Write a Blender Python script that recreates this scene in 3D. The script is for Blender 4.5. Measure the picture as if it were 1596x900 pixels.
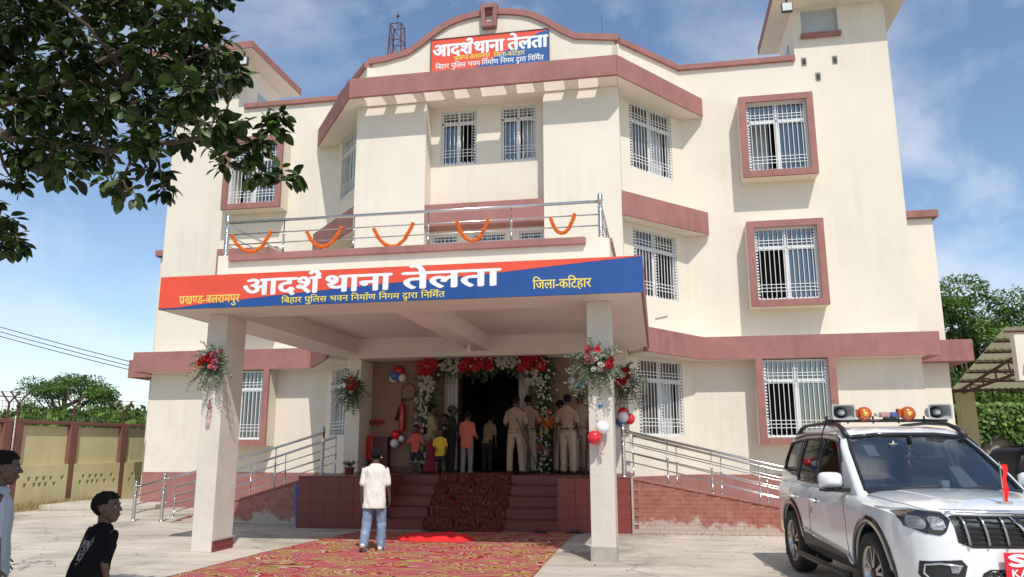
import bpy, bmesh, math, random
import numpy as np
from math import sin, cos, pi, radians, hypot
from mathutils import Vector, Matrix, noise
from mathutils.bvhtree import BVHTree
random.seed(7)
for _o in list(bpy.data.objects): bpy.data.objects.remove(_o)
SC = bpy.context.scene
COL = SC.collection
# ------------------------------------------------------------------ camera
CX = 3.725
cam = bpy.data.cameras.new('camera')
cam.sensor_width = 36.0
cam.lens = 36.0*1206.6/1596
cam.clip_start = 0.05; cam.clip_end = 2000
camo = bpy.data.objects.new('camera', cam); COL.objects.link(camo)
_y, _p, _r = -0.184, 0.202, -0.002
_fw = Vector((sin(_y)*cos(_p), cos(_y)*cos(_p), sin(_p)))
_rt = Vector((cos(_y), -sin(_y), 0)); _up = _rt.cross(_fw)
_r2 = _rt*cos(_r)+_up*sin(_r); _u2 = -_rt*sin(_r)+_up*cos(_r)
M = Matrix((_r2, _u2, -_fw)).transposed().to_4x4(); M.translation = (CX, 0, 1.5)
camo.matrix_world = M
SC.camera = camo
# ------------------------------------------------------------------ light
LIGHT = Vector((-0.23, 0.50, -0.75)).normalized()
sun = bpy.data.lights.new('sun', 'SUN'); sun.energy = 3.9; sun.angle = radians(0.53); sun.color = (1, .955, .88)
suno = bpy.data.objects.new('sun', sun); COL.objects.link(suno)
suno.rotation_euler = LIGHT.to_track_quat('-Z', 'Y').to_euler()
W = bpy.data.worlds.new('World'); SC.world = W; W.use_nodes = True
nt = W.node_tree; nt.nodes.clear(); SKYLOC = (8.8, .2, .9)
def N(t, **k):
    n = nt.nodes.new(t)
    for a, b in k.items(): setattr(n, a, b)
    return n
sky = N('ShaderNodeTexSky', sky_type='NISHITA', sun_disc=False)
sky.sun_elevation = math.asin(-LIGHT.z); sky.sun_rotation = math.atan2(-LIGHT.x, -LIGHT.y)
sky.air_density = .95; sky.dust_density = .4; sky.ozone_density = 1.3
tc = N('ShaderNodeTexCoord'); mp = N('ShaderNodeMapping'); mp.inputs['Scale'].default_value = (1, 1, 1.5); mp.inputs['Location'].default_value = SKYLOC
n1 = N('ShaderNodeTexNoise'); n1.inputs['Scale'].default_value = 2.6; n1.inputs['Detail'].default_value = 9; n1.inputs['Roughness'].default_value = .56
n1.inputs['Distortion'].default_value = .25
n2 = N('ShaderNodeTexNoise'); n2.inputs['Scale'].default_value = 1.1; n2.inputs['Detail'].default_value = 2
cr = N('ShaderNodeValToRGB'); cr.color_ramp.elements[0].position = .46; cr.color_ramp.elements[1].position = .68
cr2 = N('ShaderNodeValToRGB'); cr2.color_ramp.elements[0].position = .30; cr2.color_ramp.elements[1].position = .56
mu = N('ShaderNodeMath', operation='MULTIPLY')
mx = N('ShaderNodeMixRGB'); mx.inputs[2].default_value = (6.2, 6.5, 6.9, 1)
hs = N('ShaderNodeHueSaturation'); hs.inputs['Saturation'].default_value = 1.0; hs.inputs['Value'].default_value = 1.08
bg = N('ShaderNodeBackground'); bg.inputs['Strength'].default_value = .15
wo = N('ShaderNodeOutputWorld')
L = nt.links.new
L(tc.outputs['Generated'], mp.inputs[0]); L(mp.outputs[0], n1.inputs['Vector']); L(mp.outputs[0], n2.inputs['Vector'])
L(n1.outputs[0], cr.inputs[0]); L(n2.outputs[0], cr2.inputs[0])
L(cr.outputs[0], mu.inputs[0]); L(cr2.outputs[0], mu.inputs[1])
L(sky.outputs[0], hs.inputs['Color']); L(hs.outputs[0], mx.inputs[1]); L(mu.outputs[0], mx.inputs[0])
L(mx.outputs[0], bg.inputs[0]); L(bg.outputs[0], wo.inputs[0])
SC.view_settings.view_transform = 'Standard'; SC.view_settings.look = 'None'
SC.view_settings.exposure = 0.0; SC.view_settings.gamma = 1.0
# ------------------------------------------------------------------ materials
MATS = {}
def mat(name, col, rough=.7, metal=0, var=.12, vs=3.0, streak=0, bump=.0, bs=40.0, col2=None, c2s=1.2, c2t=.62, spec=.5, alpha=1, trans=0, coat=0, emit=0, aniso=None, sat=1):
    """principled material with procedural tone variation, optional second colour patches and rain streaks"""
    if name in MATS: return MATS[name]
    m = bpy.data.materials.new(name); m.use_nodes = True; t = m.node_tree; b = t.nodes['Principled BSDF']
    K = t.links.new
    def n(ty, **k):
        q = t.nodes.new(ty)
        for a, v in k.items(): setattr(q, a, v)
        return q
    g = n('ShaderNodeTexCoord'); co = g.outputs['Object']
    a = n('ShaderNodeTexNoise'); a.inputs['Scale'].default_value = vs; a.inputs['Detail'].default_value = 6; a.inputs['Roughness'].default_value = .65
    K(co, a.inputs['Vector'])
    r = n('ShaderNodeMapRange'); r.inputs[1].default_value = .25; r.inputs[2].default_value = .75; r.inputs[3].default_value = 1-var; r.inputs[4].default_value = 1+var*.5
    K(a.outputs[0], r.inputs[0])
    mxx = n('ShaderNodeMixRGB', blend_type='MULTIPLY'); mxx.inputs[0].default_value = 1; mxx.inputs[1].default_value = (*col, 1)
    K(r.outputs[0], mxx.inputs[2]); out = mxx.outputs[0]
    if col2:
        a2 = n('ShaderNodeTexNoise'); a2.inputs['Scale'].default_value = c2s; a2.inputs['Detail'].default_value = 8; a2.inputs['Roughness'].default_value = .7
        K(co, a2.inputs['Vector'])
        rr = n('ShaderNodeValToRGB'); rr.color_ramp.elements[0].position = c2t; rr.color_ramp.elements[1].position = min(1, c2t+.1)
        K(a2.outputs[0], rr.inputs[0])
        m2 = n('ShaderNodeMixRGB'); m2.inputs[2].default_value = (*col2, 1); K(rr.outputs[0], m2.inputs[0]); K(out, m2.inputs[1]); out = m2.outputs[0]
    if streak:
        streak = streak*1.6
        mp = n('ShaderNodeMapping'); mp.inputs['Scale'].default_value = (7, 7, .35); K(co, mp.inputs[0])
        a3 = n('ShaderNodeTexNoise'); a3.inputs['Scale'].default_value = 1.0; a3.inputs['Detail'].default_value = 7; K(mp.outputs[0], a3.inputs['Vector'])
        r3 = n('ShaderNodeMapRange'); r3.inputs[1].default_value = .35; r3.inputs[2].default_value = .75; r3.inputs[3].default_value = 1; r3.inputs[4].default_value = 1-streak
        K(a3.outputs[0], r3.inputs[0]); am = n('ShaderNodeTexNoise'); am.inputs['Scale'].default_value = .45; am.inputs['Detail'].default_value = 4; K(co, am.inputs['Vector'])
        rm = n('ShaderNodeMapRange'); rm.inputs[1].default_value = .42; rm.inputs[2].default_value = .62; K(am.outputs[0], rm.inputs[0]); mm = n('ShaderNodeMixRGB'); mm.inputs[1].default_value = (1, 1, 1, 1); K(rm.outputs[0], mm.inputs[0]); K(r3.outputs[0], mm.inputs[2]); r3 = mm
        m3 = n('ShaderNodeMixRGB', blend_type='MULTIPLY'); m3.inputs[0].default_value = 1; K(out, m3.inputs[1]); K(r3.outputs[0], m3.inputs[2]); out = m3.outputs[0]
    K(out, b.inputs['Base Color'])
    b.inputs['Roughness'].default_value = rough; b.inputs['Metallic'].default_value = metal
    b.inputs['Specular IOR Level'].default_value = spec; b.inputs['Coat Weight'].default_value = coat
    b.inputs['Coat Roughness'].default_value = .03
    if trans: b.inputs['Transmission Weight'].default_value = trans
    if emit: b.inputs['Emission Color'].default_value = (*col, 1); b.inputs['Emission Strength'].default_value = emit
    b.inputs['Alpha'].default_value = alpha
    if bump:
        a4 = n('ShaderNodeTexNoise'); a4.inputs['Scale'].default_value = bs; a4.inputs['Detail'].default_value = 6; K(co, a4.inputs['Vector'])
        bb = n('ShaderNodeBump'); bb.inputs['Strength'].default_value = bump; bb.inputs['Distance'].default_value = .01
        K(a4.outputs[0], bb.inputs['Height']); K(bb.outputs[0], b.inputs['Normal'])
    MATS[name] = m; return m
CREAM = mat('cream_paint', (.755, .685, .575), .85, var=.07, vs=.8, streak=.045, bump=.25, bs=25, col2=(.71, .635, .52), c2s=.9, c2t=.58, spec=.2)
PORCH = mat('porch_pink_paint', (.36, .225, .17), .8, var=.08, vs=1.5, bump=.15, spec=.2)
CEIL = mat('porch_ceiling_paint', (.75, .66, .60), .85, var=.06, vs=1.2, bump=.1, spec=.2)
MAROON = mat('maroon_paint', (.36, .168, .145), .72, var=.2, vs=2.0, streak=.16, bump=.3, bs=30, col2=(.40, .21, .18), c2s=2.6, c2t=.66, spec=.25)
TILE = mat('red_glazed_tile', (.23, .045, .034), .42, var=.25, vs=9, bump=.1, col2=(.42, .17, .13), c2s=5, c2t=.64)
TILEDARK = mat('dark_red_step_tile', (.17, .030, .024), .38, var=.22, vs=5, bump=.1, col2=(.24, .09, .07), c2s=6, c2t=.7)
GROUT = mat('grey_grout', (.30, .125, .10), .9, var=.2, vs=8)
WHITEFR = mat('white_enamel', (.78, .79, .78), .35, var=.10, vs=12)
STEEL = mat('stainless_steel', (.62, .61, .58), .2, metal=1, var=.15, vs=9)
CURTAIN = mat('pale_curtain', (.48, .52, .55), .9, var=.2, vs=6)
CURTAIN2 = mat('blue_curtain', (.22, .32, .42), .9, var=.2, vs=6)
DARK = mat('interior_shade_black', (.05, .045, .04), .9)
CONC = mat('bare_concrete', (.42, .38, .33), .9, var=.3, vs=7, bump=.6)
def glass_mat(name, tint=(.35, .4, .42), tr=.55, rough=.03):
    m = bpy.data.materials.new(name); m.use_nodes = True; t = m.node_tree; t.nodes.clear(); K = t.links.new
    o = t.nodes.new('ShaderNodeOutputMaterial'); a = t.nodes.new('ShaderNodeBsdfTransparent'); g = t.nodes.new('ShaderNodeBsdfGlossy')
    a.inputs[0].default_value = (*tint, 1); g.inputs['Roughness'].default_value = rough; g.inputs[0].default_value = (1, 1, 1, 1)
    f = t.nodes.new('ShaderNodeFresnel'); f.inputs[0].default_value = 1.55
    nz = t.nodes.new('ShaderNodeTexNoise'); nz.inputs['Scale'].default_value = 1.5
    bb = t.nodes.new('ShaderNodeBump'); bb.inputs['Strength'].default_value = .05; K(nz.outputs[0], bb.inputs['Height']); K(bb.outputs[0], g.inputs['Normal'])
    ad = t.nodes.new('ShaderNodeMath'); ad.operation = 'ADD'; ad.inputs[1].default_value = tr; K(f.outputs[0], ad.inputs[0])
    x = t.nodes.new('ShaderNodeMixShader'); K(ad.outputs[0], x.inputs[0]); K(a.outputs[0], x.inputs[1]); K(g.outputs[0], x.inputs[2]); K(x.outputs[0], o.inputs[0])
    return m
GLASS = glass_mat('window_glass', (.55, .6, .62), .10)
CARGLASS = glass_mat('car_glass', (.40, .46, .48), .15)
CARGLASS_DARK = glass_mat('tinted_car_glass', (.10, .11, .12), .05)
# ------------------------------------------------------------------ mesh builder
class MB:
    def __init__(s): s.v = []; s.f = []; s.T = None
    def add(s, vs, fs):
        b = len(s.v)
        if s.T is not None: vs = [s.T @ Vector(p) for p in vs]
        s.v += [tuple(p) for p in vs]; s.f += [tuple(i+b for i in f) for f in fs]; return s
    def box(s, x0, x1, y0, y1, z0, z1):
        return s.add([(x0,y0,z0),(x1,y0,z0),(x1,y1,z0),(x0,y1,z0),(x0,y0,z1),(x1,y0,z1),(x1,y1,z1),(x0,y1,z1)],
              [(0,3,2,1),(4,5,6,7),(0,1,5,4),(1,2,6,5),(2,3,7,6),(3,0,4,7)])
    def prism(s, poly, a, b, ax='z'):
        """poly: 2D outline; extruded from a to b along ax (z: poly is x,y; y: poly is x,z; x: poly is y,z)"""
        n = len(poly)
        def P(p, h): return (p[0], p[1], h) if ax == 'z' else ((p[0], h, p[1]) if ax == 'y' else (h, p[0], p[1]))
        return s.add([P(p, a) for p in poly]+[P(p, b) for p in poly],
              [tuple(range(n-1, -1, -1)), tuple(range(n, 2*n))]+[(i, (i+1) % n, n+(i+1) % n, n+i) for i in range(n)])
    def tube(s, pts, r, n=8, cap=True):
        pts = [Vector(p) for p in pts]; rs = r if isinstance(r, (list, tuple)) else [r]*len(pts)
        vs = []; fs = []; prev = None
        for i, p in enumerate(pts):
            d = (pts[min(i+1, len(pts)-1)]-pts[max(i-1, 0)])
            d = d.normalized() if d.length > 1e-9 else Vector((0, 0, 1))
            if prev is None:
                a = Vector((0, 0, 1)) if abs(d.z) < .9 else Vector((1, 0, 0)); u = d.cross(a).normalized()
            else:
                u = prev-d*prev.dot(d); u = u.normalized() if u.length > 1e-6 else d.orthogonal().normalized()
            prev = u; w = d.cross(u)
            for k in range(n):
                an = 2*pi*k/n; vs.append(p+(u*cos(an)+w*sin(an))*rs[i])
        for i in range(len(pts)-1):
            for k in range(n): fs.append((i*n+k, i*n+(k+1) % n, (i+1)*n+(k+1) % n, (i+1)*n+k))
        if cap: fs.append(tuple(range(n-1, -1, -1))); fs.append(tuple((len(pts)-1)*n+k for k in range(n)))
        return s.add(vs, fs)
    def ball(s, c, r, nu=12, nv=8, rot=None):
        c = Vector(c); r = (r, r, r) if not isinstance(r, (tuple, list)) else r
        R = rot or Matrix.Identity(3); vs = [c+R@Vector((0, 0, -r[2]))]; fs = []
        for j in range(1, nv):
            t = -pi/2+pi*j/nv
            for i in range(nu):
                a = 2*pi*i/nu; vs.append(c+R@Vector((r[0]*cos(t)*cos(a), r[1]*cos(t)*sin(a), r[2]*sin(t))))
        vs.append(c+R@Vector((0, 0, r[2]))); top = len(vs)-1
        for i in range(nu):
            fs.append((0, 1+(i+1) % nu, 1+i)); fs.append((top, top-nu+i, top-nu+(i+1) % nu))
        for j in range(nv-2):
            for i in range(nu):
                a = 1+j*nu+i; b = 1+j*nu+(i+1) % nu; fs.append((a, b, b+nu, a+nu))
        return s.add(vs, fs)
    def wall(s, P0, P1, z0, z1, th, holes=()):
        """vertical wall from plan point P0 to P1; its outer face on the line, thickness th to the left of P0->P1; holes (u0,u1,z0,z1)"""
        P0 = Vector((P0[0], P0[1], 0)); P1 = Vector((P1[0], P1[1], 0)); Ln = (P1-P0).length; d = (P1-P0)/Ln; nn = Vector((-d.y, d.x, 0))
        us = sorted({0, Ln, *[h[0] for h in holes], *[h[1] for h in holes]}); zs = sorted({z0, z1, *[h[2] for h in holes], *[h[3] for h in holes]})
        inh = lambda a, b, c, e: any(h[0]-1e-6 <= a and b <= h[1]+1e-6 and h[2]-1e-6 <= c and e <= h[3]+1e-6 for h in holes)
        Q = lambda u, z, w: P0+d*u+nn*w+Vector((0, 0, z))
        def quad(a, b, c, e): s.add([a, b, c, e], [(0, 1, 2, 3)])
        for i in range(len(us)-1):
            for j in range(len(zs)-1):
                a, b, c, e = us[i], us[i+1], zs[j], zs[j+1]
                if inh(a, b, c, e): continue
                quad(Q(a,c,0), Q(b,c,0), Q(b,e,0), Q(a,e,0)); quad(Q(b,c,th), Q(a,c,th), Q(a,e,th), Q(b,e,th))
        for h in list(holes)+[(0, Ln, z0, z1)]:
            a, b, c, e = h
            quad(Q(a,c,0), Q(b,c,0), Q(b,c,th), Q(a,c,th)); quad(Q(a,e,0), Q(b,e,0), Q(b,e,th), Q(a,e,th))
            quad(Q(a,c,0), Q(a,e,0), Q(a,e,th), Q(a,c,th)); quad(Q(b,c,0), Q(b,e,0), Q(b,e,th), Q(b,c,th))
        return s
    def mesh(s, name, m, smooth=False):
        me = bpy.data.meshes.new(name); me.from_pydata(s.v, [], s.f); me.materials.append(m); 
        if smooth: me.polygons.foreach_set('use_smooth', [True]*len(me.polygons))
        me.update(); return me
def link(name, me, parent=None, loc=None, rot=None, sc=None):
    o = bpy.data.objects.new(name, me); COL.objects.link(o)
    if parent is not None: o.parent = parent
    if loc is not None: o.location = loc
    if rot is not None: o.rotation_euler = rot
    if sc is not None: o.scale = (sc, sc, sc) if not isinstance(sc, (tuple, list, Vector)) else sc
    return o
def tag(o, label=None, cat=None, group=None, kind=None):
    if label: o['label'] = label
    if cat: o['category'] = cat
    if group: o['group'] = group
    if kind: o['kind'] = kind
    return o
def obj(name, mb, m, parent=None, smooth=False, bevel=0, fixn=False, **k):
    me = mb.mesh(name, m, smooth)
    if fixn:
        bm = bmesh.new(); bm.from_mesh(me); bmesh.ops.remove_doubles(bm, verts=bm.verts, dist=1e-5); bmesh.ops.recalc_face_normals(bm, faces=bm.faces); bm.to_mesh(me); bm.free()
    o = link(name, me, parent)
    if bevel:
        q = o.modifiers.new('bevel', 'BEVEL'); q.width = bevel; q.segments = 2; q.limit_method = 'ANGLE'; q.angle_limit = radians(50)
    if k: tag(o, **k)
    return o
def empty(name, loc=(0, 0, 0), rz=0, **k):
    o = bpy.data.objects.new(name, None); COL.objects.link(o); o.location = loc; o.rotation_euler = (0, 0, rz); o.empty_display_size = .1
    if k: tag(o, **k)
    return o
def dup(o, parent=None, loc=None, rz=None, **k):
    c = o.copy(); COL.objects.link(c)
    if parent is not None: c.parent = parent
    if loc is not None: c.location = loc
    if rz is not None: c.rotation_euler = (0, 0, rz)
    for ch in list(o.children): dup(ch, c)
    if k: tag(c, **k)
    return c
# ================================================================== ground
def node_mat(name, build, rough=.8):
    m = bpy.data.materials.new(name); m.use_nodes = True; t = m.node_tree; b = t.nodes['Principled BSDF']; b.inputs['Roughness'].default_value = rough
    def n(ty, ins=None, **k):
        q = t.nodes.new(ty)
        for a, v in k.items(): setattr(q, a, v)
        for a, v in (ins or {}).items(): q.inputs[a].default_value = v
        return q
    build(t, n, t.links.new, b); MATS[name] = m; return m
def _yard(t, n, K, b):
    g = n('ShaderNodeNewGeometry')
    a = n('ShaderNodeTexNoise', {'Scale': .55, 'Detail': 9, 'Roughness': .68, 'Distortion': .8}); K(g.outputs['Position'], a.inputs['Vector'])
    r = n('ShaderNodeValToRGB'); e = r.color_ramp.elements
    e[0].position = .33; e[0].color = (.31, .265, .215, 1); e[1].position = .60; e[1].color = (.60, .525, .43, 1)
    x = r.color_ramp.elements.new(.47); x.color = (.49, .43, .35, 1)
    K(a.outputs[0], r.inputs[0])
    mp = n('ShaderNodeMapping'); mp.inputs['Scale'].default_value = (.5, 2.6, 1); mp.inputs['Rotation'].default_value = (0, 0, .15); K(g.outputs['Position'], mp.inputs[0])
    a2 = n('ShaderNodeTexNoise', {'Scale': 1.6, 'Detail': 8, 'Roughness': .7}); K(mp.outputs[0], a2.inputs['Vector'])
    r2 = n('ShaderNodeMapRange', {1: .35, 2: .68, 3: .82, 4: 1.1}); K(a2.outputs[0], r2.inputs[0])
    m = n('ShaderNodeMixRGB', blend_type='MULTIPLY'); m.inputs[0].default_value = 1; K(r.outputs[0], m.inputs[1]); K(r2.outputs[0], m.inputs[2])
    a3 = n('ShaderNodeTexNoise', {'Scale': 60, 'Detail': 4}); K(g.outputs['Position'], a3.inputs['Vector'])
    r3 = n('ShaderNodeMapRange', {1: .3, 2: .7, 3: .9, 4: 1.08}); K(a3.outputs[0], r3.inputs[0])
    m2 = n('ShaderNodeMixRGB', blend_type='MULTIPLY'); m2.inputs[0].default_value = 1; K(m.outputs[0], m2.inputs[1]); K(r3.outputs[0], m2.inputs[2])
    vw = n('ShaderNodeTexNoise', {'Scale': 1.2, 'Detail': 5}); K(g.outputs['Position'], vw.inputs['Vector'])
    va = n('ShaderNodeMixRGB'); va.inputs[0].default_value = .25; K(g.outputs['Position'], va.inputs[1]); K(vw.outputs[1], va.inputs[2])
    vo = n('ShaderNodeTexVoronoi', {'Scale': .42}, feature='DISTANCE_TO_EDGE'); K(va.outputs[0], vo.inputs['Vector'])
    vr = n('ShaderNodeMapRange', {1: .0, 2: .006, 3: .62, 4: 1.0}); K(vo.outputs[0], vr.inputs[0])
    st_ = n('ShaderNodeTexNoise', {'Scale': 3.2, 'Detail': 7, 'Roughness': .8}); K(g.outputs['Position'], st_.inputs['Vector'])
    sr = n('ShaderNodeMapRange', {1: .60, 2: .72, 3: 1.0, 4: .80}); K(st_.outputs[0], sr.inputs[0])
    m3_ = n('ShaderNodeMixRGB', blend_type='MULTIPLY'); m3_.inputs[0].default_value = 1; K(m2.outputs[0], m3_.inputs[1]); K(vr.outputs[0], m3_.inputs[2])
    m4_ = n('ShaderNodeMixRGB', blend_type='MULTIPLY'); m4_.inputs[0].default_value = 1; K(m3_.outputs[0], m4_.inputs[1]); K(sr.outputs[0], m4_.inputs[2])
    K(m4_.outputs[0], b.inputs['Base Color'])
    bb = n('ShaderNodeBump', {'Strength': .35, 'Distance': .02}); K(a2.outputs[0], bb.inputs['Height']); K(bb.outputs[0], b.inputs['Normal'])
YARD = node_mat('worn_concrete_yard', _yard, .85)
FIELD = mat('field_green', (.07, .11, .03), .95, var=.5, vs=.4, bump=.8, bs=3)
obj('ground', MB().box(-700, 700, -150, 1200, -.3, -.004), FIELD, kind='structure')
obj('concrete_yard', MB().box(-11.88, 40, -30, 31, -.2, 0), YARD, kind='structure')
# ================================================================== police station building
BLD = empty('police_station', (0, 18, 0), label='three storey cream police station with maroon bands and sunshades above the red steps', cat='building')
def bp(name, mb, m, parent=None, **k):
    mb.v = [(x-0, y-18, z) for x, y, z in mb.v]
    return obj(name, mb, m, parent or BLD, **k)
WZ = [(1.70, 3.43), (4.80, 6.52), (7.92, 9.66)]
AZ = [(1.74, 3.42), (4.83, 6.42), (7.84, 9.52)]
A0 = (3.12, 16.98); A1 = (4.57, 18.675)
def mirror_wall(name, P0, P1, z0, z1, th, holes, m):
    for s in (1, -1):
        mb = MB()
        if s == 1: mb.wall(P0, P1, z0, z1, th, holes)
        else:
            Ln = hypot(P1[0]-P0[0], P1[1]-P0[1])
            mb.wall((-P1[0], P1[1]), (-P0[0], P0[1]), z0, z1, th, [(Ln-b, Ln-a, c, e) for a, b, c, e in holes])
        bp(name, mb, m)
# wings (outer face at y 18.675)
mirror_wall('wing_wall', (4.57, 18.675), (9.57, 18.675), 0, 10.86, .22, [(6.09-4.57, 7.49-4.57, a, b) for a, b in WZ], CREAM)
mirror_wall('angled_wall', A0, A1, 0, 10.86, .22, [(.32, 1.83, a, b) for a, b in AZ], CREAM)
for s in (1, -1):
    x = s*9.57
    bp('side_wall', MB().box(min(x, x-s*.22), max(x, x-s*.22), 18.897, 31, 0, 10.86), CREAM)
    bp('rear_wing_wall', MB().box(min(s*9.572, s*10.57), max(s*9.572, s*10.57), 20, 30, 0, 7.03), CREAM, bevel=.01)
    bp('rear_wing_coping', MB().box(min(s*9.574, s*10.69), max(s*9.574, s*10.69), 19.88, 30.1, 7.032, 7.22), MAROON, bevel=.015)
    bp('rear_wing_band', MB().box(min(s*9.574, s*11.0), max(s*9.574, s*11.0), 19.6, 30.1, 3.44, 3.95), MAROON, bevel=.015)
    # block returns and pilasters
    bp('pilaster', MB().box(min(s*1.39, s*3.12), max(s*1.39, s*3.12), 16.455, 17.0, 3.43, 9.53), CREAM, bevel=.012)
    bp('corner_column', MB().box(min(s*2.78, s*3.12), max(s*2.78, s*3.12), 16.457, 17.2, .956, 3.428), CREAM, bevel=.01)
    bp('plinth', MB().box(min(s*4.59, s*9.585), max(s*4.59, s*9.585), 18.655, 18.673, 0, .88), MAROON)
    e = [(s*3.135, 16.96), (s*4.585, 18.655), (s*4.575, 18.672), (s*3.122, 16.974)]
    bp('plinth', MB().prism(e if s > 0 else e[::-1], 0, .88), MAROON, fixn=True)
bp('rear_wall', MB().box(-9.35, 9.35, 30.8, 31, 0, 10.86), CREAM)
for z in (3.55, 6.65, 9.9):
    bp('floor_slab', MB().prism([(-9.3, 18.93), (-4.7, 18.93), (-3.3, 17.3), (3.3, 17.3), (4.7, 18.93), (9.3, 18.93), (9.3, 30.7), (-9.3, 30.7)], z, z+.15), CEIL)
# recess wall between the pilasters
RW = [(1.39-1.15, 1.39-.27, 8.08, 9.44), (1.39+.32, 1.39+1.17, 8.08, 9.44),
      (1.39-1.31, 1.39-.71, 4.3, 6.36), (1.39-.34, 1.39+.43, 4.3, 6.36), (1.39+.75, 1.39+1.3, 4.3, 6.36)]
bp('recess_wall', MB().wall((-1.388, 16.9), (1.388, 16.9), 3.85, 9.53, .2, RW), CREAM)
bp('recess_sunshade', MB().box(-1.386, 1.386, 16.46, 16.897, 6.45, 6.98), MAROON, bevel=.012)
# roof slab with a slotted front, and its maroon fascia
H8 = [(-2.60, .50), (-1.85, .50), (-1.15, .47), (-.49, .36), (.27, .60), (1.02, .42), (1.69, .48), (2.46, .45)]
mb = MB(); xs = -3.115
for c, w in H8:
    mb.box(xs, c-w/2, 15.986, 16.42, 9.532, 9.62); xs = c+w/2
mb.box(xs, 3.115, 15.986, 16.42, 9.532, 9.62)
mb.box(-3.115, 3.115, 16.421, 17.3, 9.531, 10.0)
bp('roof_slab', mb, CREAM)
bp('roof_fascia', MB().box(-3.12, 3.12, 15.9, 15.985, 9.53, 10.01), MAROON, bevel=.012)
for s in (1, -1):
    a = [(s*3.122, 15.9), (s*5.105, 18.55), (s*5.105, 18.673), (s*4.575, 18.673), (s*3.122, 16.97)]
    b = [(s*3.122, 15.9), (s*5.105, 18.55), (s*5.105, 18.61), (s*3.122, 15.97)]
    i = [(s*3.122, 15.972), (s*5.1, 18.612), (s*5.1, 18.67), (s*4.575, 18.67), (s*3.122, 16.97)]
    if s < 0: b = b[::-1]; i = i[::-1]
    bp('angled_roof_fascia', MB().prism(b, 9.53, 10.01), MAROON, fixn=True)
    bp('angled_eave', MB().prism(i, 9.535, 10.0), CREAM, fixn=True)
    c = [(s*3.122, 16.46), (s*5.10, 18.55), (s*5.10, 18.61), (s*3.122, 16.53)]
    j = [(s*3.122, 16.532), (s*5.095, 18.612), (s*5.095, 18.67), (s*4.575, 18.67), (s*3.122, 16.97)]
    if s < 0: c = c[::-1]; j = j[::-1]
    bp('sunshade', MB().prism(c, 6.50, 7.05), MAROON, fixn=True, label='angled maroon first floor sunshade')
    bp('sunshade_slab', MB().prism(j, 6.505, 7.0), CREAM, fixn=True)
    # ground floor band over the wing
    d = [(s*3.53, 16.22), (s*4.83, 18.2), (s*9.83, 18.2), (s*9.83, 19.3), (s*9.574, 19.3), (s*9.574, 18.26), (s*4.80, 18.26), (s*3.48, 16.26)]
    k = [(s*3.56, 16.36), (s*4.80, 18.262), (s*9.572, 18.262), (s*9.572, 18.672), (s*4.58, 18.672), (s*3.16, 17.0)]
    if s < 0: d = d[::-1]; k = k[::-1]
    bp('ground_floor_band', MB().prism(d, 3.45, 3.97), MAROON, fixn=True)
    bp('band_slab', MB().prism(k, 3.455, 3.94), CREAM, fixn=True)
    # copings
    bp('wing_coping', MB().box(min(s*4.55, s*7.4), max(s*4.55, s*7.4), 18.59, 18.95, 10.862, 11.0), MAROON, bevel=.01)
    e = [(s*3.19, 16.95), (s*4.60, 18.59), (s*4.50, 18.9), (s*3.0, 17.15)]
    if s < 0: e = e[::-1]
    bp('angled_coping', MB().prism(e, 10.862, 10.997), MAROON, fixn=True)
    # roof tower
    mb = MB()
    if s > 0: mb.wall((7.40, 18.676), (9.572, 18.676), 10.861, 12.28, .2, [(.22, 1.08, 11.55, 12.22)])
    else: mb.wall((-9.572, 18.676), (-7.40, 18.676), 10.861, 12.28, .2, [(1.09, 1.95, 11.55, 12.22)])
    mb.box(min(s*9.37, s*9.572), max(s*9.37, s*9.572), 18.877, 20.6, 10.861, 12.28)
    mb.box(min(s*7.4, s*7.6), max(s*7.4, s*7.6), 18.877, 20.6, 10.861, 12.28); mb.box(min(s*7.6, s*9.37), max(s*7.6, s*9.37), 20.4, 20.6, 10.861, 12.28)
    bp('roof_tower', mb, CREAM)
    bp('tower_sill', MB().box(min(s*7.58, s*8.52), max(s*7.58, s*8.52), 18.56, 18.674, 11.43, 11.548), MAROON, bevel=.01)
    bp('tower_shutter', MB().box(min(s*7.62, s*8.48), max(s*7.62, s*8.48), 18.80, 18.83, 11.55, 12.22), mat('pale_grey_shutter', (.42, .48, .50), .5), None)  # grey-blue panel stands in for the shaded inside of the open tower
    bp('tower_slab', MB().box(min(s*6.9, s*10.1), max(s*6.9, s*10.1), 17.95, 20.95, 12.282, 12.30), CREAM)
    bp('tower_fascia', MB().box(min(s*6.88, s*10.12), max(s*6.88, s*10.12), 17.93, 20.97, 12.302, 12.52), MAROON, bevel=.015)
    bp('tower_side_window', MB().box(min(s*7.385, s*7.398), max(s*7.385, s*7.398), 19.3, 19.85, 11.1, 11.65), mat('pale_grey_shutter', (.5, .52, .5), .5), None)
# little vents high on the right tower
for x, z in ((7.61, 10.83), (8.33, 10.81), (7.91, 10.4)):
    mb = MB().box(x-.055, x+.055, 18.655, 18.674, z-.1, z+.1)
    v = bp('vent', mb, mat('vent_grey', (.22, .22, .21), .8)); 
    q = MB().box(x-.035, x+.035, 18.648, 18.654, z-.075, z+.05); q.v = [(a, b-18, c) for a, b, c in q.v]; obj('vent_grille', q, DARK, v)  # dark plate stands in for the shade inside the vent hole
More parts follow.
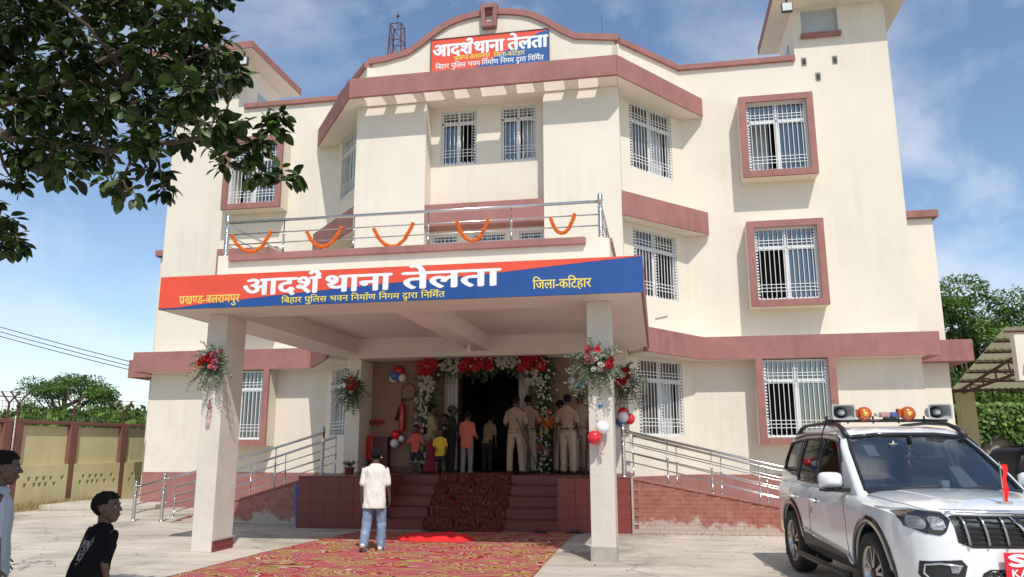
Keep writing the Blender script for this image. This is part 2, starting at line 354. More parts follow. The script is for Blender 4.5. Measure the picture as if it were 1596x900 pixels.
# curved central parapet
PR = [(-3.14, 11.0), (-2.7, 11.03), (-2.1, 11.15), (-1.79, 11.33), (-1.38, 11.64), (-1.05, 11.83), (-.8, 11.92), (-.5, 11.98), (-.2, 12.02), (0, 12.03)]
PR = PR+[(-x, z) for x, z in PR[-2::-1]]
PR = PR[:-2]+[(3.14, 11.0)]
bp('curved_parapet', MB().prism([(x, z) for x, z in PR]+[(3.14, 10.002), (-3.14, 10.002)], 17.1, 17.28, 'y'), CREAM, fixn=True)
def ribbon(pts, t, lo, hi):
    mb = MB(); n = len(pts); nor = []
    for i in range(n):
        a = Vector(pts[max(i-1, 0)]); b = Vector(pts[min(i+1, n-1)]); d = (b-a).normalized(); nor.append(Vector((-d.y, d.x)))
    vs = []
    for i in range(n):
        p = Vector(pts[i])
        for y in (lo, hi):
            for q in (p-nor[i]*.02, p+nor[i]*t): vs.append((q.x, y, q.y))
    fs = []
    for i in range(n-1):
        a = i*4; b = a+4
        fs += [(a, a+1, b+1, b), (a+2, b+2, b+3, a+3), (a+1, a+3, b+3, b+1), (a, b, b+2, a+2)]
    fs += [(0, 2, 3, 1), (len(vs)-4, len(vs)-3, len(vs)-1, len(vs)-2)]
    return mb.add(vs, fs)
bp('curved_coping', ribbon([(x, z+.003) for x, z in PR], .13, 17.03, 17.33), MAROON, fixn=True)
# keystone frame
mb = MB()
O = [(-.18, 11.63), (.18, 11.63), (.215, 12.25), (-.215, 12.25)]; I = [(-.085, 11.76), (.085, 11.76), (.105, 12.14), (-.105, 12.14)]
vs = [(x, y, z) for y in (16.93, 17.36) for x, z in O+I]
fs = []
for i in range(4):
    j = (i+1) % 4
    fs += [(i, j, 4+j, 4+i), (8+i, 12+i, 12+j, 8+j), (i, 8+i, 8+j, j), (4+i, 4+j, 12+j, 12+i)]
bp('keystone_frame', mb.add(vs, fs), MAROON, fixn=True, bevel=.008)
# ------------------------------------------------------------------ windows
def window(P0, d, W_, z0, z1, cols=2, curt=1, surround=False, label=None, open_left=True, tr=.27, seed=0):
    """window in plan: P0 its left end on the outer wall face, d unit vector along it; inward is left of d"""
    rnd = random.Random(seed)
    nn = Vector((-d.y, d.x, 0)); ez = Vector((0, 0, 1)); base = P0-Vector((0, 18, 0))
    T = Matrix((( d.x, nn.x, 0, base.x), (d.y, nn.y, 0, base.y), (0, 0, 1, z0), (0, 0, 0, 1)))
    w = empty('window', (0, 0, 0)); w.parent = BLD; w.matrix_parent_inverse = Matrix.Identity(4); w.matrix_local = T
    if label: w['label'] = label
    Hh = z1-z0; tz = Hh*(1-tr)
    def sub(n, mb, m, **k): return obj(n, mb, m, w, **k)
    f = MB(); t = .045
    f.box(0, W_, .07, .12, 0, t).box(0, W_, .07, .12, Hh-t, Hh).box(0, t, .07, .12, t, Hh-t).box(W_-t, W_, .07, .12, t, Hh-t)
    f.box(t, W_-t, .068, .118, tz-.03, tz+.03)
    for c in range(1, cols):
        x = W_*c/cols; f.box(x-.03, x+.03, .069, .121, t, tz-.03); f.box(x-.022, x+.022, .069, .121, tz+.03, Hh-t)
    sub('frame', f, WHITEFR)
    for c in range(cols):
        x0, x1 = W_*c/cols+.032, W_*(c+1)/cols-.032
        sub('pane', MB().box(x0, x1, .09, .096, tz+.031, Hh-t-.001), GLASS)
        if (c == 0) == open_left and cols == 2 and curt != 3: continue
        sub('pane', MB().box(x0, x1, .09, .096, t+.001, tz-.031), GLASS)
        q = MB(); q.box(x0, x0+.03, .078, .089, t+.001, tz-.031).box(x1-.03, x1, .078, .089, t+.001, tz-.031); sub('sash', q, WHITEFR)
    # curtain folds behind the glass
    if curt:
        segs = {1: [(W_*.52, W_*.95)], 2: [(W_*.06, W_*.42), (W_*.55, W_*.93)], 3: [(W_*.5, W_*.9)], 4: [(W_*.15, W_*.4)]}[curt]
        mb = MB()
        for a, b in segs:
            n = int((b-a)/.03); vs = []; fs = []
            for i in range(n+1):
                x = a+(b-a)*i/n; y = .26+.018*sin(i*1.25+rnd.random()*.6)
                vs += [(x, y, .02), (x, y, Hh-.03)]
            for i in range(n): fs.append((2*i, 2*i+2, 2*i+3, 2*i+1))
            mb.add(vs, fs)
        sub('curtain', mb, CURTAIN if curt != 4 else CURTAIN2, smooth=True)
    # grille of bars in front
    g = MB(); n = max(5, round(W_/.105)); br = .0065; y = .03
    for i in range(n+1):
        x = .012+(W_-.024)*i/n; g.box(x-br, x+br, y-br, y+br, .006, Hh-.006)
    for zz in (.012, .21, .29, .37, tz-.06, tz+.02, tz+.10, tz+.17, Hh-.012):
        g.box(.004, W_-.004, y-br-.004, y-br-.0005, zz-.007, zz+.007)
    for x in (.05, W_/2, W_-.05):
        for k in range(int(Hh/.07)):                      # ornamental flat scrolls riveted along three uprights
            z = .04+k*.07; g.box(x-.022, x+.022, y-.022, y-.012, z, z+.034)
    for k in range(int(W_/.09)):
        x = .03+k*.09; g.box(x, x+.05, y-.022, y-.012, tz-.045, tz-.005)
        g.box(x, x+.05, y-.022, y-.012, .004, .05)
    sub('grille', g, WHITEFR)
    sub('room_shade_sheet', MB().box(-.05, W_+.05, .9, .92, -.1, Hh+.1), DARK)  # near-black sheet stands in for the shade of the room behind
    if surround:
        t = .155; D = -.475
        def ring(y0, y1, tt):
            mb = MB(); a, b, c, e = -tt, W_+tt, -tt, Hh+(tt if surround != 'band' else .02)
            mb.box(a, b, y0, y1, c, 0).box(a, 0, y0, y1, 0, e).box(W_, b, y0, y1, 0, e)
            if surround != 'band': mb.box(0, W_, y0, y1, Hh, e)
            return mb
        sub('surround', ring(D, D+.07, t), MAROON)
        sub('surround_box', ring(D+.0701, -.001, t), CREAM)
        g2 = w.children
        for ch in w.children:
            if ch.name.startswith(('frame', 'pane', 'sash', 'grille')): ch.location.y = -.36
    return w
names_f = ['ground floor', 'first floor', 'second floor']
for s in (1, -1):
    for k, (a, b) in enumerate(WZ):
        P = Vector((6.09, 18.675, 0)) if s > 0 else Vector((-7.49, 18.675, 0))
        window(P, Vector((1, 0, 0)), 1.40, a, b, 2, [1, 1, 2][k], 'band' if k == 0 else True,
               label='%s window with a projecting maroon surround on the %s wing' % (names_f[k], 'right' if s > 0 else 'left'), open_left=True, seed=k)
    dd = Vector((1.45, 1.695, 0)).normalized()
    for k, (a, b) in enumerate(AZ):
        if s > 0: P = Vector((3.12, 16.98, 0))+dd*.32; d = dd
        else: d = Vector((dd.x, -dd.y, 0)); P = Vector((-3.12, 16.98, 0))-d*1.83
        window(P, d, 1.51, a, b, 2, [1, 4, 1][k], label='%s window of the angled wall on the %s' % (names_f[k], 'right' if s > 0 else 'left'), open_left=(s < 0), seed=k+5)
window(Vector((-1.15, 16.9, 0)), Vector((1, 0, 0)), .88, 8.08, 9.44, 2, 4, label='left window of the top recess', open_left=False, tr=.22, seed=9)
window(Vector((.32, 16.9, 0)), Vector((1, 0, 0)), .85, 8.08, 9.44, 2, 2, label='right window of the top recess', open_left=False, tr=.22, seed=10)
for x0, x1 in ((-1.31, -.71), (-.34, .43), (.75, 1.3)):
    window(Vector((x0, 16.9, 0)), Vector((1, 0, 0)), x1-x0, 4.3, 6.36, 1, 0, tr=.1)
# ------------------------------------------------------------------ porch
mb = MB()
mb.box(-3.56, 3.56, 10.33, 11.2, 3.53, 4.03)           # front beam
mb.box(-3.56, -2.78, 11.201, 16.454, 3.53, 4.03).box(2.78, 3.56, 11.201, 16.454, 3.53, 4.03)
mb.box(-2.779, 2.779, 16.2, 16.454, 3.43, 4.03)
mb.box(-.19, .19, 11.201, 16.199, 3.532, 3.86)
bp('porch_beam', mb, CEIL)
mb = MB().box(-2.779, 2.779, 11.201, 16.199, 3.861, 4.028); bp('porch_ceiling', mb, CEIL)
bp('entrance_ceiling', MB().box(-3.119, 3.119, 16.456, 17.4, 3.861, 4.02), CEIL)
bp('porch_deck', MB().prism([(-3.56, 16.455), (-3.14, 16.455), (-3.14, 17.0), (-3.56, 17.1)][::-1], 3.53, 4.03).prism([(3.56, 16.455), (3.56, 17.1), (3.14, 17.0), (3.14, 16.455)][::-1], 3.53, 4.03), CEIL, fixn=True)
bp('porch_side_fascia', MB().box(3.561, 3.60, 10.3, 17.05, 3.535, 4.03), MAROON)
bp('porch_side_fascia', MB().box(-3.60, -3.561, 10.3, 17.05, 3.535, 4.03), MAROON)
# painted fascia board: red above blue
RED = mat('sign_red_paint', (.78, .085, .04), .55, var=.12, vs=3, streak=.06, bump=.1)
BLUE = mat('sign_blue_paint', (.012, .075, .29), .5, var=.15, vs=3, streak=.08, bump=.1)
SIGNW = mat('sign_white_paint', (.82, .82, .84), .6, var=.06)
SIGNY = mat('sign_yellow_paint', (.80, .66, .12), .6, var=.1)
FB = bp('fascia_board', MB().box(-3.60, 3.60, 10.295, 10.329, 3.53, 4.03), BLUE, label='porch fascia painted red above blue')
bnd = [(-3.60, 3.545), (-3.24, 3.556), (-2.9, 3.595), (-2.27, 3.64), (-1.61, 3.69), (-.04, 3.79), (.8, 3.83), (1.63, 3.88), (2.8, 3.97), (3.60, 4.024)]
q = MB(); vs = []; fs = []
for x, z in bnd: vs += [(x, 10.2925-18, z), (x, 10.2925-18, 4.03)]
for i in range(len(bnd)-1): fs.append((2*i, 2*i+2, 2*i+3, 2*i+1))
obj('red_field', q.add(vs, fs), RED, FB)
# columns of the porch
for s in (1, -1):
    c = bp('porch_column', MB().box(min(s*2.78, s*3.11), max(s*2.78, s*3.11), 10.85, 11.42, 0, 3.529), mat('column_cream', (.66, .60, .52), .85, var=.1, vs=2, streak=.12, bump=.4, bs=20, col2=(.55, .49, .42), c2s=2.5, c2t=.66, spec=.2), bevel=.008)
    q = MB().box(min(s*2.77, s*3.12), max(s*2.77, s*3.12), 10.84, 11.2, 0, .14+.05*(s > 0)); q.v = [(a, b-18, z) for a, b, z in q.v]
    if s > 0: obj('plaster_patch', q, CONC, c)
tp = [o for o in BLD.children if o.name.startswith('porch_column')][-1]
for i in range(4):
    for j in range(3):
        q = MB().box(-2.779, -2.755, 10.86-18+i*.14, 10.86-18+i*.14+.132, .004+j*.05, .004+j*.05+.046)
        obj('tile', q, TILE, tp)
q = MB().box(-2.779, -2.745, 10.85-18, 11.43-18, .156, .18); obj('tile_ledge', q, CONC, tp)
# porch interior walls
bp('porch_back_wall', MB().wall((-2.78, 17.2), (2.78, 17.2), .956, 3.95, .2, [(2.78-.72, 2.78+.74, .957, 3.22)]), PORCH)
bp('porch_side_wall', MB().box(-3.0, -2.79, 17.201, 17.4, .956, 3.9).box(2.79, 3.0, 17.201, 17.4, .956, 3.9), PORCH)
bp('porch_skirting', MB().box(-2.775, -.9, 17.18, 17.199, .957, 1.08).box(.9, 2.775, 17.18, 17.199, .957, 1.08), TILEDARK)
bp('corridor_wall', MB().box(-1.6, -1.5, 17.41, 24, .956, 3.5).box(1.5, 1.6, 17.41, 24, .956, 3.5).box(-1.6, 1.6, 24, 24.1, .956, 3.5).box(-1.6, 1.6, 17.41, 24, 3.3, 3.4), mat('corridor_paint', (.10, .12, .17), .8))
bp('door_frame', MB().box(-.76, -.70, 17.12, 17.45, .957, 3.22).box(.72, .78, 17.12, 17.45, .957, 3.22).box(-.76, .78, 17.12, 17.45, 3.221, 3.28), mat('brown_wood', (.12, .05, .03), .5))
# drapes beside the door
def drape(x0, x1, y, z0, z1):
    n = int((x1-x0)/.02); vs = []; fs = []
    for i in range(n+1):
        x = x0+(x1-x0)*i/n; yy = y+.025*sin(i*1.4)+.01*sin(i*.7)
        vs += [(x, yy-18, z0), (x, yy-18, z1)]
    for i in range(n): fs.append((2*i, 2*i+2, 2*i+3, 2*i+1))
    return MB().add(vs, fs)
for a, b in ((-1.0, -.70), (.70, .92)):
    q = obj('drape', drape(a, b, 17.05, .98, 3.2), mat('grey_white_drape', (.42, .38, .36), .9), smooth=True, label='pleated grey drape hanging on the %s of the doorway' % ('left' if a < 0 else 'right'), cat='drape')
    q.location.y = 18
# pipe stub by the porch corner
obj('pipe_stub', MB().tube([(4.05-.3, 16.9, 4.22), (4.05-.05, 16.6, 4.22)], .025), mat('grey_pvc', (.5, .5, .5), .5), BLD).location = (0, -18, 0)
# ------------------------------------------------------------------ platform, steps and ramps
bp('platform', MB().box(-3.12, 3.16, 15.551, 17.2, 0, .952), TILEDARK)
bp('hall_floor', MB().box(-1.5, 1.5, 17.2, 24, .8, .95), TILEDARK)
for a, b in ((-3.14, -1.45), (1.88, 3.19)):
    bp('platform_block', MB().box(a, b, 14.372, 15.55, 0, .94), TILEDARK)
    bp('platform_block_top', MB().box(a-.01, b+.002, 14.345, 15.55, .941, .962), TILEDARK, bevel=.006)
TME = {}
def tile(x0, x1, y0, y1, z0, z1, m, par=BLD, name='tile'):
    key = (round(x1-x0, 4), round(y1-y0, 4), round(z1-z0, 4), m.name)
    if key not in TME:
        b = MB(); dx, dy, dz = (x1-x0)/2, (y1-y0)/2, (z1-z0)/2; c = .0009; 
        b.add([(-dx, dy, -dz), (dx, dy, -dz), (dx, dy, dz), (-dx, dy, dz), (-dx+c, -dy, -dz+c), (dx-c, -dy, -dz+c), (dx-c, -dy, dz-c), (-dx+c, -dy, dz-c)],
              [(4, 5, 6, 7), (0, 1, 5, 4), (1, 2, 6, 5), (2, 3, 7, 6), (3, 0, 4, 7)])
        TME[key] = b.mesh('tile', m)
    o = link(name, TME[key], par, loc=((x0+x1)/2, (y0+y1)/2-18, (z0+z1)/2)); return o
for (xa, xb, nx) in ((-3.14, -1.45, 6), (1.88, 3.19, 4)):
    for i in range(nx):
        for j in range(4):
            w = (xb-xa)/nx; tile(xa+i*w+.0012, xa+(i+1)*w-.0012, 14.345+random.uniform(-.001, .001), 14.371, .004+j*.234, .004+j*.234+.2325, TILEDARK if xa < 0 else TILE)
for k in range(5):
    z1 = .191*(k+1); y0 = 14.37+.295*k
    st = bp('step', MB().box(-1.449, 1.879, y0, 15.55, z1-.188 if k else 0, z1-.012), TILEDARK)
    q = MB().box(-1.449, 1.879, y0-.022-18, y0+.30-18 if k < 4 else 15.56-18, z1-.0119, z1+.004); obj('tread', q, TILEDARK, st, bevel=.004)
    for i in range(8):
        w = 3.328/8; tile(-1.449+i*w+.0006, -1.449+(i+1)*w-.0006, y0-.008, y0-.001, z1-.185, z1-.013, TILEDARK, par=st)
# side blocks end piece at the right ramp
bp('ramp_pier', MB().box(3.201, 3.24, 14.33, 15.6, 0, .955), CONC, bevel=.005)
def _ramptile(t, n, K, b):
    g = n('ShaderNodeTexCoord')
    a = n('ShaderNodeTexNoise', {'Scale': 9, 'Detail': 6}); K(g.outputs['Object'], a.inputs['Vector'])
    r = n('ShaderNodeValToRGB'); e = r.color_ramp.elements; e[0].position = .35; e[0].color = (.30, .095, .07, 1); e[1].position = .7; e[1].color = (.37, .155, .12, 1); K(a.outputs[0], r.inputs[0])
    a2 = n('ShaderNodeTexNoise', {'Scale': 1.6, 'Detail': 10, 'Roughness': .75}); K(g.outputs['Object'], a2.inputs['Vector'])
    sx = n('ShaderNodeSeparateXYZ'); K(g.outputs['Object'], sx.inputs[0])
    ms = n('ShaderNodeMath', operation='MULTIPLY_ADD'); ms.inputs[1].default_value = -.62; ms.inputs[2].default_value = .22; K(sx.outputs['Z'], ms.inputs[0])
    ad = n('ShaderNodeMath', operation='ADD'); K(a2.outputs[0], ad.inputs[0]); K(ms.outputs[0], ad.inputs[1])
    r2 = n('ShaderNodeValToRGB'); r2.color_ramp.elements[0].position = .56; r2.color_ramp.elements[1].position = .62; K(ad.outputs[0], r2.inputs[0])
    m = n('ShaderNodeMixRGB'); m.inputs[2].default_value = (.46, .37, .30, 1); K(r2.outputs[0], m.inputs[0]); K(r.outputs[0], m.inputs[1]); K(m.outputs[0], b.inputs['Base Color'])
RT = node_mat('weathered_ramp_tile', _ramptile, .5)
def ramp(sx, prof, name, DY=0):
    """prof: list of (x, top z) along the ramp"""
    P = [(x, z) for x, z in prof]
    poly = P+[(P[-1][0], -.02), (P[0][0], -.02)]
    if sx > 0: poly = poly[::-1]
    bp('ramp_wall', MB().prism([(x, z-.03) for x, z in poly[:]], DY+14.412, DY+14.52, 'y'), GROUT, fixn=True)
    bp('ramp_slope', MB().prism([(x, z-.08) for x, z in poly], DY+14.521, 16.2, 'y'), CONC, fixn=True)
    mb = MB()
    for (x0, z0), (x1, z1) in zip(P[:-1], P[1:]):
        mb.add([(x0, DY+14.39, z0-.03), (x1, DY+14.39, z1-.03), (x1, DY+14.56, z1-.03), (x0, DY+14.56, z0-.03), (x0, DY+14.39, z0), (x1, DY+14.39, z1), (x1, DY+14.56, z1), (x0, DY+14.56, z0)],
               [(0, 3, 2, 1), (4, 5, 6, 7), (0, 1, 5, 4), (1, 2, 6, 5), (2, 3, 7, 6), (3, 0, 4, 7)])
    bp('ramp_kerb', mb, RT, fixn=True)
    X0, X1 = min(p[0] for p in P), max(p[0] for p in P)
    def top(x):
        for (a, za), (b, zb) in zip(P[:-1], P[1:]):
            if min(a, b) <= x <= max(a, b): return za+(zb-za)*(x-a)/(b-a)
        return 0
    mb = MB(); j = 0; tw, th = .15, .072
    while j*th < 1:
        x = X0+(.075 if j % 2 else 0)
        z = .005+j*th
        while x < X1:
            x1 = min(x+tw-.003, X1); zt = min(z+th-.003, min(top(x), top(x1))-.035)
            if zt > z+.015:
                c = random.uniform(-.002, .002); mb.box(x, x1, DY+14.40+c, DY+14.4115, z, zt)
            x += tw
        j += 1
    bp('tile_cladding', mb, RT, kind='stuff')
ramp(1, [(3.24, .955), (5.72, .49), (8.3, .03)], 'r')
ramp(-1, [(-3.15, .94), (-4.84, .447), (-6.17, .04), (-6.4, .012)], 'l', .55)
# ================================================================== lettering
_gc = {}
def _txt(s, off=0.0):
    key = (s, off)
    if key not in _gc:
        c = bpy.data.curves.new('t', 'FONT'); c.body = s; c.offset = off; c.resolution_u = 3
        o = bpy.data.objects.new('t', c); COL.objects.link(o); bpy.context.view_layer.update()
        me = bpy.data.meshes.new_from_object(o.evaluated_get(bpy.context.evaluated_depsgraph_get()))
        v = [tuple(p.co[:2]) for p in me.vertices]; f = [tuple(p.vertices) for p in me.polygons]
        bpy.data.objects.remove(o); bpy.data.meshes.remove(me); bpy.data.curves.remove(c); _gc[key] = (v, f)
    return _gc[key]
def _adv(ch):
    if ch == ' ': return .30
    return max(p[0] for p in _txt(ch+'मम')[0])-max(p[0] for p in _txt('मम')[0])
def pen(pts, w):
    """flat pen stroke through 2D points"""
    v = []; f = []
    for i in range(len(pts)):
        a = Vector(pts[max(i-1, 0)]); b = Vector(pts[min(i+1, len(pts)-1)]); d = (b-a).normalized(); n = Vector((-d.y, d.x))*w/2; p = Vector(pts[i])
        v += [tuple(p-n), tuple(p+n)]
    for i in range(len(pts)-1): f.append((2*i, 2*i+2, 2*i+3, 2*i+1))
    return v, f
def layout(tokens, bold):
    """list of glyph meshes placed in a row; handles the half letters, reph and ra that need shaping"""
    out = []; x = 0; last = 0; hl = max(p[1] for p in _txt('न')[0])
    for t in tokens:
        if t == 'REPH':
            sx = x-.17; out.append((pen([(sx+.09, hl-.02), (sx+.14, hl+.10), (sx+.08, hl+.20), (sx-.04, hl+.21), (sx-.10, hl+.13)], .085+bold), 0)); continue
        if t == 'RA':
            out.append((pen([(x-.20, .20), (x-.30, .12), (x-.42, .02)], .08+bold), 0)); continue
        if t == 'VA':
            v, f = _txt('व', bold); out.append((([(p[0]*.62+last+.12, p[1]*.5-.30) for p in v], f), 0)); continue
        if t == 'HNA':
            v, f = _txt('ण', bold); a = _adv('ण'); keep = [i for i, q in enumerate(f) if sum(v[k][0] for k in q)/len(q) < a*.70]
            out.append((([(min(p[0], a*.72)+x, p[1]) for p in v], [f[i] for i in keep]), 0)); last = x; x += a*.70; continue
        if t == ' ': x += .30; continue
        v, f = _txt(t, bold); out.append((([(p[0]+x, p[1]) for p in v], f), 0)); a = _adv(t)
        if a > .05: last = x
        x += a
    return out, x, hl
def lettering(name, text, x0, x1, zb, zh, y, m, parent=None, bold=.03, tilt=0, step=.0004):
    thick = bold; bold = 0.0; toks = []; i = 0
    rep = {'|R': 'REPH', '|r': 'RA', '|v': 'VA', '|n': 'HNA'}
    while i < len(text):
        if text[i] == '|': toks.append(rep[text[i:i+2]]); i += 2
        else: toks.append(text[i]); i += 1
    gl, w, hl = layout(toks, bold); mb = MB(); sx = (x1-x0)/w; sz = (zh-zb)/hl
    for k, ((v, f), _) in enumerate(gl):
        yy = y-step*(k % 3)
        offs = [(0, 0), (thick, 0), (-thick, 0), (0, thick*.6), (0, -thick*.6), (thick*.7, thick*.4), (-thick*.7, -thick*.4)]
        for q_, (ox, oz) in enumerate(offs):
            mb.add([(x0+(p[0]+ox)*sx, yy-.00008*q_, zb+(p[1]+oz)*sz) for p in v], f)
    o = obj(name, mb, m, parent); return o
ADARSH = 'आदश|R'; THANA = 'थाना'; TELTA = 'तेलता'
LONG = 'िबहार पुिलस भवन िनमा|Rण िनगम द|vारा िनिम|Rत'
PRAKH = 'प|rख|nड-बलरामपुर'; ZILA = 'िजला-किटहार'
yb = 10.291-18
for t, a, b in ((ADARSH, -2.24, -1.03), (THANA, -.95, .05), (TELTA, .23, 1.63)):
    lettering('lettering', t, a, b, 3.70, 3.935, yb, SIGNW, FB, bold=.032)
lettering('lettering', PRAKH, -3.26, -2.28, 3.605, 3.72, yb, SIGNY, FB, bold=.012)
lettering('lettering', LONG, -1.61, .85, 3.562, 3.64, yb-.002, SIGNY, FB, bold=.012)
lettering('lettering', ZILA, 2.10, 2.90, 3.625, 3.745, yb, SIGNY, FB, bold=.015)
# banner on the parapet
BN = obj('banner', MB().box(-1.48, 1.47, 17.045, 17.06, 10.06, 11.46), RED, label='red and blue printed name banner fixed on the curved roof parapet', cat='banner')
q = MB(); P = [(-1.2, 10.08), (-.73, 10.42), (0, 10.80), (.7, 11.12), (1.25, 11.40), (1.47, 11.44)]
vs = []; fs = []
for x, z in P+[(1.465, 11.44)]: vs += [(x, 17.0425, 10.065), (x, 17.0425, z)]
for i in range(len(P)): fs.append((2*i, 2*i+2, 2*i+3, 2*i+1))
obj('blue_field', q.add(vs, fs), mat('banner_blue', (.02, .10, .33), .5), BN)
q = MB(); q.box(-1.495, -1.478, 17.03, 17.065, 10.05, 11.475).box(1.468, 1.485, 17.03, 17.065, 10.05, 11.475).box(-1.478, 1.468, 17.03, 17.065, 11.46, 11.475); obj('banner_frame', q, mat('dark_metal', (.06, .05, .05), .5), BN)
for t, a, b in ((ADARSH, -1.44, -.43), (THANA, -.39, .36), (TELTA, .46, 1.44)):
    lettering('lettering', t, a, b, 11.0, 11.30, 17.041, SIGNW, BN, bold=.045)
lettering('lettering', PRAKH, -.89, .02, 10.86, 10.97, 17.041, SIGNY, BN, bold=.012)
lettering('lettering', ZILA, .12, .88, 10.84, 10.95, 17.041, SIGNY, BN, bold=.012)
lettering('lettering', LONG, -1.36, 1.34, 10.66, 10.78, 17.038, SIGNW, BN, bold=.012)
# ================================================================== railings
def rail_post(p, h, r, parent, fancy=False):
    mb = MB(); x, y, z = p
    if fancy:
        pr = [(0, r*1.5), (.02, r*1.5), (.03, r)]; k = .05
        while k < h*.62: pr += [(k, r), (k+.008, r*1.25), (k+.016, r)]; k += .035
        pr += [(h-.12, r), (h-.115, r*1.3), (h-.10, r*1.3), (h-.09, r), (h-.03, r), (h-.01, r*.8), (h, r*.2)]
        mb.tube([(x, y, z+a) for a, _ in pr], [b for _, b in pr], 12)
    else:
        mb.tube([(x, y, z), (x, y, z+.012), (x, y, z+.013), (x, y, z+h*.55), (x, y, z+h*.56), (x, y, z+h*.62), (x, y, z+h*.63), (x, y, z+h)], [r*1.9, r*1.9, r, r, r*1.35, r*1.35, r*.62, r*.6], 10)
    return obj('post', mb, STEEL, parent, smooth=True)
def bar(a, b, r, parent, name='rail'): return obj(name, MB().tube([a, b], r, 8), STEEL, parent, smooth=True)
B = empty('balcony_railing', (0, 11.05, 4.5), label='stainless steel railing round the balcony above the porch sign', cat='railing')
def child_off(root):
    l = Vector(root.location)
    for c in root.children:
        for v in c.data.vertices: v.co -= l
for x in (-3.02, 3.0): rail_post((x, 11.05, 4.50), .70, .036, B, True)
for x in (-2.03, -.85, .36, 1.66): rail_post((x, 11.05, 4.50), .56, .017, B)
bar((-3.02, 11.05, 5.07), (3.0, 11.05, 5.07), .024, B); 
for z in (4.87, 4.70): bar((-3.02, 11.05, z), (3.0, 11.05, z), .010, B)
for s in (-3.02, 3.0):
    bar((s, 11.05, 5.05), (s, 16.44, 5.05), .022, B)
    for z in (4.87, 4.70): bar((s, 11.05, z), (s, 16.44, z), .010, B)
    for y in (12.4, 13.8, 15.2): rail_post((s, y, 4.56), .48, .015, B)
child_off(B)
# balcony parapet
bp('balcony_parapet', MB().prism([(-3.12, 11.0), (-3.08, 10.95), (3.0, 10.95), (3.12, 11.06), (3.12, 11.12), (-3.12, 11.12)], 4.031, 4.5), CREAM, fixn=True)
for s in (1, -1):
    bp('balcony_side_parapet', MB().box(min(s*2.95, s*3.12), max(s*2.95, s*3.12), 11.121, 16.45, 4.031, 4.5), CREAM)
    bp('parapet_coping', MB().box(min(s*2.93, s*3.15), max(s*2.93, s*3.15), 11.3, 16.45, 4.501, 4.57), MAROON, bevel=.008)
bp('balcony_eave', MB().prism([(-2.87, 10.88), (2.77, 10.88), (2.79, 10.949), (-2.87, 10.949)], 4.39, 4.50), MAROON, bevel=.01)
# ramp railings
def ramp_railing(label, y, pts, posts, fancy_i, hz):
    R = empty('ramp_railing', (posts[0][0], y, 0), label=label, cat='railing')
    def zi(x, P):
        for (a, za), (b, zb) in zip(P[:-1], P[1:]):
            if min(a, b)-1e-6 <= x <= max(a, b)+1e-6: return za+(zb-za)*(x-a)/(b-a)
        return P[-1][1]
    for i, (x, z) in enumerate(posts):
        h = zi(x, pts)-z
        rail_post((x, y, z), h+(.13 if i in fancy_i else 0), .034 if i in fancy_i else .016, R, i in fancy_i)
    (xa, za), (xb, zb) = pts[0], pts[-1]
    obj('handrail', MB().tube([(x, y, z) for x, z in pts], .024, 8), STEEL, R, smooth=True)
    for f in hz:
        obj('rail', MB().tube([(x, y, z-f) for x, z in pts], .010, 8), STEEL, R, smooth=True)
    child_off(R); return R
ramp_railing('front railing of the left ramp, nearer the camera, with thick posts', 15.03, [(-2.98, 1.79), (-3.99, 1.50), (-5.82, 1.0), (-7.11, .69)],
             [(-2.98, .96), (-3.99, .69), (-4.86, .43), (-5.68, .18), (-6.46, .0), (-7.11, .0)], (0, 4, 5), (.19, .36, .53))
ramp_railing('rear railing of the left ramp, seen behind the front one', 16.1, [(-3.15, 1.72), (-5.44, 1.02), (-6.9, .64)],
             [(-3.15, .90), (-4.3, .46), (-5.1, .2), (-6.2, .0), (-6.9, .0)], (), (.19, .36, .53))
ramp_railing('front railing of the right ramp, glinting in the sun', 14.47, [(3.08, 1.79), (5.76, 1.16), (8.2, .78)],
             [(3.08, .96), (3.86, .83), (4.62, .69), (5.42, .545), (6.2, .40), (7.0, .25), (8.2, .03)], (0, 6), (.19, .36, .53))
ramp_railing('rear railing of the right ramp, next to the wall', 16.1, [(3.2, 1.72), (5.9, 1.06), (8.3, .70)],
             [(3.2, .9), (4.05, .75), (4.9, .6), (5.75, .45), (6.6, .3), (7.4, .14), (8.3, .03)], (), (.19, .36, .53))
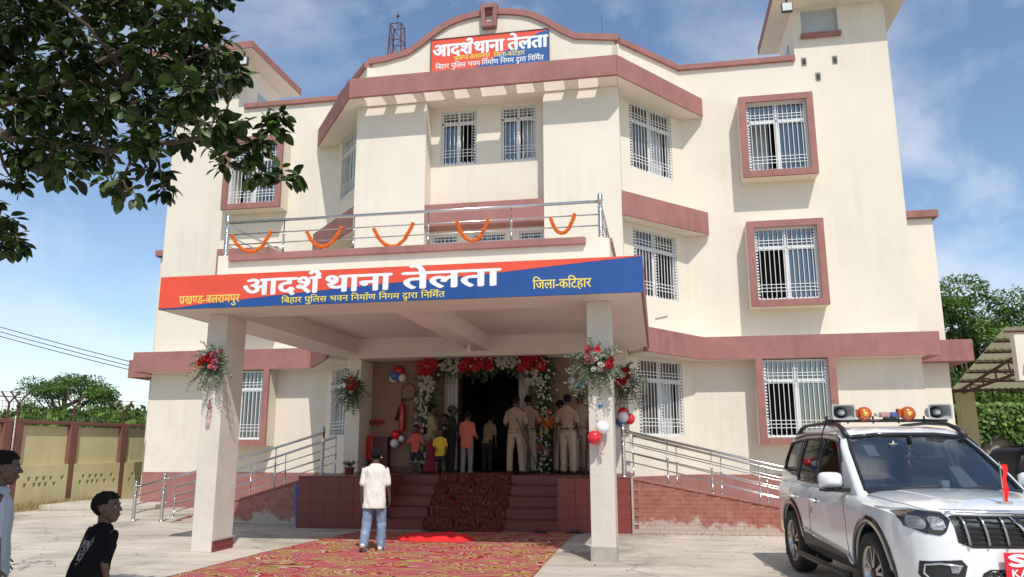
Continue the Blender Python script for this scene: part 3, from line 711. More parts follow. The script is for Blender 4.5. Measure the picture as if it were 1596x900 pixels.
# ================================================================== marigold garlands
MARI = mat('marigold_orange', (.82, .16, .01), .75, var=.35, vs=30, bump=.8, bs=90)
gp = [[(-2.91, 4.85), (-2.55, 4.53), (-2.24, 4.85)], [(-1.62, 4.84), (-1.34, 4.55), (-1.05, 4.85)], [(-.51, 4.83), (-.19, 4.50), (.12, 4.85)], [(.82, 4.86), (1.08, 4.52), (1.30, 4.84)], [(2.26, 4.85), (2.43, 4.57), (2.62, 4.85)]]
gl = ['leftmost orange marigold garland on the balcony railing', 'marigold garland hanging over the dark left sunshade, second from left', 'middle marigold garland of the five on the balcony railing',
      'marigold garland in front of the first floor recess windows', 'rightmost and narrowest marigold garland on the balcony railing']
beadme = None
rnd = random.Random(3)
for P, lb in zip(gp, gl):
    G = empty('marigold_garland', ((P[0][0]+P[2][0])/2, 11.02, P[0][1]), label=lb, cat='garland', group='marigold garlands on the balcony railing')
    (xa, za), (xm, zm), (xb, zb) = P; n = 34
    if beadme is None:
        b = MB().ball((0, 0, 0), (.030, .030, .019), 10, 6); b.v = [(x*(1+.16*((i*7) % 3-1)), y*(1+.16*((i*5) % 3-1)), z) for i, (x, y, z) in enumerate(b.v)]
        beadme = b.mesh('marigold', MARI)
    pts = []
    for i in range(n+1):
        t = i/n*2-1; x = xm+(t*(xm-xa) if t < 0 else t*(xb-xm)); z = zm+.035+(za-zm-.035 if t < 0 else zb-zm)*(abs(t)**2.3); pts.append(Vector((x, 11.02+.01*sin(i), z)))
    L_ = sum((pts[i+1]-pts[i]).length for i in range(n)); k = int(L_/.027); acc = 0; j = 0
    th = obj('thread', MB().tube(pts, .004, 5), MARI, G); 
    for v in th.data.vertices: v.co -= Vector(G.location)
    for i in range(k):
        target = L_*i/(k-1)
        while j < n-1 and acc+(pts[j+1]-pts[j]).length < target: acc += (pts[j+1]-pts[j]).length; j += 1
        d = (pts[j+1]-pts[j]); p = pts[j]+d*min(1, (target-acc)/d.length)
        o = link('marigold', beadme, G, loc=p-Vector(G.location)); o.rotation_mode = 'QUATERNION'; o.rotation_quaternion = d.to_track_quat('Z', 'X'); o.scale = (rnd.uniform(.9, 1.12),)*3
# ================================================================== foliage helpers
def leaf_geom(L_, w, fold=.25, n=3):
    """pointed leaf along +x, folded on its midrib; n stations"""
    v = []; f = []
    for i in range(n+1):
        t = i/n; ww = w*math.sin(pi*min(1, t**.85))**.75*.5 if 0 < t < 1 else 0; x = L_*t; z = -L_*.18*t*t
        if ww == 0: v.append((x, 0, z))
        else: v += [(x, -ww, z+ww*fold), (x, 0, z), (x, ww, z+ww*fold)]
    f += [(0, 1, 2), (0, 2, 3)]
    k = 1
    for i in range(1, n-1): f += [(k, k+3, k+4, k+1), (k+1, k+4, k+5, k+2)]; k += 3
    f += [(k, k+3, k+1), (k+1, k+3, k+2)]
    return np.array(v), f
def scatter(name, pos, dirs, ups, scale, geom, m, parent=None, **k):
    """thousands of leaf copies in one mesh; pos, dirs, ups: (N,3)"""
    gv, gf = geom; Nn = len(pos); pos = np.asarray(pos, float); d = np.asarray(dirs, float); d /= np.linalg.norm(d, axis=1)[:, None]+1e-9
    u = np.asarray(ups, float); s = np.cross(u, d); s /= np.linalg.norm(s, axis=1)[:, None]+1e-9; u = np.cross(d, s)
    scale = np.asarray(scale)[:, None, None]
    V = (d[:, None, :]*gv[None, :, 0:1]+s[:, None, :]*gv[None, :, 1:2]+u[:, None, :]*gv[None, :, 2:3])*scale+pos[:, None, :]
    nv = len(gv); V = V.reshape(-1, 3)
    tri = [q for q in gf]; me = bpy.data.meshes.new(name)
    loops = np.concatenate([np.array(q) for q in tri]); ls = np.array([len(q) for q in tri])
    nl = len(loops); nf = len(tri)
    allv = (loops[None, :]+np.arange(Nn)[:, None]*nv).ravel()
    st = np.concatenate([[0], np.cumsum(ls)[:-1]]); alls = (st[None, :]+np.arange(Nn)[:, None]*nl).ravel()
    me.vertices.add(len(V)); me.vertices.foreach_set('co', V.ravel().astype(np.float32))
    me.loops.add(len(allv)); me.loops.foreach_set('vertex_index', allv.astype(np.int32))
    me.polygons.add(len(alls)); me.polygons.foreach_set('loop_start', alls.astype(np.int32))
    me.update(calc_edges=True); me.validate(); me.materials.append(m)
    o = link(name, me, parent)
    if k: tag(o, **k)
    return o
def leafmat(name, c1, c2, rough=.5, scale=6, trans=.25, c3=None, sp=.4):
    """leaf colour varying leaf by leaf and clump by clump, with some light through the blade"""
    if name in MATS: return MATS[name]
    m = bpy.data.materials.new(name); m.use_nodes = True; t = m.node_tree; b = t.nodes['Principled BSDF']; K = t.links.new
    g = t.nodes.new('ShaderNodeNewGeometry'); a = t.nodes.new('ShaderNodeTexNoise'); a.inputs['Scale'].default_value = scale; a.inputs['Detail'].default_value = 3; K(g.outputs['Position'], a.inputs['Vector'])
    ad = t.nodes.new('ShaderNodeMath'); ad.operation = 'MULTIPLY_ADD'; ad.inputs[1].default_value = .55; K(g.outputs['Random Per Island'], ad.inputs[0]); K(a.outputs[0], ad.inputs[2])
    r = t.nodes.new('ShaderNodeValToRGB'); e = r.color_ramp.elements; e[0].position = .35; e[0].color = (*c1, 1); e[1].position = 1.0; e[1].color = (*c2, 1)
    if c3: x = e.new(.7); x.color = (*c3, 1)
    K(ad.outputs[0], r.inputs[0]); K(r.outputs[0], b.inputs['Base Color']); b.inputs['Roughness'].default_value = rough; b.inputs['Specular IOR Level'].default_value = sp
    o = t.nodes['Material Output']; tr = t.nodes.new('ShaderNodeBsdfTranslucent'); K(r.outputs[0], tr.inputs[0]); mx_ = t.nodes.new('ShaderNodeMixShader'); mx_.inputs[0].default_value = trans
    K(b.outputs[0], mx_.inputs[1]); K(tr.outputs[0], mx_.inputs[2]); K(mx_.outputs[0], o.inputs[0]); MATS[name] = m; return m
EUC = leafmat('grey_green_sprig', (.055, .085, .04), (.27, .32, .20), .5, 14, .2)
EUCD = leafmat('dark_green_sprig', (.025, .045, .02), (.14, .19, .09), .45, 14, .2)
STEM = mat('green_stem', (.09, .12, .05), .7)
def sprays(name, root, centre, n, length, dirfn, leafL, rng, m, stem=True, step=None):
    """n twigs leaving centre, each with paired small leaves"""
    pos = []; dr = []; up = []; sc = []; sm = MB()
    for i in range(n):
        d = Vector(dirfn(i)).normalized(); Ln = length*rng.uniform(.6, 1.1); side = d.orthogonal().normalized(); side.rotate(Matrix.Rotation(rng.uniform(0, 6.28), 3, d))
        c = centre(i) if callable(centre) else Vector(centre); k = int(Ln/(step or leafL*.6)); pts = [c]
        for j in range(1, k+1):
            t = j/k; p = c+d*Ln*t+Vector((0, 0, -.25*Ln*t*t))+side*.12*Ln*t*t; pts.append(p)
            for s in (1, -1):
                if t < .18: continue
                ld = (d*.7+side.cross(d)*s*.9+Vector((rng.uniform(-.4, .4), rng.uniform(-.4, .4), rng.uniform(-.4, .4)))).normalized()
                pos.append(p); dr.append(ld); up.append((rng.uniform(-1, 1), rng.uniform(-1, 0), rng.uniform(-.3, 1))); sc.append(rng.uniform(.7, 1.15)*(1-.35*t))
        if stem: sm.tube(pts, [.003]*len(pts), 3, False)
    sc_ = np.array(sc); o = scatter(name, pos, dr, up, sc_, leaf_geom(leafL*1.1, leafL*.56), m, root, kind='stuff')
    if stem: obj('stems', sm, STEM, root, kind='stuff')
    return o
def flower_mesh(kind, m, seed=0):
    rg = random.Random(seed); mb = MB()
    if kind == 'rose':
        for ring, (n, r, h) in enumerate(((5, 1.0, .25), (4, .72, .5), (3, .42, .7))):
            for i in range(n):
                a = 2*pi*(i+.5*ring)/n+rg.uniform(-.2, .2); w = .95*r
                ca, sa = cos(a), sin(a); ta = (-sa, ca)
                p0 = (ca*.1, sa*.1, 0); p1 = (ca*r*.75+ta[0]*w*.6, sa*r*.75+ta[1]*w*.6, h*.8); p2 = (ca*r, sa*r, h+.12*rg.random()); p3 = (ca*r*.75-ta[0]*w*.6, sa*r*.75-ta[1]*w*.6, h*.8); p4 = (ca*r*.7, sa*r*.7, h*.25)
                mb.add([p0, p1, p2, p3, p4], [(0, 4, 1), (4, 2, 1), (4, 3, 2), (0, 3, 4)])
        mb.ball((0, 0, .45), (.32, .32, .35), 6, 4)
    elif kind == 'lily':
        for i in range(7):
            a = 2*pi*i/7+rg.uniform(-.25, .25); Ln = rg.uniform(.9, 1.15); ca, sa = cos(a), sin(a); w = .24
            mb.add([(0, 0, 0), (ca*Ln*.5-sa*w, sa*Ln*.5+ca*w, .35), (ca*Ln*.55, sa*Ln*.55, .22), (ca*Ln*.5+sa*w, sa*Ln*.5-ca*w, .35), (ca*Ln, sa*Ln, .25+rg.uniform(-.2, .2))], [(0, 2, 1), (0, 3, 2), (1, 2, 4), (2, 3, 4)])
    return mb.mesh(kind, m, False)
FRED = mat('flower_red', (.46, .008, .012), .6, var=.3, vs=20); FWH = mat('flower_white', (.56, .54, .46), .6, var=.15, vs=20)
FPK = mat('flower_pink', (.60, .16, .24), .6, var=.25, vs=20); FDP = mat('flower_dusty_rose', (.42, .15, .15), .6, var=.25, vs=20); FYE = mat('flower_yellow', (.70, .42, .03), .6); FOR = mat('flower_orange', (.7, .16, .04), .6)
FM = {}
def flower(kind, m, root, p, r, nrm, rng):
    k = (kind, m.name, rng.randint(0, 2))
    if k not in FM: FM[k] = flower_mesh(kind, m, k[2])
    nm = {'flower_red': 'red', 'flower_white': 'white', 'flower_pink': 'pink', 'flower_dusty_rose': 'dusky', 'flower_yellow': 'yellow', 'flower_orange': 'orange'}[m.name]
    o = link(nm+'_'+kind, FM[k], root, loc=p); o.rotation_mode = 'QUATERNION'
    d = (Vector(nrm)+Vector((rng.uniform(-.5, .5), rng.uniform(-.5, .5), rng.uniform(-.5, .5)))).normalized()
    o.rotation_quaternion = d.to_track_quat('Z', 'X'); o.scale = (r*rng.uniform(.85, 1.15),)*3
    return o
def bouquet(loc, label, R_, flowers, m, seed, down=.45, leaf=.058, nsp=62):
    rng = random.Random(seed); G = empty('bouquet', loc, label=label, cat='bouquet', group='bouquets tied to the porch columns')
    def df(i):
        a = rng.uniform(0, 2*pi); return (cos(a), -rng.uniform(.15, .8), sin(a)*1.0+(-.15 if i % 3 else down*-1.2))
    sprays('leaves', G, lambda i: Vector((rng.uniform(-.05, .05), -.02, rng.uniform(-.1, .08))), nsp, R_*1.0, df, leaf, rng, m)
    for fx, fz, r, kd, mt in flowers: flower(kd, mt, G, Vector((fx, -.13-rng.uniform(0, .06), fz)), r, (0, -1, .15), rng)
    return G
rng = random.Random(11)
def fl(cx, cz, n, sp, r, kd, mt, rg): return [(cx+rg.uniform(-sp, sp), cz+rg.uniform(-sp, sp), r, kd, mt) for _ in range(n)]
f1 = fl(-.06, .02, 6, .10, .05, 'rose', FRED, rng)+fl(.10, .08, 5, .07, .045, 'rose', FPK, rng)+fl(.10, -.04, 4, .06, .045, 'rose', FPK, rng)+fl(-.06, .14, 5, .07, .04, 'rose', FWH, rng)+fl(-.17, -.03, 2, .04, .04, 'rose', FYE, rng)+fl(0, -.06, 3, .06, .05, 'rose', FOR, rng)
bouquet((-2.93, 10.82, 2.78), 'bouquet of red, pink and white flowers with grey green sprigs on the left front column', .40, f1, EUC, 21)
f2 = fl(-.06, .16, 4, .07, .06, 'lily', FRED, rng)+fl(.12, -.02, 6, .08, .06, 'rose', FRED, rng)+fl(.02, .07, 5, .08, .05, 'rose', FWH, rng)+fl(-.10, .0, 3, .06, .05, 'rose', FDP, rng)+fl(.0, -.08, 4, .08, .05, 'rose', FWH, rng)
bouquet((2.93, 10.82, 2.66), 'large red and white bouquet with silvery sprigs on the right front column', .44, f2, EUC, 22, nsp=78)
f3 = fl(-.02, .06, 6, .10, .07, 'lily', FRED, rng)+fl(.1, -.02, 4, .08, .07, 'rose', FRED, rng)+fl(.03, -.08, 5, .09, .05, 'rose', FWH, rng)
bouquet((-2.93, 16.40, 2.85), 'red bouquet on the rear left column beside the barred window', .46, f3, EUCD, 23, leaf=.07)
f4 = fl(.05, .1, 5, .12, .07, 'rose', FRED, rng)+fl(-.08, -.02, 5, .1, .07, 'rose', FRED, rng)+fl(.05, -.05, 6, .12, .05, 'rose', FWH, rng)
bouquet((3.06, 16.38, 2.88), 'bouquet of red and white flowers half hidden behind the right front column', .50, f4, EUCD, 24, leaf=.07)
# ---- floral arch round the doorway
A = empty('floral_arch', (0, 17.0, .956), label='flower covered arch of red and white blooms round the dark doorway', cat='floral arch')
rng = random.Random(5); Y0 = -.02
segs = [((-1.42, 0.1), (-1.30, 2.35)), ((1.28, 0.0), (1.30, 2.35)), ((-1.35, 2.38), (1.35, 2.38))]
def cen(i):
    k = i % 10
    if k < 3: a, b = segs[0]
    elif k < 6: a, b = segs[1]
    else: a, b = segs[2]
    t = rng.random(); return Vector((a[0]+(b[0]-a[0])*t+rng.uniform(-.12, .12), Y0-.05, a[1]+(b[1]-a[1])*t+rng.uniform(-.10, .10)))
def dfa(i):
    a = rng.uniform(0, 2*pi); return (cos(a), -rng.uniform(.1, .9), sin(a))
sprays('leaves', A, cen, 900, .30, dfa, .078, rng, EUCD)
mb = MB()
for a, b in segs: mb.tube([(a[0], 0, a[1]), (b[0], 0, b[1])], .10, 6)
obj('arch_frame', mb, mat('dark_foam', (.02, .035, .015), .9), A)
def cluster(x0, x1, z0, z1, n, r, kd, mt):
    r *= 1.18; n = int(n*1.12)
    for _ in range(n): flower(kd, mt, A, Vector((rng.uniform(x0, x1), Y0-.22-rng.uniform(0, .10), rng.uniform(z0, z1))), r, (0, -1, .1), rng)
cluster(-1.48, -1.12, 2.12, 2.52, 17, .085, 'lily', FRED); cluster(-1.08, -.58, 2.22, 2.55, 34, .042, 'rose', FWH); cluster(-.52, .18, 2.26, 2.54, 26, .085, 'lily', FRED)
cluster(.22, .72, 2.26, 2.58, 34, .042, 'rose', FWH); cluster(.78, 1.32, 2.22, 2.54, 24, .085, 'lily', FRED)
cluster(-1.50, -1.15, 1.72, 2.10, 26, .042, 'rose', FWH); cluster(-1.58, -1.28, 1.2, 1.7, 16, .035, 'rose', FWH); cluster(.92, 1.28, 1.85, 2.18, 22, .042, 'rose', FWH)
cluster(-1.62, -1.42, .85, 1.1, 5, .06, 'lily', FRED); cluster(-1.5, -1.25, .2, .9, 14, .035, 'rose', FWH)
cluster(1.15, 1.48, .95, 1.3, 8, .05, 'rose', FOR); cluster(1.2, 1.5, .8, 1.2, 7, .045, 'rose', FYE); cluster(1.0, 1.35, .25, .62, 10, .06, 'rose', FDP); cluster(1.05, 1.4, .2, .95, 12, .035, 'rose', FWH)
n = 420; rs_ = np.random.default_rng(3); px_ = []; 
for k in range(n):
    a_, b_ = segs[k % 3]; t_ = rs_.uniform(0, 1); px_.append((a_[0]+(b_[0]-a_[0])*t_+rs_.normal(0, .10), Y0-.20-rs_.uniform(0, .12), a_[1]+(b_[1]-a_[1])*t_+rs_.normal(0, .09)))
scatter('small_white_blossoms', px_, rs_.normal(0, 1, (n, 3))*np.array([1, .3, 1]), np.array([0, -1., 0])+rs_.normal(0, .4, (n, 3)), rs_.uniform(.7, 1.3, n), leaf_geom(.05, .05), FWH, A, kind='stuff')
# ================================================================== balloons
BR = mat('balloon_red', (.70, .02, .03), .22, var=.03, coat=.3); BW = mat('balloon_white', (.80, .78, .78), .25, var=.03, coat=.3); BB = mat('balloon_blue', (.03, .16, .50), .22, var=.03, coat=.3)
def balloon(root, p, r, m, d=(0, 0, -1)):
    nm = {'balloon_red': 'red_balloon', 'balloon_white': 'white_balloon', 'balloon_blue': 'blue_balloon'}[m.name]
    pr = [(-1.22, .06), (-1.17, .10), (-1.13, .04), (-1.05, .10), (-.92, .34), (-.7, .64), (-.4, .88), (0, 1.0), (.35, .95), (.65, .76), (.86, .48), (.97, .22), (1.0, .02)]
    mb = MB().tube([(0, 0, a*r) for a, _ in pr], [b*r for _, b in pr], 18)
    o = obj(nm, mb, m, root, smooth=True); o.location = p; o.rotation_mode = 'QUATERNION'; o.rotation_quaternion = (-Vector(d)).to_track_quat('Z', 'X'); return o
def bunch(loc, label, items):
    G = empty('balloon_bunch', loc, label=label, cat='balloons', group='balloon bunches at the entrance')
    for x, y, z, r, m in items: balloon(G, Vector((x, y, z))*.92, r*.9, m, Vector((-x, .12, -z)) if abs(x)+abs(z) > .02 else Vector((0, 1, 0)))
    return G
bunch((-2.12, 17.1, 3.10), 'balloon bunch above the fire extinguisher: red on top, blue in front, white at the sides', [(.0, 0, .14, .13, BR), (-.05, -.13, .0, .11, BB), (.11, -.04, -.04, .11, BW), (-.13, -.02, -.05, .11, BW)])
bunch((-2.10, 17.1, 1.66), 'balloon bunch low on the wall left of the door, red above two whites', [(-.04, -.02, .13, .13, BR), (-.05, -.07, -.08, .12, BW), (.12, -.05, .03, .085, BW)])
bunch((2.02, 17.12, 2.90), 'two white balloons with a blue one, on the wall behind the officers', [(-.15, -.02, .03, .12, BW), (.12, -.0, .09, .11, BW), (.06, -.12, -.08, .12, BB)])
bunch((3.02, 16.38, 2.10), 'red, white and blue balloons on the rear right column by the ramp', [(.0, -.02, .10, .13, BR), (.13, -.04, -.04, .13, BR), (.0, -.15, .0, .125, BW), (-.06, .0, -.10, .12, BB)])
G = bunch((2.93, 10.83, 1.70), 'white balloon above a red balloon on the front of the right column', [(.05, -.10, .06, .105, BW), (-.07, -.12, -.08, .11, BR)])
mb = MB(); rng = random.Random(9)
for i in range(5):
    p = Vector((.02, -.06, -.05)); pts = []
    for j in range(14): pts.append(p+Vector((.03*sin(j*1.1+i*2), -.015*cos(j*1.3+i), -.02*j+.004*i)))
    mb.tube(pts, .005, 4)
obj('ribbon', mb, mat('ribbon_white_pink', (.75, .55, .55), .4), G, smooth=True)
RB = empty('curled_ribbon', (-2.95, 10.84, 2.0), label='curled pink and white ribbon stuck on the left front column', cat='ribbon')
mb = MB()
for i in range(5):
    pts = [Vector((.03*sin(j*1.2+i*1.7)-.02*j/14, -.02-.012*cos(j*1.5+i), .12-.022*j)) for j in range(15)]
    mb.tube(pts, .006, 4)
obj('ribbon_curls', mb, MATS['ribbon_white_pink'], RB, smooth=True); obj('burst_balloon_scrap', MB().ball((-.01, -.02, .17), (.018, .012, .05), 8, 6).ball((0, -.03, .10), (.04, .015, .03), 8, 6), mat('scrap_mauve', (.30, .12, .16), .5), RB, smooth=True)
obj('burst_balloon', MB().ball((0, 0, 0), (.035, .02, .022), 10, 6).ball((-.02, -.005, -.02), (.012, .01, .02), 8, 5), BB, smooth=True, label='small blue burst balloon scrap stuck on the right front column', cat='balloon').location = (2.95, 10.84, 2.06)
# ================================================================== fire extinguisher, inlets and red box
X = empty('fire_extinguisher', (-2.0, 17.08, 1.97), label='red fire extinguisher with a looped black hose on the porch wall', cat='fire extinguisher')
XR = mat('extinguisher_red', (.48, .015, .012), .3, coat=.3); BKR = mat('black_rubber', (.015, .015, .016), .6)
pr = [(-.0, .07), (.01, .085), (.03, .09), (.62, .09), (.68, .075), (.72, .04), (.76, .035)]
obj('cylinder', MB().tube([(0, 0, z) for z, _ in pr], [r for _, r in pr], 16), XR, X, smooth=True)
obj('valve', MB().box(-.03, .03, -.03, .03, .76, .84).box(-.05, .10, -.012, .012, .84, .86).box(-.04, .09, -.01, .01, .80, .815), BKR, X)
obj('horn', MB().tube([(-.09, -.03, .62), (-.12, -.03, .45), (-.16, -.03, .28)], [.02, .035, .055], 10), BKR, X, smooth=True)
pts = [Vector((-.03, 0, .84))]+[Vector((.17+.20*cos(a), -.02, 1.02+.22*sin(a))) for a in np.linspace(pi*1.02, -pi*.60, 22)]+[Vector((-.02, -.02, .80))]
obj('hose', MB().tube(pts, .012, 8), BKR, X, smooth=True)
X.location.z = 1.86; X.scale = (.82, .82, .86)
F4 = empty('fire_inlet', (-2.69, 17.16, 2.05), label='dark red four way fire inlet on the porch wall', cat='fire inlet')
obj('manifold', MB().box(-.20, .22, -.02, .0, -.06, .08), XR, F4)
for i in range(4): obj('inlet', MB().tube([(-.15+.11*i, -.02, .01), (-.15+.11*i, -.07, .01), (-.15+.11*i, -.075, .01), (-.15+.11*i, -.10, .01)], [.035, .035, .045, .045], 10), mat('dull_red_brass', (.20, .05, .03), .4), F4, smooth=True)
HB = empty('fire_box', (-2.62, 17.0, .98), label='open red fire box standing in the left corner of the porch', cat='box')
obj('door', MB().box(-.36, .0, -.10, -.07, .25, .78), XR, HB, bevel=.005); obj('cabinet', MB().box(-.12, .34, -.06, .15, .0, .75), mat('box_dark_red', (.10, .012, .01), .5), HB, bevel=.005)
LB = empty('ceiling_bulb', (.0, 15.2, 3.53), label='white bulb hanging under the porch ceiling', cat='bulb')
obj('holder', MB().tube([(0, 0, 0), (0, 0, -.05)], .028, 10), WHITEFR, LB); obj('bulb', MB().ball((0, 0, -.10), (.04, .04, .055), 10, 8), mat('bulb_white', (.8, .8, .8), .3), LB, smooth=True)
# ================================================================== carpets and cloths
def _carpet(t, n, K, b):
    g = n('ShaderNodeTexCoord'); sx = n('ShaderNodeSeparateXYZ'); K(g.outputs['Object'], sx.inputs[0])
    yz = n('ShaderNodeMath', operation='ADD'); K(sx.outputs['Y'], yz.inputs[0]); K(sx.outputs['Z'], yz.inputs[1])
    cb = n('ShaderNodeCombineXYZ'); K(sx.outputs['X'], cb.inputs[0]); K(yz.outputs[0], cb.inputs[1])
    mp = n('ShaderNodeMapping'); mp.inputs['Scale'].default_value = (.95, 1.35, 1.0); K(cb.outputs[0], mp.inputs[0])
    a = n('ShaderNodeTexNoise', {'Scale': 1.35, 'Detail': .3, 'Distortion': .9}); K(mp.outputs[0], a.inputs['Vector'])
    m0 = n('ShaderNodeMath', operation='MULTIPLY'); m0.inputs[1].default_value = 10.0; K(a.outputs[0], m0.inputs[0])
    fr = n('ShaderNodeMath', operation='FRACT'); K(m0.outputs[0], fr.inputs[0])
    def ramp(cols):
        r = n('ShaderNodeValToRGB'); e = r.color_ramp.elements; e[0].position = 0; e[0].color = (*cols[0][1], 1); e[1].position = 1; e[1].color = (*cols[0][1], 1)
        for p, c in cols[1:]: x = e.new(p); x.color = (*c, 1)
        K(fr.outputs[0], r.inputs[0]); return r
    r1 = ramp([(0, (.36, .025, .035)), (.2, (.44, .09, .09)), (.33, (.33, .02, .035)), (.46, (.07, .02, .02)), (.50, (.62, .42, .36)), (.58, (.50, .22, .20)), (.68, (.36, .05, .07)), (.80, (.30, .02, .05)), (.86, (.10, .03, .04)), (.92, (.60, .36, .33))])
    r2 = ramp([(0, (.05, .02, .02)), (.14, (.60, .46, .12)), (.26, (.10, .03, .02)), (.40, (.45, .05, .06)), (.52, (.62, .50, .38)), (.62, (.08, .06, .02)), (.76, (.50, .34, .08)), (.88, (.32, .03, .05))])
    c = n('ShaderNodeTexNoise', {'Scale': 2.3, 'Detail': 2}); K(mp.outputs[0], c.inputs['Vector'])
    cr_ = n('ShaderNodeValToRGB'); cr_.color_ramp.elements[0].position = .47; cr_.color_ramp.elements[1].position = .54; K(c.outputs[0], cr_.inputs[0])
    mx_ = n('ShaderNodeMixRGB'); K(cr_.outputs[0], mx_.inputs[0]); K(r1.outputs[0], mx_.inputs[1]); K(r2.outputs[0], mx_.inputs[2]); K(mx_.outputs[0], b.inputs['Base Color'])
    f = n('ShaderNodeTexNoise', {'Scale': 300}); K(g.outputs['Object'], f.inputs['Vector']); bb = n('ShaderNodeBump', {'Strength': .4, 'Distance': .004}); K(f.outputs[0], bb.inputs['Height']); K(bb.outputs[0], b.inputs['Normal'])
    b.inputs['Specular IOR Level'].default_value = .1
CARPET = node_mat('swirl_carpet', _carpet, .95)
def sheet(name, edgeL, edgeR, nx, ny, zf, m, th=.007, **k):
    """a cloth sheet spanned between two edges (functions of t), height zf(x,y)"""
    vs = []; fs = []
    for j in range(ny+1):
        t = j/ny; a = Vector(edgeL(t)); b = Vector(edgeR(t))
        for i in range(nx+1):
            p = a+(b-a)*i/nx; vs.append((p.x, p.y, zf(p.x, p.y)))
    for j in range(ny):
        for i in range(nx): a = j*(nx+1)+i; fs.append((a, a+1, a+nx+2, a+nx+1))
    o = obj(name, MB().add(vs, fs), m, smooth=True, **k); s = o.modifiers.new('solid', 'SOLIDIFY'); s.thickness = th; s.offset = 1; return o
nz = lambda x, y, s=1.0: noise.noise(Vector((x*s, y*s, 3.1)))
sheet('carpet', lambda t: (-2.12+.34*t+.03*sin(9*t)+(.3*max(0, t-.9)*10*.3), 7.6+6.2*t), lambda t: (2.18+.03*t+.02*sin(7*t), 7.6+6.75*t), 60, 90, lambda x, y: .008+.016*max(0, nz(x, y, 1.3))+.022*max(0, noise.noise(Vector((x*.5, y*3.2, 7)))-.28), CARPET, label='large red patterned carpet laid on the yard in front of the steps', cat='carpet')
# runner follows the steps
rp = [(14.12, .02), (14.30, .022), (14.335, .06), (14.338, .17)]
for k in range(5):
    z = .191*(k+1)+.012; y0 = 14.348+.295*k
    rp += [(y0-.004, z-.02), (y0+.015, z+.006), (y0+.14, z+.004+(.012 if k % 2 else 0)), (y0+.26, z+.006)]
    if k < 4: rp += [(y0+.282, z+.03), (y0+.287, z+.14)]
rp += [(15.9, .985), (16.9, .98)]
vs = []; fs = []; nx = 26
for j, (y, z) in enumerate(rp):
    for i in range(nx+1):
        u = i/nx; x = (-.62+1.52*u)+.16*(-(y-14.2))*.35+.02*sin(j*1.7+u*3)
        vs.append((x, y+.006*sin(u*14+j)-15, z+.006*max(0, sin(u*17+j*2))))
for j in range(len(rp)-1):
    for i in range(nx): a = j*(nx+1)+i; fs.append((a, a+1, a+nx+2, a+nx+1))
def _runner(t, n, K, b):
    g = n('ShaderNodeTexCoord'); sx = n('ShaderNodeSeparateXYZ'); K(g.outputs['Object'], sx.inputs[0])
    yz = n('ShaderNodeMath', operation='ADD'); K(sx.outputs['Y'], yz.inputs[0]); K(sx.outputs['Z'], yz.inputs[1])
    cb = n('ShaderNodeCombineXYZ'); K(sx.outputs['X'], cb.inputs[0]); K(yz.outputs[0], cb.inputs[1])
    mp = n('ShaderNodeMapping'); mp.inputs['Scale'].default_value = (3.4, .8, 1.0); K(cb.outputs[0], mp.inputs[0])
    a = n('ShaderNodeTexNoise', {'Scale': 1.5, 'Detail': 1.2, 'Distortion': 1.3}); K(mp.outputs[0], a.inputs['Vector'])
    m0 = n('ShaderNodeMath', operation='MULTIPLY'); m0.inputs[1].default_value = 9.0; K(a.outputs[0], m0.inputs[0]); fr = n('ShaderNodeMath', operation='FRACT'); K(m0.outputs[0], fr.inputs[0])
    r = n('ShaderNodeValToRGB'); e = r.color_ramp.elements; e[0].position = 0; e[0].color = (.10, .012, .014, 1); e[1].position = 1; e[1].color = (.10, .012, .014, 1)
    for p, c in ((.22, (.17, .02, .02)), (.34, (.02, .008, .008)), (.50, (.03, .01, .01)), (.56, (.34, .22, .09)), (.61, (.03, .01, .01)), (.78, (.16, .018, .02)), (.86, (.22, .09, .07)), (.92, (.03, .01, .01))): x = e.new(p); x.color = (*c, 1)
    K(fr.outputs[0], r.inputs[0]); K(r.outputs[0], b.inputs['Base Color']); b.inputs['Specular IOR Level'].default_value = .1
RUNNER = node_mat('dark_swirl_runner', _runner, .95)
ro = obj('stair_runner', MB().add(vs, fs), RUNNER, smooth=True, label='patterned carpet runner draped up the middle of the steps to the door', cat='carpet runner'); ro.location = (0, 15, 0)
s = ro.modifiers.new('solid', 'SOLIDIFY'); s.thickness = .006; s.offset = 1
# crumpled red cloth
vs = []; fs = []; nx, ny = 64, 30
for j in range(ny+1):
    for i in range(nx+1):
        u, v_ = i/nx, j/ny; x = -.68+1.38*u; y = 12.45+.75*v_
        wdt = min(1, 6*min(u, 1-u)); yy = 12.80+(y-12.80)*(.35+.65*wdt)*(1 if u > .25 else .55+.3*sin(u*30)**2)
        h = .03+.075*abs(nz(x*1.0, yy*1.6, 3.0))+.05*abs(nz(x*2+3, yy*4, 2.4))+.04*math.exp(-((v_-.55)/.18)**2)*(u > .22)
        edge = min(1, 7*min(v_, 1-v_, u, 1-u)); vs.append((x, yy-12.8, .022+h*edge))
for j in range(ny):
    for i in range(nx): a = j*(nx+1)+i; fs.append((a, a+1, a+nx+2, a+nx+1))
rc = obj('red_cloth', MB().add(vs, fs), mat('bright_red_cloth', (.80, .015, .015), .75, var=.08), smooth=True, label='crumpled bright red cloth lying on the carpet before the steps', cat='cloth'); rc.location = (0.02, 12.8, 0)
sm_ = rc.modifiers.new('s', 'SUBSURF'); sm_.levels = 1; sm_.render_levels = 1
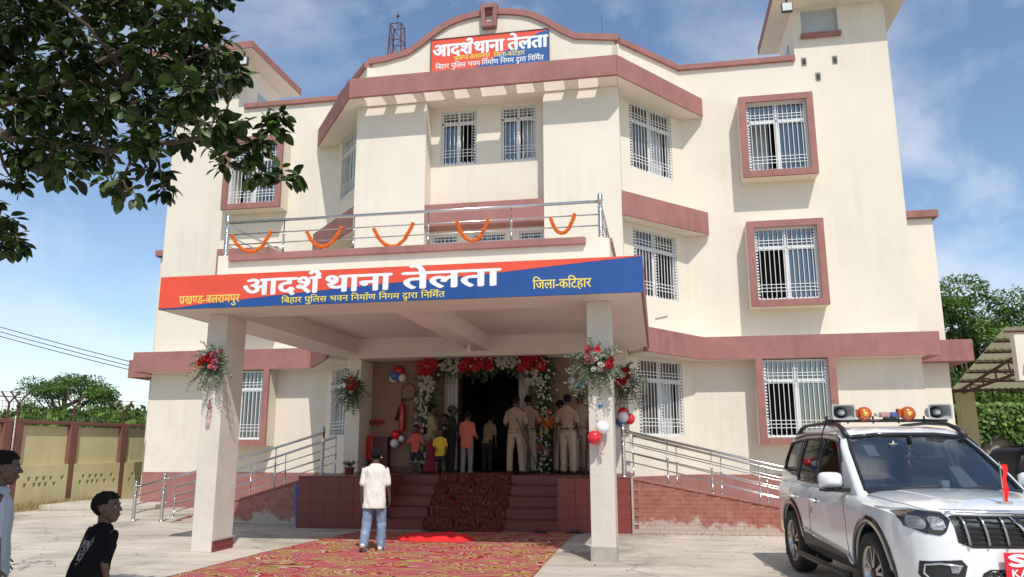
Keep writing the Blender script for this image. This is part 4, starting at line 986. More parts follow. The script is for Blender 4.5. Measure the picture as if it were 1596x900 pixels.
# dropped sandals at the right end of the steps
SH = None
for i, (x, y, r) in enumerate(((1.55, 14.1, .3), (1.66, 14.08, .5), (2.15, 14.14, -.9), (2.24, 14.18, -1.2))):
    G = empty('sandal', (x, y, .012), r, label=['leftmost dark sandal lying at the foot of the steps', 'second dark sandal from the left, beside the first at the steps', 'dark sandal at the left corner of the right tiled block', 'rightmost dark sandal, nearest the right column'][i], cat='sandal', group='sandals left before the steps')
    obj('sole', MB().prism([(-.04, -.12), (.04, -.12), (.045, .05), (.03, .12), (-.025, .12), (-.045, .05)], 0, .02), mat('sandal_dark', (.03, .02, .02), .7), G, bevel=.006)
    obj('strap', MB().tube([(-.042, .02, .015), (-.02, .03, .05), (.02, .03, .05), (.042, .02, .015)], .010, 6), MATS['sandal_dark'], G, smooth=True)
# potted plant on the platform corner
PP = empty('potted_plant', (-2.62, 15.6, .96), label='small dark plant on the platform by the rear left column', cat='plant')
obj('pot', MB().tube([(0, 0, 0), (0, 0, .14)], [.08, .11], 12), TILEDARK, PP); sprays('leaves', PP, (0, 0, .14), 16, .2, lambda i: (cos(i*2.4), sin(i*2.4), 1.1), .05, random.Random(2), EUCD)
# blue bin beside the left block
BC = mat('blue_plastic', (.01, .09, .50), .4)
BN_ = empty('dustbin', (-3.20, 14.66, 0), label='blue plastic dustbin standing at the left end of the left block of the steps', cat='dustbin'); BN_.scale = (.62, .62, .92)
obj('bin_body', MB().add([(-.12, -.13, .02), (.12, -.13, .02), (.12, .13, .02), (-.12, .13, .02), (-.16, -.17, .72), (.16, -.17, .72), (.16, .17, .72), (-.16, .17, .72)], [(0, 3, 2, 1), (4, 5, 6, 7), (0, 1, 5, 4), (1, 2, 6, 5), (2, 3, 7, 6), (3, 0, 4, 7)]), BC, BN_, bevel=.02)
obj('bin_lid', MB().prism([(-.18, .721), (.18, .721), (.17, .78), (.0, .92), (-.10, .90), (-.18, .80)], -.18, .18, 'y'), BC, BN_, bevel=.02)
# floodlights under the tower slabs
for s, lb in ((1, 'floodlight under the right roof tower slab'), (-1, 'floodlight under the left roof tower slab')):
    G = empty('floodlight', (s*7.2, 18.1, 12.28), label='grey '+lb, cat='floodlight', group='floodlights of the roof towers')
    obj('bracket', MB().box(-.02, .02, -.02, .02, -.16, 0), MATS['dark_metal'], G); obj('housing', MB().box(-.13, .13, -.06, .04, -.40, -.16), MATS['dark_metal'], G, bevel=.01); obj('lens', MB().box(-.11, .11, -.066, -.061, -.38, -.18), mat('lamp_lens', (.65, .68, .66), .25), G)
# lattice mast on the roof behind
T = empty('lattice_mast', (-4.98, 24.3, 10.9), label='rusty red lattice mast with a lamp on top, on the roof behind', cat='mast')
RU = mat('rusty_red_iron', (.13, .045, .04), .8, var=.3, vs=8)
h1, h2 = 0, 4.3
def cor(z, i): r = .40-.20*z/5.5; return Vector((r*(-1 if i in (0, 3) else 1), r*(-1 if i < 2 else 1), z))
for i in range(4): obj('mast_leg', MB().tube([cor(0, i), cor(5.5, i)], .028, 6), RU, T)
lev = [0, 1.1, 2.2, 3.2, 4.1, 4.85, 5.5]
for k in range(1, len(lev)):
    for i in range(4):
        obj('cross_bar', MB().tube([cor(lev[k], i), cor(lev[k], (i+1) % 4)], .018, 5), RU, T); obj('brace', MB().tube([cor(lev[k-1], i), cor(lev[k], (i+1) % 4)], .013, 5), RU, T)
obj('lightning_rod', MB().tube([(0, 0, 5.5), (0, 0, 6.05)], .014, 6), RU, T); obj('beacon', MB().ball((0, 0, 5.9), .06, 8, 6), RU, T, smooth=True)
obj('rod', MB().tube([(0, 0, 0), (0, 0, .7)], .006, 5), RU, label='thin lightning rod standing on the right end of the curved parapet', cat='rod').location = (2.75, 17.2, 11.1)
# ================================================================== compound wall on the left
WX = -11.9
OLIVE = mat('olive_cream_paint', (.60, .53, .31), .85, var=.12, vs=2, streak=.10, bump=.3, col2=(.42, .37, .22), c2s=1.6, c2t=.62)
PILL = mat('maroon_pillar_paint', (.20, .085, .065), .8, var=.2, vs=4, streak=.15, bump=.3)
CW = empty('compound_wall', (WX, 20, 0), label='cream compound wall with maroon pillars and little air holes, left of the building', cat='wall')
ys = [10.9, 12.9, 14.9, 16.9, 18.8, 20.85, 22.9, 24.9, 26.9, 28.9]
hz = [(17.39, .74), (17.28, .59), (17.65, .74), (17.58, .59), (17.88, .74), (17.76, .59), (18.12, .74), (17.96, .59), (18.25, .59), (18.51, .74), (18.64, .59)]
for a, b in zip(ys[:-1], ys[1:]):
    holes = []
    off = a-16.9
    for (y, z) in hz:
        yy = y+off
        if a+.15 < yy-.06 and yy+.06 < b-.15: holes.append((yy, z))
    # wall() runs from far to near so that its outer face looks at the yard
    H_ = [(b-.11-(y+.055), b-.11-(y-.055), z-.05, z+.05) for y, z in holes]
    m = MB().wall((WX-.04, b-.11), (WX-.04, a+.11), 0, 1.08, .12, [h for h in H_ if h[0] > 0]); m.v = [(x-WX, y-20, z) for x, y, z in m.v]
    obj('lower_panel', m, OLIVE, CW)
    obj('upper_panel', MB().box(-.10, -.035, a+.11-20, b-.11-20, 1.081, 2.06), OLIVE, CW)
    obj('ledge', MB().box(-.1, -.025, a+.115-20, b-.115-20, 1.075, 1.10), OLIVE, CW)
for y in ys: obj('pillar', MB().box(-.13, .07, y-.14-20, y+.14-20, 0, 2.10), PILL, CW, bevel=.01)
obj('pillar', MB().box(-.13, .071, 16.45-20, 16.70-20, 0, 2.10), PILL, CW, bevel=.01)
obj('coping', MB().box(-.14, .06, ys[0]-20, ys[-1]-20, 2.101, 2.20), PILL, CW, bevel=.01)
obj('drain_pipe', MB().tube([(.085, -3.27, .0), (.085, -3.27, 2.28)], .016, 8), mat('peeling_white', (.5, .46, .42), .8, var=.6, vs=14), CW, smooth=True)
# fence on the wall: Y shaped iron posts and a wire mesh
FN = empty('wall_fence', (WX-.03, 20, 2.2), label='rusty Y shaped iron posts with wire mesh on top of the left compound wall', cat='fence')
for y in [k-20 for k in ys]+[16.6-20]:
    obj('fence_post', MB().tube([(0, y, 0), (0, y, .42)], .028, 6).tube([(0, y, .38), (.16, y+.12, .68)], .024, 6).tube([(0, y, .38), (-.14, y-.12, .66)], .024, 6), RU, FN)
mb = MB(); y = ys[0]
while y < ys[-1]: mb.box(-.003, .003, y-20, y-20+.007, .0, .44); y += .11
for z in (.02, .15, .29, .43): mb.box(.004, .010, ys[0]-20, ys[-1]-20, z, z+.008)
obj('wire_mesh', mb, mat('dark_wire', (.02, .02, .018), .7), FN, kind='stuff')
for zz in (.55, .66):
    obj('barbed_wire', MB().tube([(.1+.03*sin(i), ys[0]-20+i*.9, zz+.02*sin(i*1.7)) for i in range(21)], .006, 4), MATS['dark_wire'], FN)
# gutter slab and path along the wall
obj('gutter_slab', MB().prism([(-11.3, 17.2), (-8.6, 17.9), (-9.0, 19.6), (-11.6, 19.6)], .0, .13), mat('pale_concrete', (.50, .46, .39), .9, var=.2, vs=3, bump=.5), kind='structure', bevel=.02)
# dry weeds
rng = np.random.default_rng(4); n = 2600
yy = rng.uniform(15.2, 19.5, n); xx = -11.78+np.abs(rng.normal(0, .30, n)); pos = np.stack([xx, yy, np.zeros(n)+.0], 1)
d = np.stack([rng.normal(0, .45, n), rng.normal(0, .45, n), rng.uniform(.6, 1.2, n)], 1)
scatter('dry_weeds', pos, d, rng.normal(0, 1, (n, 3)), rng.uniform(.4, 1.3, n), leaf_geom(.20, .012), leafmat('dry_weed', (.18, .14, .06), (.50, .38, .20), .8, 4, .2, c3=(.30, .24, .11)), label='dry straw coloured weeds along the foot of the compound wall', cat='weeds', kind='stuff')
n = 900; r_ = np.random.default_rng(21); xx = np.concatenate([r_.uniform(-11.6, -9, 200), r_.uniform(3.3, 8, 350), r_.uniform(-6, 12, 350)]); yy = np.concatenate([r_.uniform(14, 20, 200), 14.38-np.abs(r_.normal(0, .12, 350)), r_.uniform(9.2, 16, 350)])
kp = ~((xx > -2.3) & (xx < 2.4)); xx, yy = xx[kp], yy[kp]; n = len(xx)
scatter('litter', np.stack([xx, yy, np.full(n, .006)], 1), r_.normal(0, 1, (n, 3))*np.array([1, 1, .15]), np.array([0, 0, 1.])+r_.normal(0, .3, (n, 3)), r_.uniform(.25, 1.1, n), leaf_geom(.045, .028), leafmat('dry_litter', (.12, .08, .05), (.40, .32, .22), .9, 5, .05), label='scattered grit and dry leaf litter on the concrete yard', cat='litter', kind='stuff')
# ================================================================== trees and shrubs
BARK = mat('bark', (.11, .085, .06), .9, var=.4, vs=6, bump=.8)
def tree(loc, h, cr, label, m, n=9000, leaf=.35, flat=1.0, seed=0, nclump=26, trunk=.2, low=.35, name='tree', group=None, asp=.4, lean=(0, 0)):
    rg = np.random.default_rng(seed); G = empty(name, loc, label=label, cat='tree', group=group)
    cz = h*(low+1)/2; rz = h*(1-low)/2*flat
    cl = []
    for i in range(nclump):
        v = rg.normal(0, 1, 3); v /= np.linalg.norm(v); r = rg.uniform(.35, 1.0)**.6
        cl.append((v[0]*cr*r+lean[0], v[1]*cr*r+lean[1], cz+v[2]*rz*r, rg.uniform(.22, .42)*cr))
    w = np.array([c[3]**2 for c in cl]); idx = rg.choice(len(cl), n, p=w/w.sum()); C_ = np.array(cl)[idx]
    v = rg.normal(0, 1, (n, 3)); v /= np.linalg.norm(v, axis=1)[:, None]; rr = rg.uniform(.25, 1.08, n)**.5
    pos = C_[:, :3]+v*(C_[:, 3]*rr)[:, None]*np.array([1, 1, .62 if flat >= .8 else .3])
    d = v+rg.normal(0, .7, (n, 3)); d[:, 2] -= .35
    up = np.array([0, 0, 1.])+rg.normal(0, .55, (n, 3))
    scatter('crown', pos, d, up, rg.uniform(.6, 1.25, n), leaf_geom(leaf, leaf*asp), m, G, kind='stuff')
    rg2 = random.Random(seed); tb = MB(); top = Vector((lean[0]*.6, lean[1]*.6, cz)); 
    tb.tube([(0, 0, -.1), (.05*h*.1, 0, h*low*.5), (lean[0]*.3, lean[1]*.3, h*low), top], [trunk*1.25, trunk, trunk*.85, trunk*.3], 9)
    obj('trunk', tb, BARK, G, smooth=True)
    lb = MB()
    for c in cl[:16]:
        t = rg2.uniform(.4, .95); a = Vector((lean[0]*.3*t, lean[1]*.3*t, h*low*(.7+.5*t))); b = Vector(c[:3]); mdl = (a+b)/2+Vector((0, 0, -.04*h))
        lb.tube([a, mdl, b], [trunk*.35, trunk*.22, trunk*.07], 6)
    obj('limbs', lb, BARK, G, smooth=True)
    return G
GL1 = leafmat('leaf_mid_green', (.025, .055, .012), (.13, .21, .045), .55, .5, .25, c3=(.06, .12, .02))
GL2 = leafmat('leaf_bright_green', (.035, .08, .012), (.19, .29, .06), .5, .6, .3, c3=(.09, .17, .03))
GL3 = leafmat('leaf_dark_green', (.015, .032, .010), (.08, .13, .03), .55, .4, .2, c3=(.035, .07, .016))
tree((-47.5, 60, 0), 8.7, 3.5, 'flat topped spreading tree beyond the compound wall, left background', GL1, 6500, .26, .60, 31, 34, .3, .50, lean=(.6, 0))
tree((-52.5, 62, 0), 6.0, 2.2, 'small round tree at the far left above the fence', GL1, 3500, .28, .8, 32, 16, .2, .5)
tree((-39.2, 55, 0), 6.4, 1.5, 'narrow bright tree peeping out beside the building corner', GL2, 3500, .26, 1, 33, 16, .15, .3)
tree((-42.5, 58, 0), 4.6, 2.6, 'low bushy tree right of the flat topped one', GL1, 4500, .26, .9, 34, 18, .15, .15)
for i, (x, y, h, r, lb, m_) in enumerate(((17.3, 37, 8.7, 3.0, 'tall leafy tree rising right beside the building edge', GL2), (21.2, 39, 9.0, 3.4, 'broad leafy tree above the shed roof at the right edge', GL2),
     (14.2, 42, 7.6, 2.6, 'darker tree standing behind the right corner of the building', GL3), (18.2, 43, 6.6, 3.6, 'dark tree seen under the shed roof', GL3), (25, 42, 9, 3.6, 'leafy tree beyond the right edge of the shed', GL1))):
    tree((x, y, 0), h, r, lb, m_, 20000, .21, 1, 40+i, 34, .25, .12)
# undergrowth beyond the wall
rng = np.random.default_rng(8); n = 85000
x = rng.uniform(-62, -12.6, n); y = rng.uniform(20, 60, n); keep = (x < -12.6-(y-20)*.30) | (y < 32); x, y = x[keep], y[keep]; n = len(x)
hh = 2.0+.35*np.sin(x*.9+y*.4)+.35*np.sin(x*.37-y*.8)+(y-20)*.055
z = hh*rng.uniform(.55, 1, n)**.7
scatter('undergrowth', np.stack([x, y, z], 1), rng.normal(0, 1, (n, 3)), np.array([0, 0, 1.])+rng.normal(0, .4, (n, 3)), rng.uniform(.7, 1.5, n), leaf_geom(.27, .15), leafmat('undergrowth_green', (.03, .07, .012), (.17, .27, .045), .6, .5, .3, c3=(.085, .15, .025)), label='tangle of green shrubs and creepers beyond the compound wall', cat='shrubs', kind='stuff')
# power cables
for i, (za, zb) in enumerate(((5.62, 4.20), (5.42, 4.08), (5.20, 3.98))):
    pts = [Vector((-17.8-14*(0), 22, za))]; a = Vector((-30, 22.5, za+3.4)); b = Vector((-9.6, 21, zb-.7))
    obj('power_cable', MB().tube([a+(b-a)*(k/20)+Vector((0, 0, -.45*4*(k/20)*(1-k/20)*.5)) for k in range(21)], .012, 5), BKR, label=('topmost', 'middle', 'lowest')[i]+' of the three power cables running to the building from the left', cat='cable')
obj('thin_cable', MB().tube([Vector((-30, 15.5, 4.2))+(Vector((-11.95, 18.9, 2.78))-Vector((-30, 15.5, 4.2)))*(k/10)+Vector((0, 0, -.5*(k/10)*(1-k/10))) for k in range(11)], .010, 5), BKR, label='thick black cable drooping to the fence post at the far left', cat='cable')
# ================================================================== shed, ivy wall and small building on the right
S = empty('shed', (12.8, 24, 0), label='open shed with a corrugated sheet roof on rusty trusses, right edge', cat='shed')
SHT = leafmat('translucent_sheet', (.34, .33, .20), (.46, .44, .28), .6, 1.0, .45)
def shp(n_, mb, m, **k):
    mb.v = [(a-12.8, b-24, c) for a, b, c in mb.v]; return obj(n_, mb, m, S, **k)
E0, E1 = (26.0, 3.22), (21.9, 4.42)
nrow = 6
for r in range(nrow):
    t0, t1 = r/nrow, (r+1)/nrow; y0 = E0[0]+(E1[0]-E0[0])*t0; y1 = E0[0]+(E1[0]-E0[0])*(t1+.03); z0 = E0[1]+(E1[1]-E0[1])*t0+.012*r; z1 = E0[1]+(E1[1]-E0[1])*(t1+.03)+.012*r
    vs = []; fs = []; nn_ = 140
    for i in range(nn_+1):
        xx_ = 12.62+6.4*i/nn_; w_ = .014*sin(i*pi/2)
        vs += [(xx_, y0, z0+w_), (xx_, y1, z1+w_)]
    for i in range(nn_): fs.append((2*i, 2*i+2, 2*i+3, 2*i+1))
    shp('roof_sheet', MB().add(vs, fs), SHT, smooth=True)
    shp('purlin', MB().tube([(12.6, y0-.02, z0-.05), (19.0, y0-.02, z0-.05)], .03, 5), RU)
shp('purlin', MB().tube([(12.6, 21.85, 4.4), (19.0, 21.85, 4.4)], .03, 5), RU)
def truss(P0, P1, Q1, n):
    P0, P1, Q1 = Vector(P0), Vector(P1), Vector(Q1); Q0 = P0+Vector((.05, 0, -.06))
    shp('rafter', MB().tube([P0, P1], .04, 6), RU); shp('tie_beam', MB().tube([Q0, Q1], .04, 6), RU)
    for i in range(1, n+1):
        a = P0+(P1-P0)*i/n; b = Q0+(Q1-Q0)*i/n; shp('strut', MB().tube([a, b], .025, 5), RU)
        a0 = P0+(P1-P0)*(i-1)/n; shp('strut', MB().tube([a0, b], .018, 5), RU)
truss((12.75, 25.9, 3.12), (13.45, 21.2, 4.25), (13.50, 21.2, 3.62), 7)
truss((15.75, 25.9, 3.12), (16.45, 21.2, 4.25), (16.50, 21.2, 3.62), 7)
for x in (12.72, 15.8, 18.8):
    shp('shed_column', MB().box(x, x+.42, 25.7, 26.1, 0, 3.1), mat('tan_paint', (.50, .42, .24), .85, var=.12, streak=.15)); shp('pipe_post', MB().tube([(x+.6, 22, 0), (x+.6, 22, 4.3)], .05, 8), RU)
IW = empty('ivy_wall', (17, 29.2, 0), label='old grey wall overgrown with bright ivy beneath the shed roof', cat='wall')
obj('bare_wall', MB().box(-5.5, 8, 0, .25, 0, 2.75), mat('stained_plaster', (.30, .25, .20), .9, var=.4, vs=1.2, streak=.4, bump=.5, col2=(.42, .33, .27), c2s=.8, c2t=.5), IW)
rng = np.random.default_rng(12); n = 16000; x = rng.uniform(-5.6, 8, n); z = rng.uniform(.0, 2.95, n)
mask = (z > 1.75+.35*np.sin(x*1.3)+.35*np.sin(x*3.1+1)) | (np.abs(np.sin(x*.9+.5)) < .45) | (rng.uniform(0, 1, n) < .04)
x, z = x[mask], z[mask]; n = len(x); pos = np.stack([x, -.05-rng.uniform(0, .28, n)*(z/2.9), z], 1)
scatter('ivy', pos, np.stack([rng.normal(0, .6, n), -rng.uniform(0, .8, n), -rng.uniform(.1, 1, n)], 1), np.stack([rng.normal(0, .5, n), -np.ones(n), rng.uniform(0, .8, n)], 1), rng.uniform(.6, 1.3, n), leaf_geom(.17, .13), GL2, IW, kind='stuff')
GH = empty('guard_room', (13.26, 19, 0), label='corner of a small cream building with a maroon ledge cut by the right edge', cat='building')
obj('guard_wall', MB().box(-1.62, 2, 0, .22, 2.93, 3.95), CREAM, GH); obj('guard_ledge', MB().box(-1.50, 2.1, -.12, .3, 3.2, 3.28), MAROON, GH, bevel=.01); obj('guard_step', MB().box(-1.42, 2, .02, .24, 2.78, 2.929), MAROON, GH); obj('lower_wall', MB().box(-.9, 2, .05, .25, 0, 2.779), CREAM, GH)
# ================================================================== people
def blob(mb, voxel, smooth=3):
    me = mb.mesh('b', None) if False else None
    me = bpy.data.meshes.new('b'); me.from_pydata(mb.v, [], mb.f); me.update()
    o = bpy.data.objects.new('b', me); COL.objects.link(o)
    r = o.modifiers.new('r', 'REMESH'); r.mode = 'VOXEL'; r.voxel_size = voxel; r.use_smooth_shade = True
    s = o.modifiers.new('s', 'SMOOTH'); s.factor = .5; s.iterations = smooth
    bpy.context.view_layer.update()
    out = bpy.data.meshes.new_from_object(o.evaluated_get(bpy.context.evaluated_depsgraph_get()))
    n = len(out.vertices); co = np.empty(n*3); out.vertices.foreach_get('co', co); f = [tuple(p.vertices) for p in out.polygons]
    bpy.data.objects.remove(o); bpy.data.meshes.remove(me); bpy.data.meshes.remove(out)
    return co.reshape(-1, 3), f
def cone(mb, p0, p1, r0, r1, n=12, fl=1.0, side=None):
    """tapered limb with rounded ends; fl flattens it across 'side'"""
    p0, p1 = Vector(p0), Vector(p1); d = p1-p0; L_ = d.length; d.normalize(); u = (Vector(side) if side else d.orthogonal()); u = (u-d*u.dot(d)).normalized(); w = d.cross(u)
    prof = [(-r0, .02), (-r0*.86, r0*.5), (-r0*.5, r0*.86), (0, r0)]+[(L_*t, r0+(r1-r0)*t) for t in (.33, .66)]+[(L_, r1), (L_+r1*.5, r1*.86), (L_+r1*.86, r1*.5), (L_+r1, .02)]
    vs = []; fs = []
    for a, r in prof:
        for k in range(n):
            an = 2*pi*k/n; vs.append(p0+d*a+u*cos(an)*r+w*sin(an)*r*fl)
    for i in range(len(prof)-1):
        for k in range(n): fs.append((i*n+k, i*n+(k+1) % n, (i+1)*n+(k+1) % n, (i+1)*n+k))
    fs.append(tuple(range(n-1, -1, -1))); fs.append(tuple((len(prof)-1)*n+k for k in range(n)))
    mb.add(vs, fs)
def loft(mb, secs, n=18):
    """secs: (centre, rx, ry, xdir, ydir)"""
    vs = []; fs = []
    for c, rx, ry, xd, yd in secs:
        for k in range(n):
            an = 2*pi*k/n; vs.append(Vector(c)+Vector(xd)*cos(an)*rx+Vector(yd)*sin(an)*ry)
    for i in range(len(secs)-1):
        for k in range(n): fs.append((i*n+k, i*n+(k+1) % n, (i+1)*n+(k+1) % n, (i+1)*n+k))
    fs.append(tuple(range(n-1, -1, -1))); fs.append(tuple((len(secs)-1)*n+k for k in range(n))); mb.add(vs, fs)
# head, chin at z 0, crown at z 1, looking along +y
hm = MB()
hm.ball((0, -.07, .64), (.335, .42, .365), 24, 16).ball((0, .05, .45), (.285, .325, .36), 24, 16).ball((0, .14, .20), (.185, .20, .16), 16, 10).ball((0, .20, .13), (.10, .12, .10), 12, 8)
hm.ball((0, .30, .60), (.20, .085, .05), 14, 8).ball((.15, .25, .43), (.10, .10, .09), 12, 8).ball((-.15, .25, .43), (.10, .10, .09), 12, 8)
cone(hm, (0, .355, .56), (0, .43, .415), .032, .055, 10); hm.ball((.05, .385, .39), (.04, .045, .03), 8, 6).ball((-.05, .385, .39), (.04, .045, .03), 8, 6)
hm.ball((0, .345, .285), (.10, .06, .028), 12, 6).ball((0, .34, .235), (.085, .06, .032), 12, 6)
for s in (1, -1):
    hm.ball((s*.335, -.03, .48), (.03, .075, .12), 10, 8).ball((s*.35, -.06, .51), (.03, .07, .08), 10, 8)
cone(hm, (0, -.10, .32), (0, -.12, -.30), .20, .215, 16)
HEAD = blob(hm, .021, 3)
hv, hf = HEAD
def hairset(low=.34, front=.66, k=1.09, seed=1, spiky=.085):
    cen = hv[np.array([f[0] for f in hf])]
    sel = (cen[:, 2] > front+.12+.0*cen[:, 1]) | ((cen[:, 1] < .02+(cen[:, 2]-.55)*.75) & (cen[:, 2] > low)) | ((cen[:, 1] < .16) & (cen[:, 2] > front-.03))
    ear = (abs(cen[:, 0]) > .29) & (cen[:, 2] < .62) & (cen[:, 1] > -.14)
    sel &= ~ear
    idx = sorted({i for f, s in zip(hf, sel) if s for i in f}); mp = {a: b for b, a in enumerate(idx)}
    v = hv[idx].copy(); c = np.array([0, -.05, .60]); d = v-c
    nn = np.array([noise.noise(Vector(tuple(p*9+seed))) for p in v]); n2_ = np.array([noise.noise(Vector(tuple(p*26+seed))) for p in v])
    v = c+d*(k+spiky*nn+spiky*.9*n2_)[:, None]
    return v, [tuple(mp[i] for i in f) for f, s in zip(hf, sel) if s]
HAIR = hairset()
# relaxed hand: wrist at origin, fingers along -z, palm facing +x, thumb towards +y; unit = hand length
hd = MB()
hd.ball((0, 0, -.24), (.105, .205, .27), 14, 10)
cone(hd, (0, 0, .06), (0, 0, -.1), .12, .13, 12, .8, (0, 1, 0))
for y, L1, c in ((.15, .46, .05), (.05, .52, .02), (-.05, .49, .04), (-.145, .40, .09)):
    a = Vector((0, y, -.44)); b = a+Vector((.05+c*.6, y*.25, -L1*.45)); e = b+Vector((.11+c, y*.1, -L1*.40)); cone(hd, a, b, .052, .046, 8); cone(hd, b, e, .046, .036, 8)
a = Vector((.02, .15, -.16)); b = Vector((.06, .31, -.33)); e = Vector((.10, .36, -.50)); cone(hd, a, b, .062, .05, 8); cone(hd, b, e, .05, .040, 8)
HAND = blob(hd, .026, 2)
def xf(vf, mat4):
    v, f = vf; m = np.array(mat4); return v@m[:3, :3].T+m[:3, 3], f
def frame(origin, xd, yd, zd, s):
    m = Matrix((Vector(xd)*s, Vector(yd)*s, Vector(zd)*s)).transposed().to_4x4(); m.translation = origin; return m
def mesh_np(name, parts, m, smooth=True):
    V = []; F = []; b = 0
    for v, f in parts:
        V.append(v); F += [tuple(i+b for i in q) for q in f]; b += len(v)
    me = bpy.data.meshes.new(name); me.from_pydata(np.concatenate(V).tolist(), [], F); me.materials.append(m)
    if smooth: me.polygons.foreach_set('use_smooth', [True]*len(me.polygons))
    me.update(); return me
def folds(v, amp, fx=18, fz=7, seed=0, c=None):
    """push cloth in and out along horizontal directions to make creases"""
    cx, cy = v[:, 0].mean(), v[:, 1].mean(); out = v.copy()
    for i, p in enumerate(v):
        q = Vector((p[0]*fx+seed, p[1]*fx, p[2]*fz+p[0]*fx*.5)); a = noise.noise(q); b = noise.noise(q*2.3)
        k = amp*(a*1.3+b*.6); d = Vector((p[0]-cx, p[1]-cy, 0)); d = d.normalized() if d.length > .02 else Vector((0, 0, 0))
        out[i, 0] += d.x*k; out[i, 1] += d.y*k; out[i, 2] += .25*k
    return out
SKIN = mat('brown_skin', (.17, .085, .05), .5, var=.1, vs=8); SKIND = mat('dark_brown_skin', (.085, .042, .026), .5, var=.1, vs=8)
HAIRM = mat('black_hair', (.010, .008, .007), .75, var=.4, vs=40, bump=1.0, bs=160, spec=.15)
EYEW = mat('eye_white', (.34, .31, .28), .3); EYEB = mat('eye_dark', (.01, .008, .007), .2); LIP = mat('lips', (.10, .042, .035), .6)
D0 = Vector((0, 0, -1))
def person(label, loc, rz, h, hh=None, skin=SKIN, lean=0, turn=0, nod=0, arms=None, legs=None, top=None, sleeve='short', bottom=None, bstyle='trousers', shoes=None, hair=True, cap=None, vox=.011, face=True, topz=.50, width=1.0, extras=None, belly=1.0):
    """arms/legs: {'L': (upper dir, lower dir), 'R': ...}; R is +x when facing +y"""
    G = empty('person', loc, rz, label=label, cat='person')
    hh = (hh or h/6.9)*1.10; W_ = width
    arms = arms or {}; legs = legs or {}
    A_ = {'R': (Vector((.10, .02, -1)), Vector((.04, .12, -1))), 'L': (Vector((-.10, .02, -1)), Vector((-.04, .12, -1)))}
    A_.update({k: (Vector(a), Vector(b)) for k, (a, b) in arms.items()})
    B_ = {'R': (Vector((.04, .02, -1)), Vector((.02, -.03, -1))), 'L': (Vector((-.04, .02, -1)), Vector((-.02, -.03, -1)))}
    B_.update({k: (Vector(a), Vector(b)) for k, (a, b) in legs.items()})
    neckz = h-hh*1.02; legL = .48*h; hipz = legL+.03*h
    shz = neckz-.035*h; pel = Vector((0, 0, hipz))
    rot = Matrix.Rotation(-lean, 3, 'X')
    up = lambda p: pel+rot@(Vector(p)-pel)
    X_, Y_ = Vector((1, 0, 0)), rot@Vector((0, 1, 0))
    # legs
    J = {}
    for k, s in (('R', 1), ('L', -1)):
        hp = Vector((s*.052*h*W_, 0, hipz-.01*h)); kn = hp+B_[k][0].normalized()*.235*h; an = kn+B_[k][1].normalized()*.225*h; J[k] = (hp, kn, an)
    low = min(J['R'][2].z, J['L'][2].z)-.042*h
    sh = Vector((0, 0, -low)); pel += sh
    J = {k: tuple(p+sh for p in v) for k, v in J.items()}; hipz -= low; neckz -= low; shz -= low
    SJ = {}
    for k, s in (('R', 1), ('L', -1)):
        a = up((s*.104*h*W_, -.005*h, shz-.018*h)); e = a+A_[k][0].normalized()*.168*h; w = e+A_[k][1].normalized()*.145*h; SJ[k] = (a, e, w)
    T = lambda k_, e_: [(up((0, -.004*h, hipz-.045*h)), .080*h*W_*k_, .058*h*k_*belly, X_, Y_), (up((0, 0, hipz+.02*h)), .086*h*W_*k_, .060*h*k_*belly, X_, Y_), (up((0, 0, hipz+.10*h)), .074*h*W_*k_, .052*h*k_*belly, X_, Y_),
        (up((0, .004*h, hipz+.19*h)), .086*h*W_*k_, .058*h*k_*belly, X_, Y_), (up((0, 0, shz-.050*h)), .104*h*W_*k_, .060*h*k_, X_, Y_), (up((0, -.004*h, shz-.012*h)), .098*h*W_*k_, .048*h*k_, X_, Y_), (up((0, -.004*h, shz+.012*h)), .066*h*W_*k_, .040*h*k_, X_, Y_), (up((0, -.004*h, shz+.036*h)), .036*h*k_, .034*h*k_, X_, Y_)]
    b = MB(); loft(b, T(.93, 0)); cone(b, up((0, -.006*h, shz)), up((0, .0, neckz+.10*hh)), .031*h, .029*h)
    for k in 'RL':
        a, e, w = SJ[k]; cone(b, a, e, .025*h, .022*h); cone(b, e, w, .023*h, .0155*h)
        hp, kn, an = J[k]; cone(b, hp, kn, .047*h, .032*h); cone(b, kn, an, .031*h, .019*h); ft = Vector((0, 1, 0)); 
        if shoes is None: cone(b, an+Vector((0, -.015*h, -.026*h)), an+Vector((0, .085*h, -.030*h)), .021*h, .016*h, 10, .7, (1, 0, 0))
    v, f = blob(b, vox, 2); parts = [(v, f)]
    hr = Matrix.Rotation(turn, 3, 'Z')@Matrix.Rotation(-nod-lean*.4, 3, 'X')
    ho = up((0, .012*h, neckz))
    Hm = frame(ho, hr@Vector((1, 0, 0)), hr@Vector((0, 1, 0)), hr@Vector((0, 0, 1)), hh)
    parts.append(xf(HEAD, Hm))
    for k, s in (('R', 1), ('L', -1)):
        a, e, w = SJ[k]; zd = (e-w).normalized(); yd = Vector((0, 1, .01)); yd = (yd-zd*yd.dot(zd)).normalized(); xd = yd.cross(zd)
        if s > 0: xd = -xd
        m = frame(w+zd*.01*h, xd, yd, zd, .098*h); hp_ = xf(HAND, m)
        if s > 0: hp_ = (hp_[0], [q[::-1] for q in hp_[1]])
        parts.append(hp_)
    link('body', mesh_np('body', parts, skin), G)
    def cl(name, mb, m, vx=vox, sm=2, amp=.006, seed=0, flat=None):
        v, f = blob(mb, vx, sm); v = folds(v, amp, seed=seed+len(v) % 13)
        return link(name, mesh_np(name, [(v, f)], m), G)
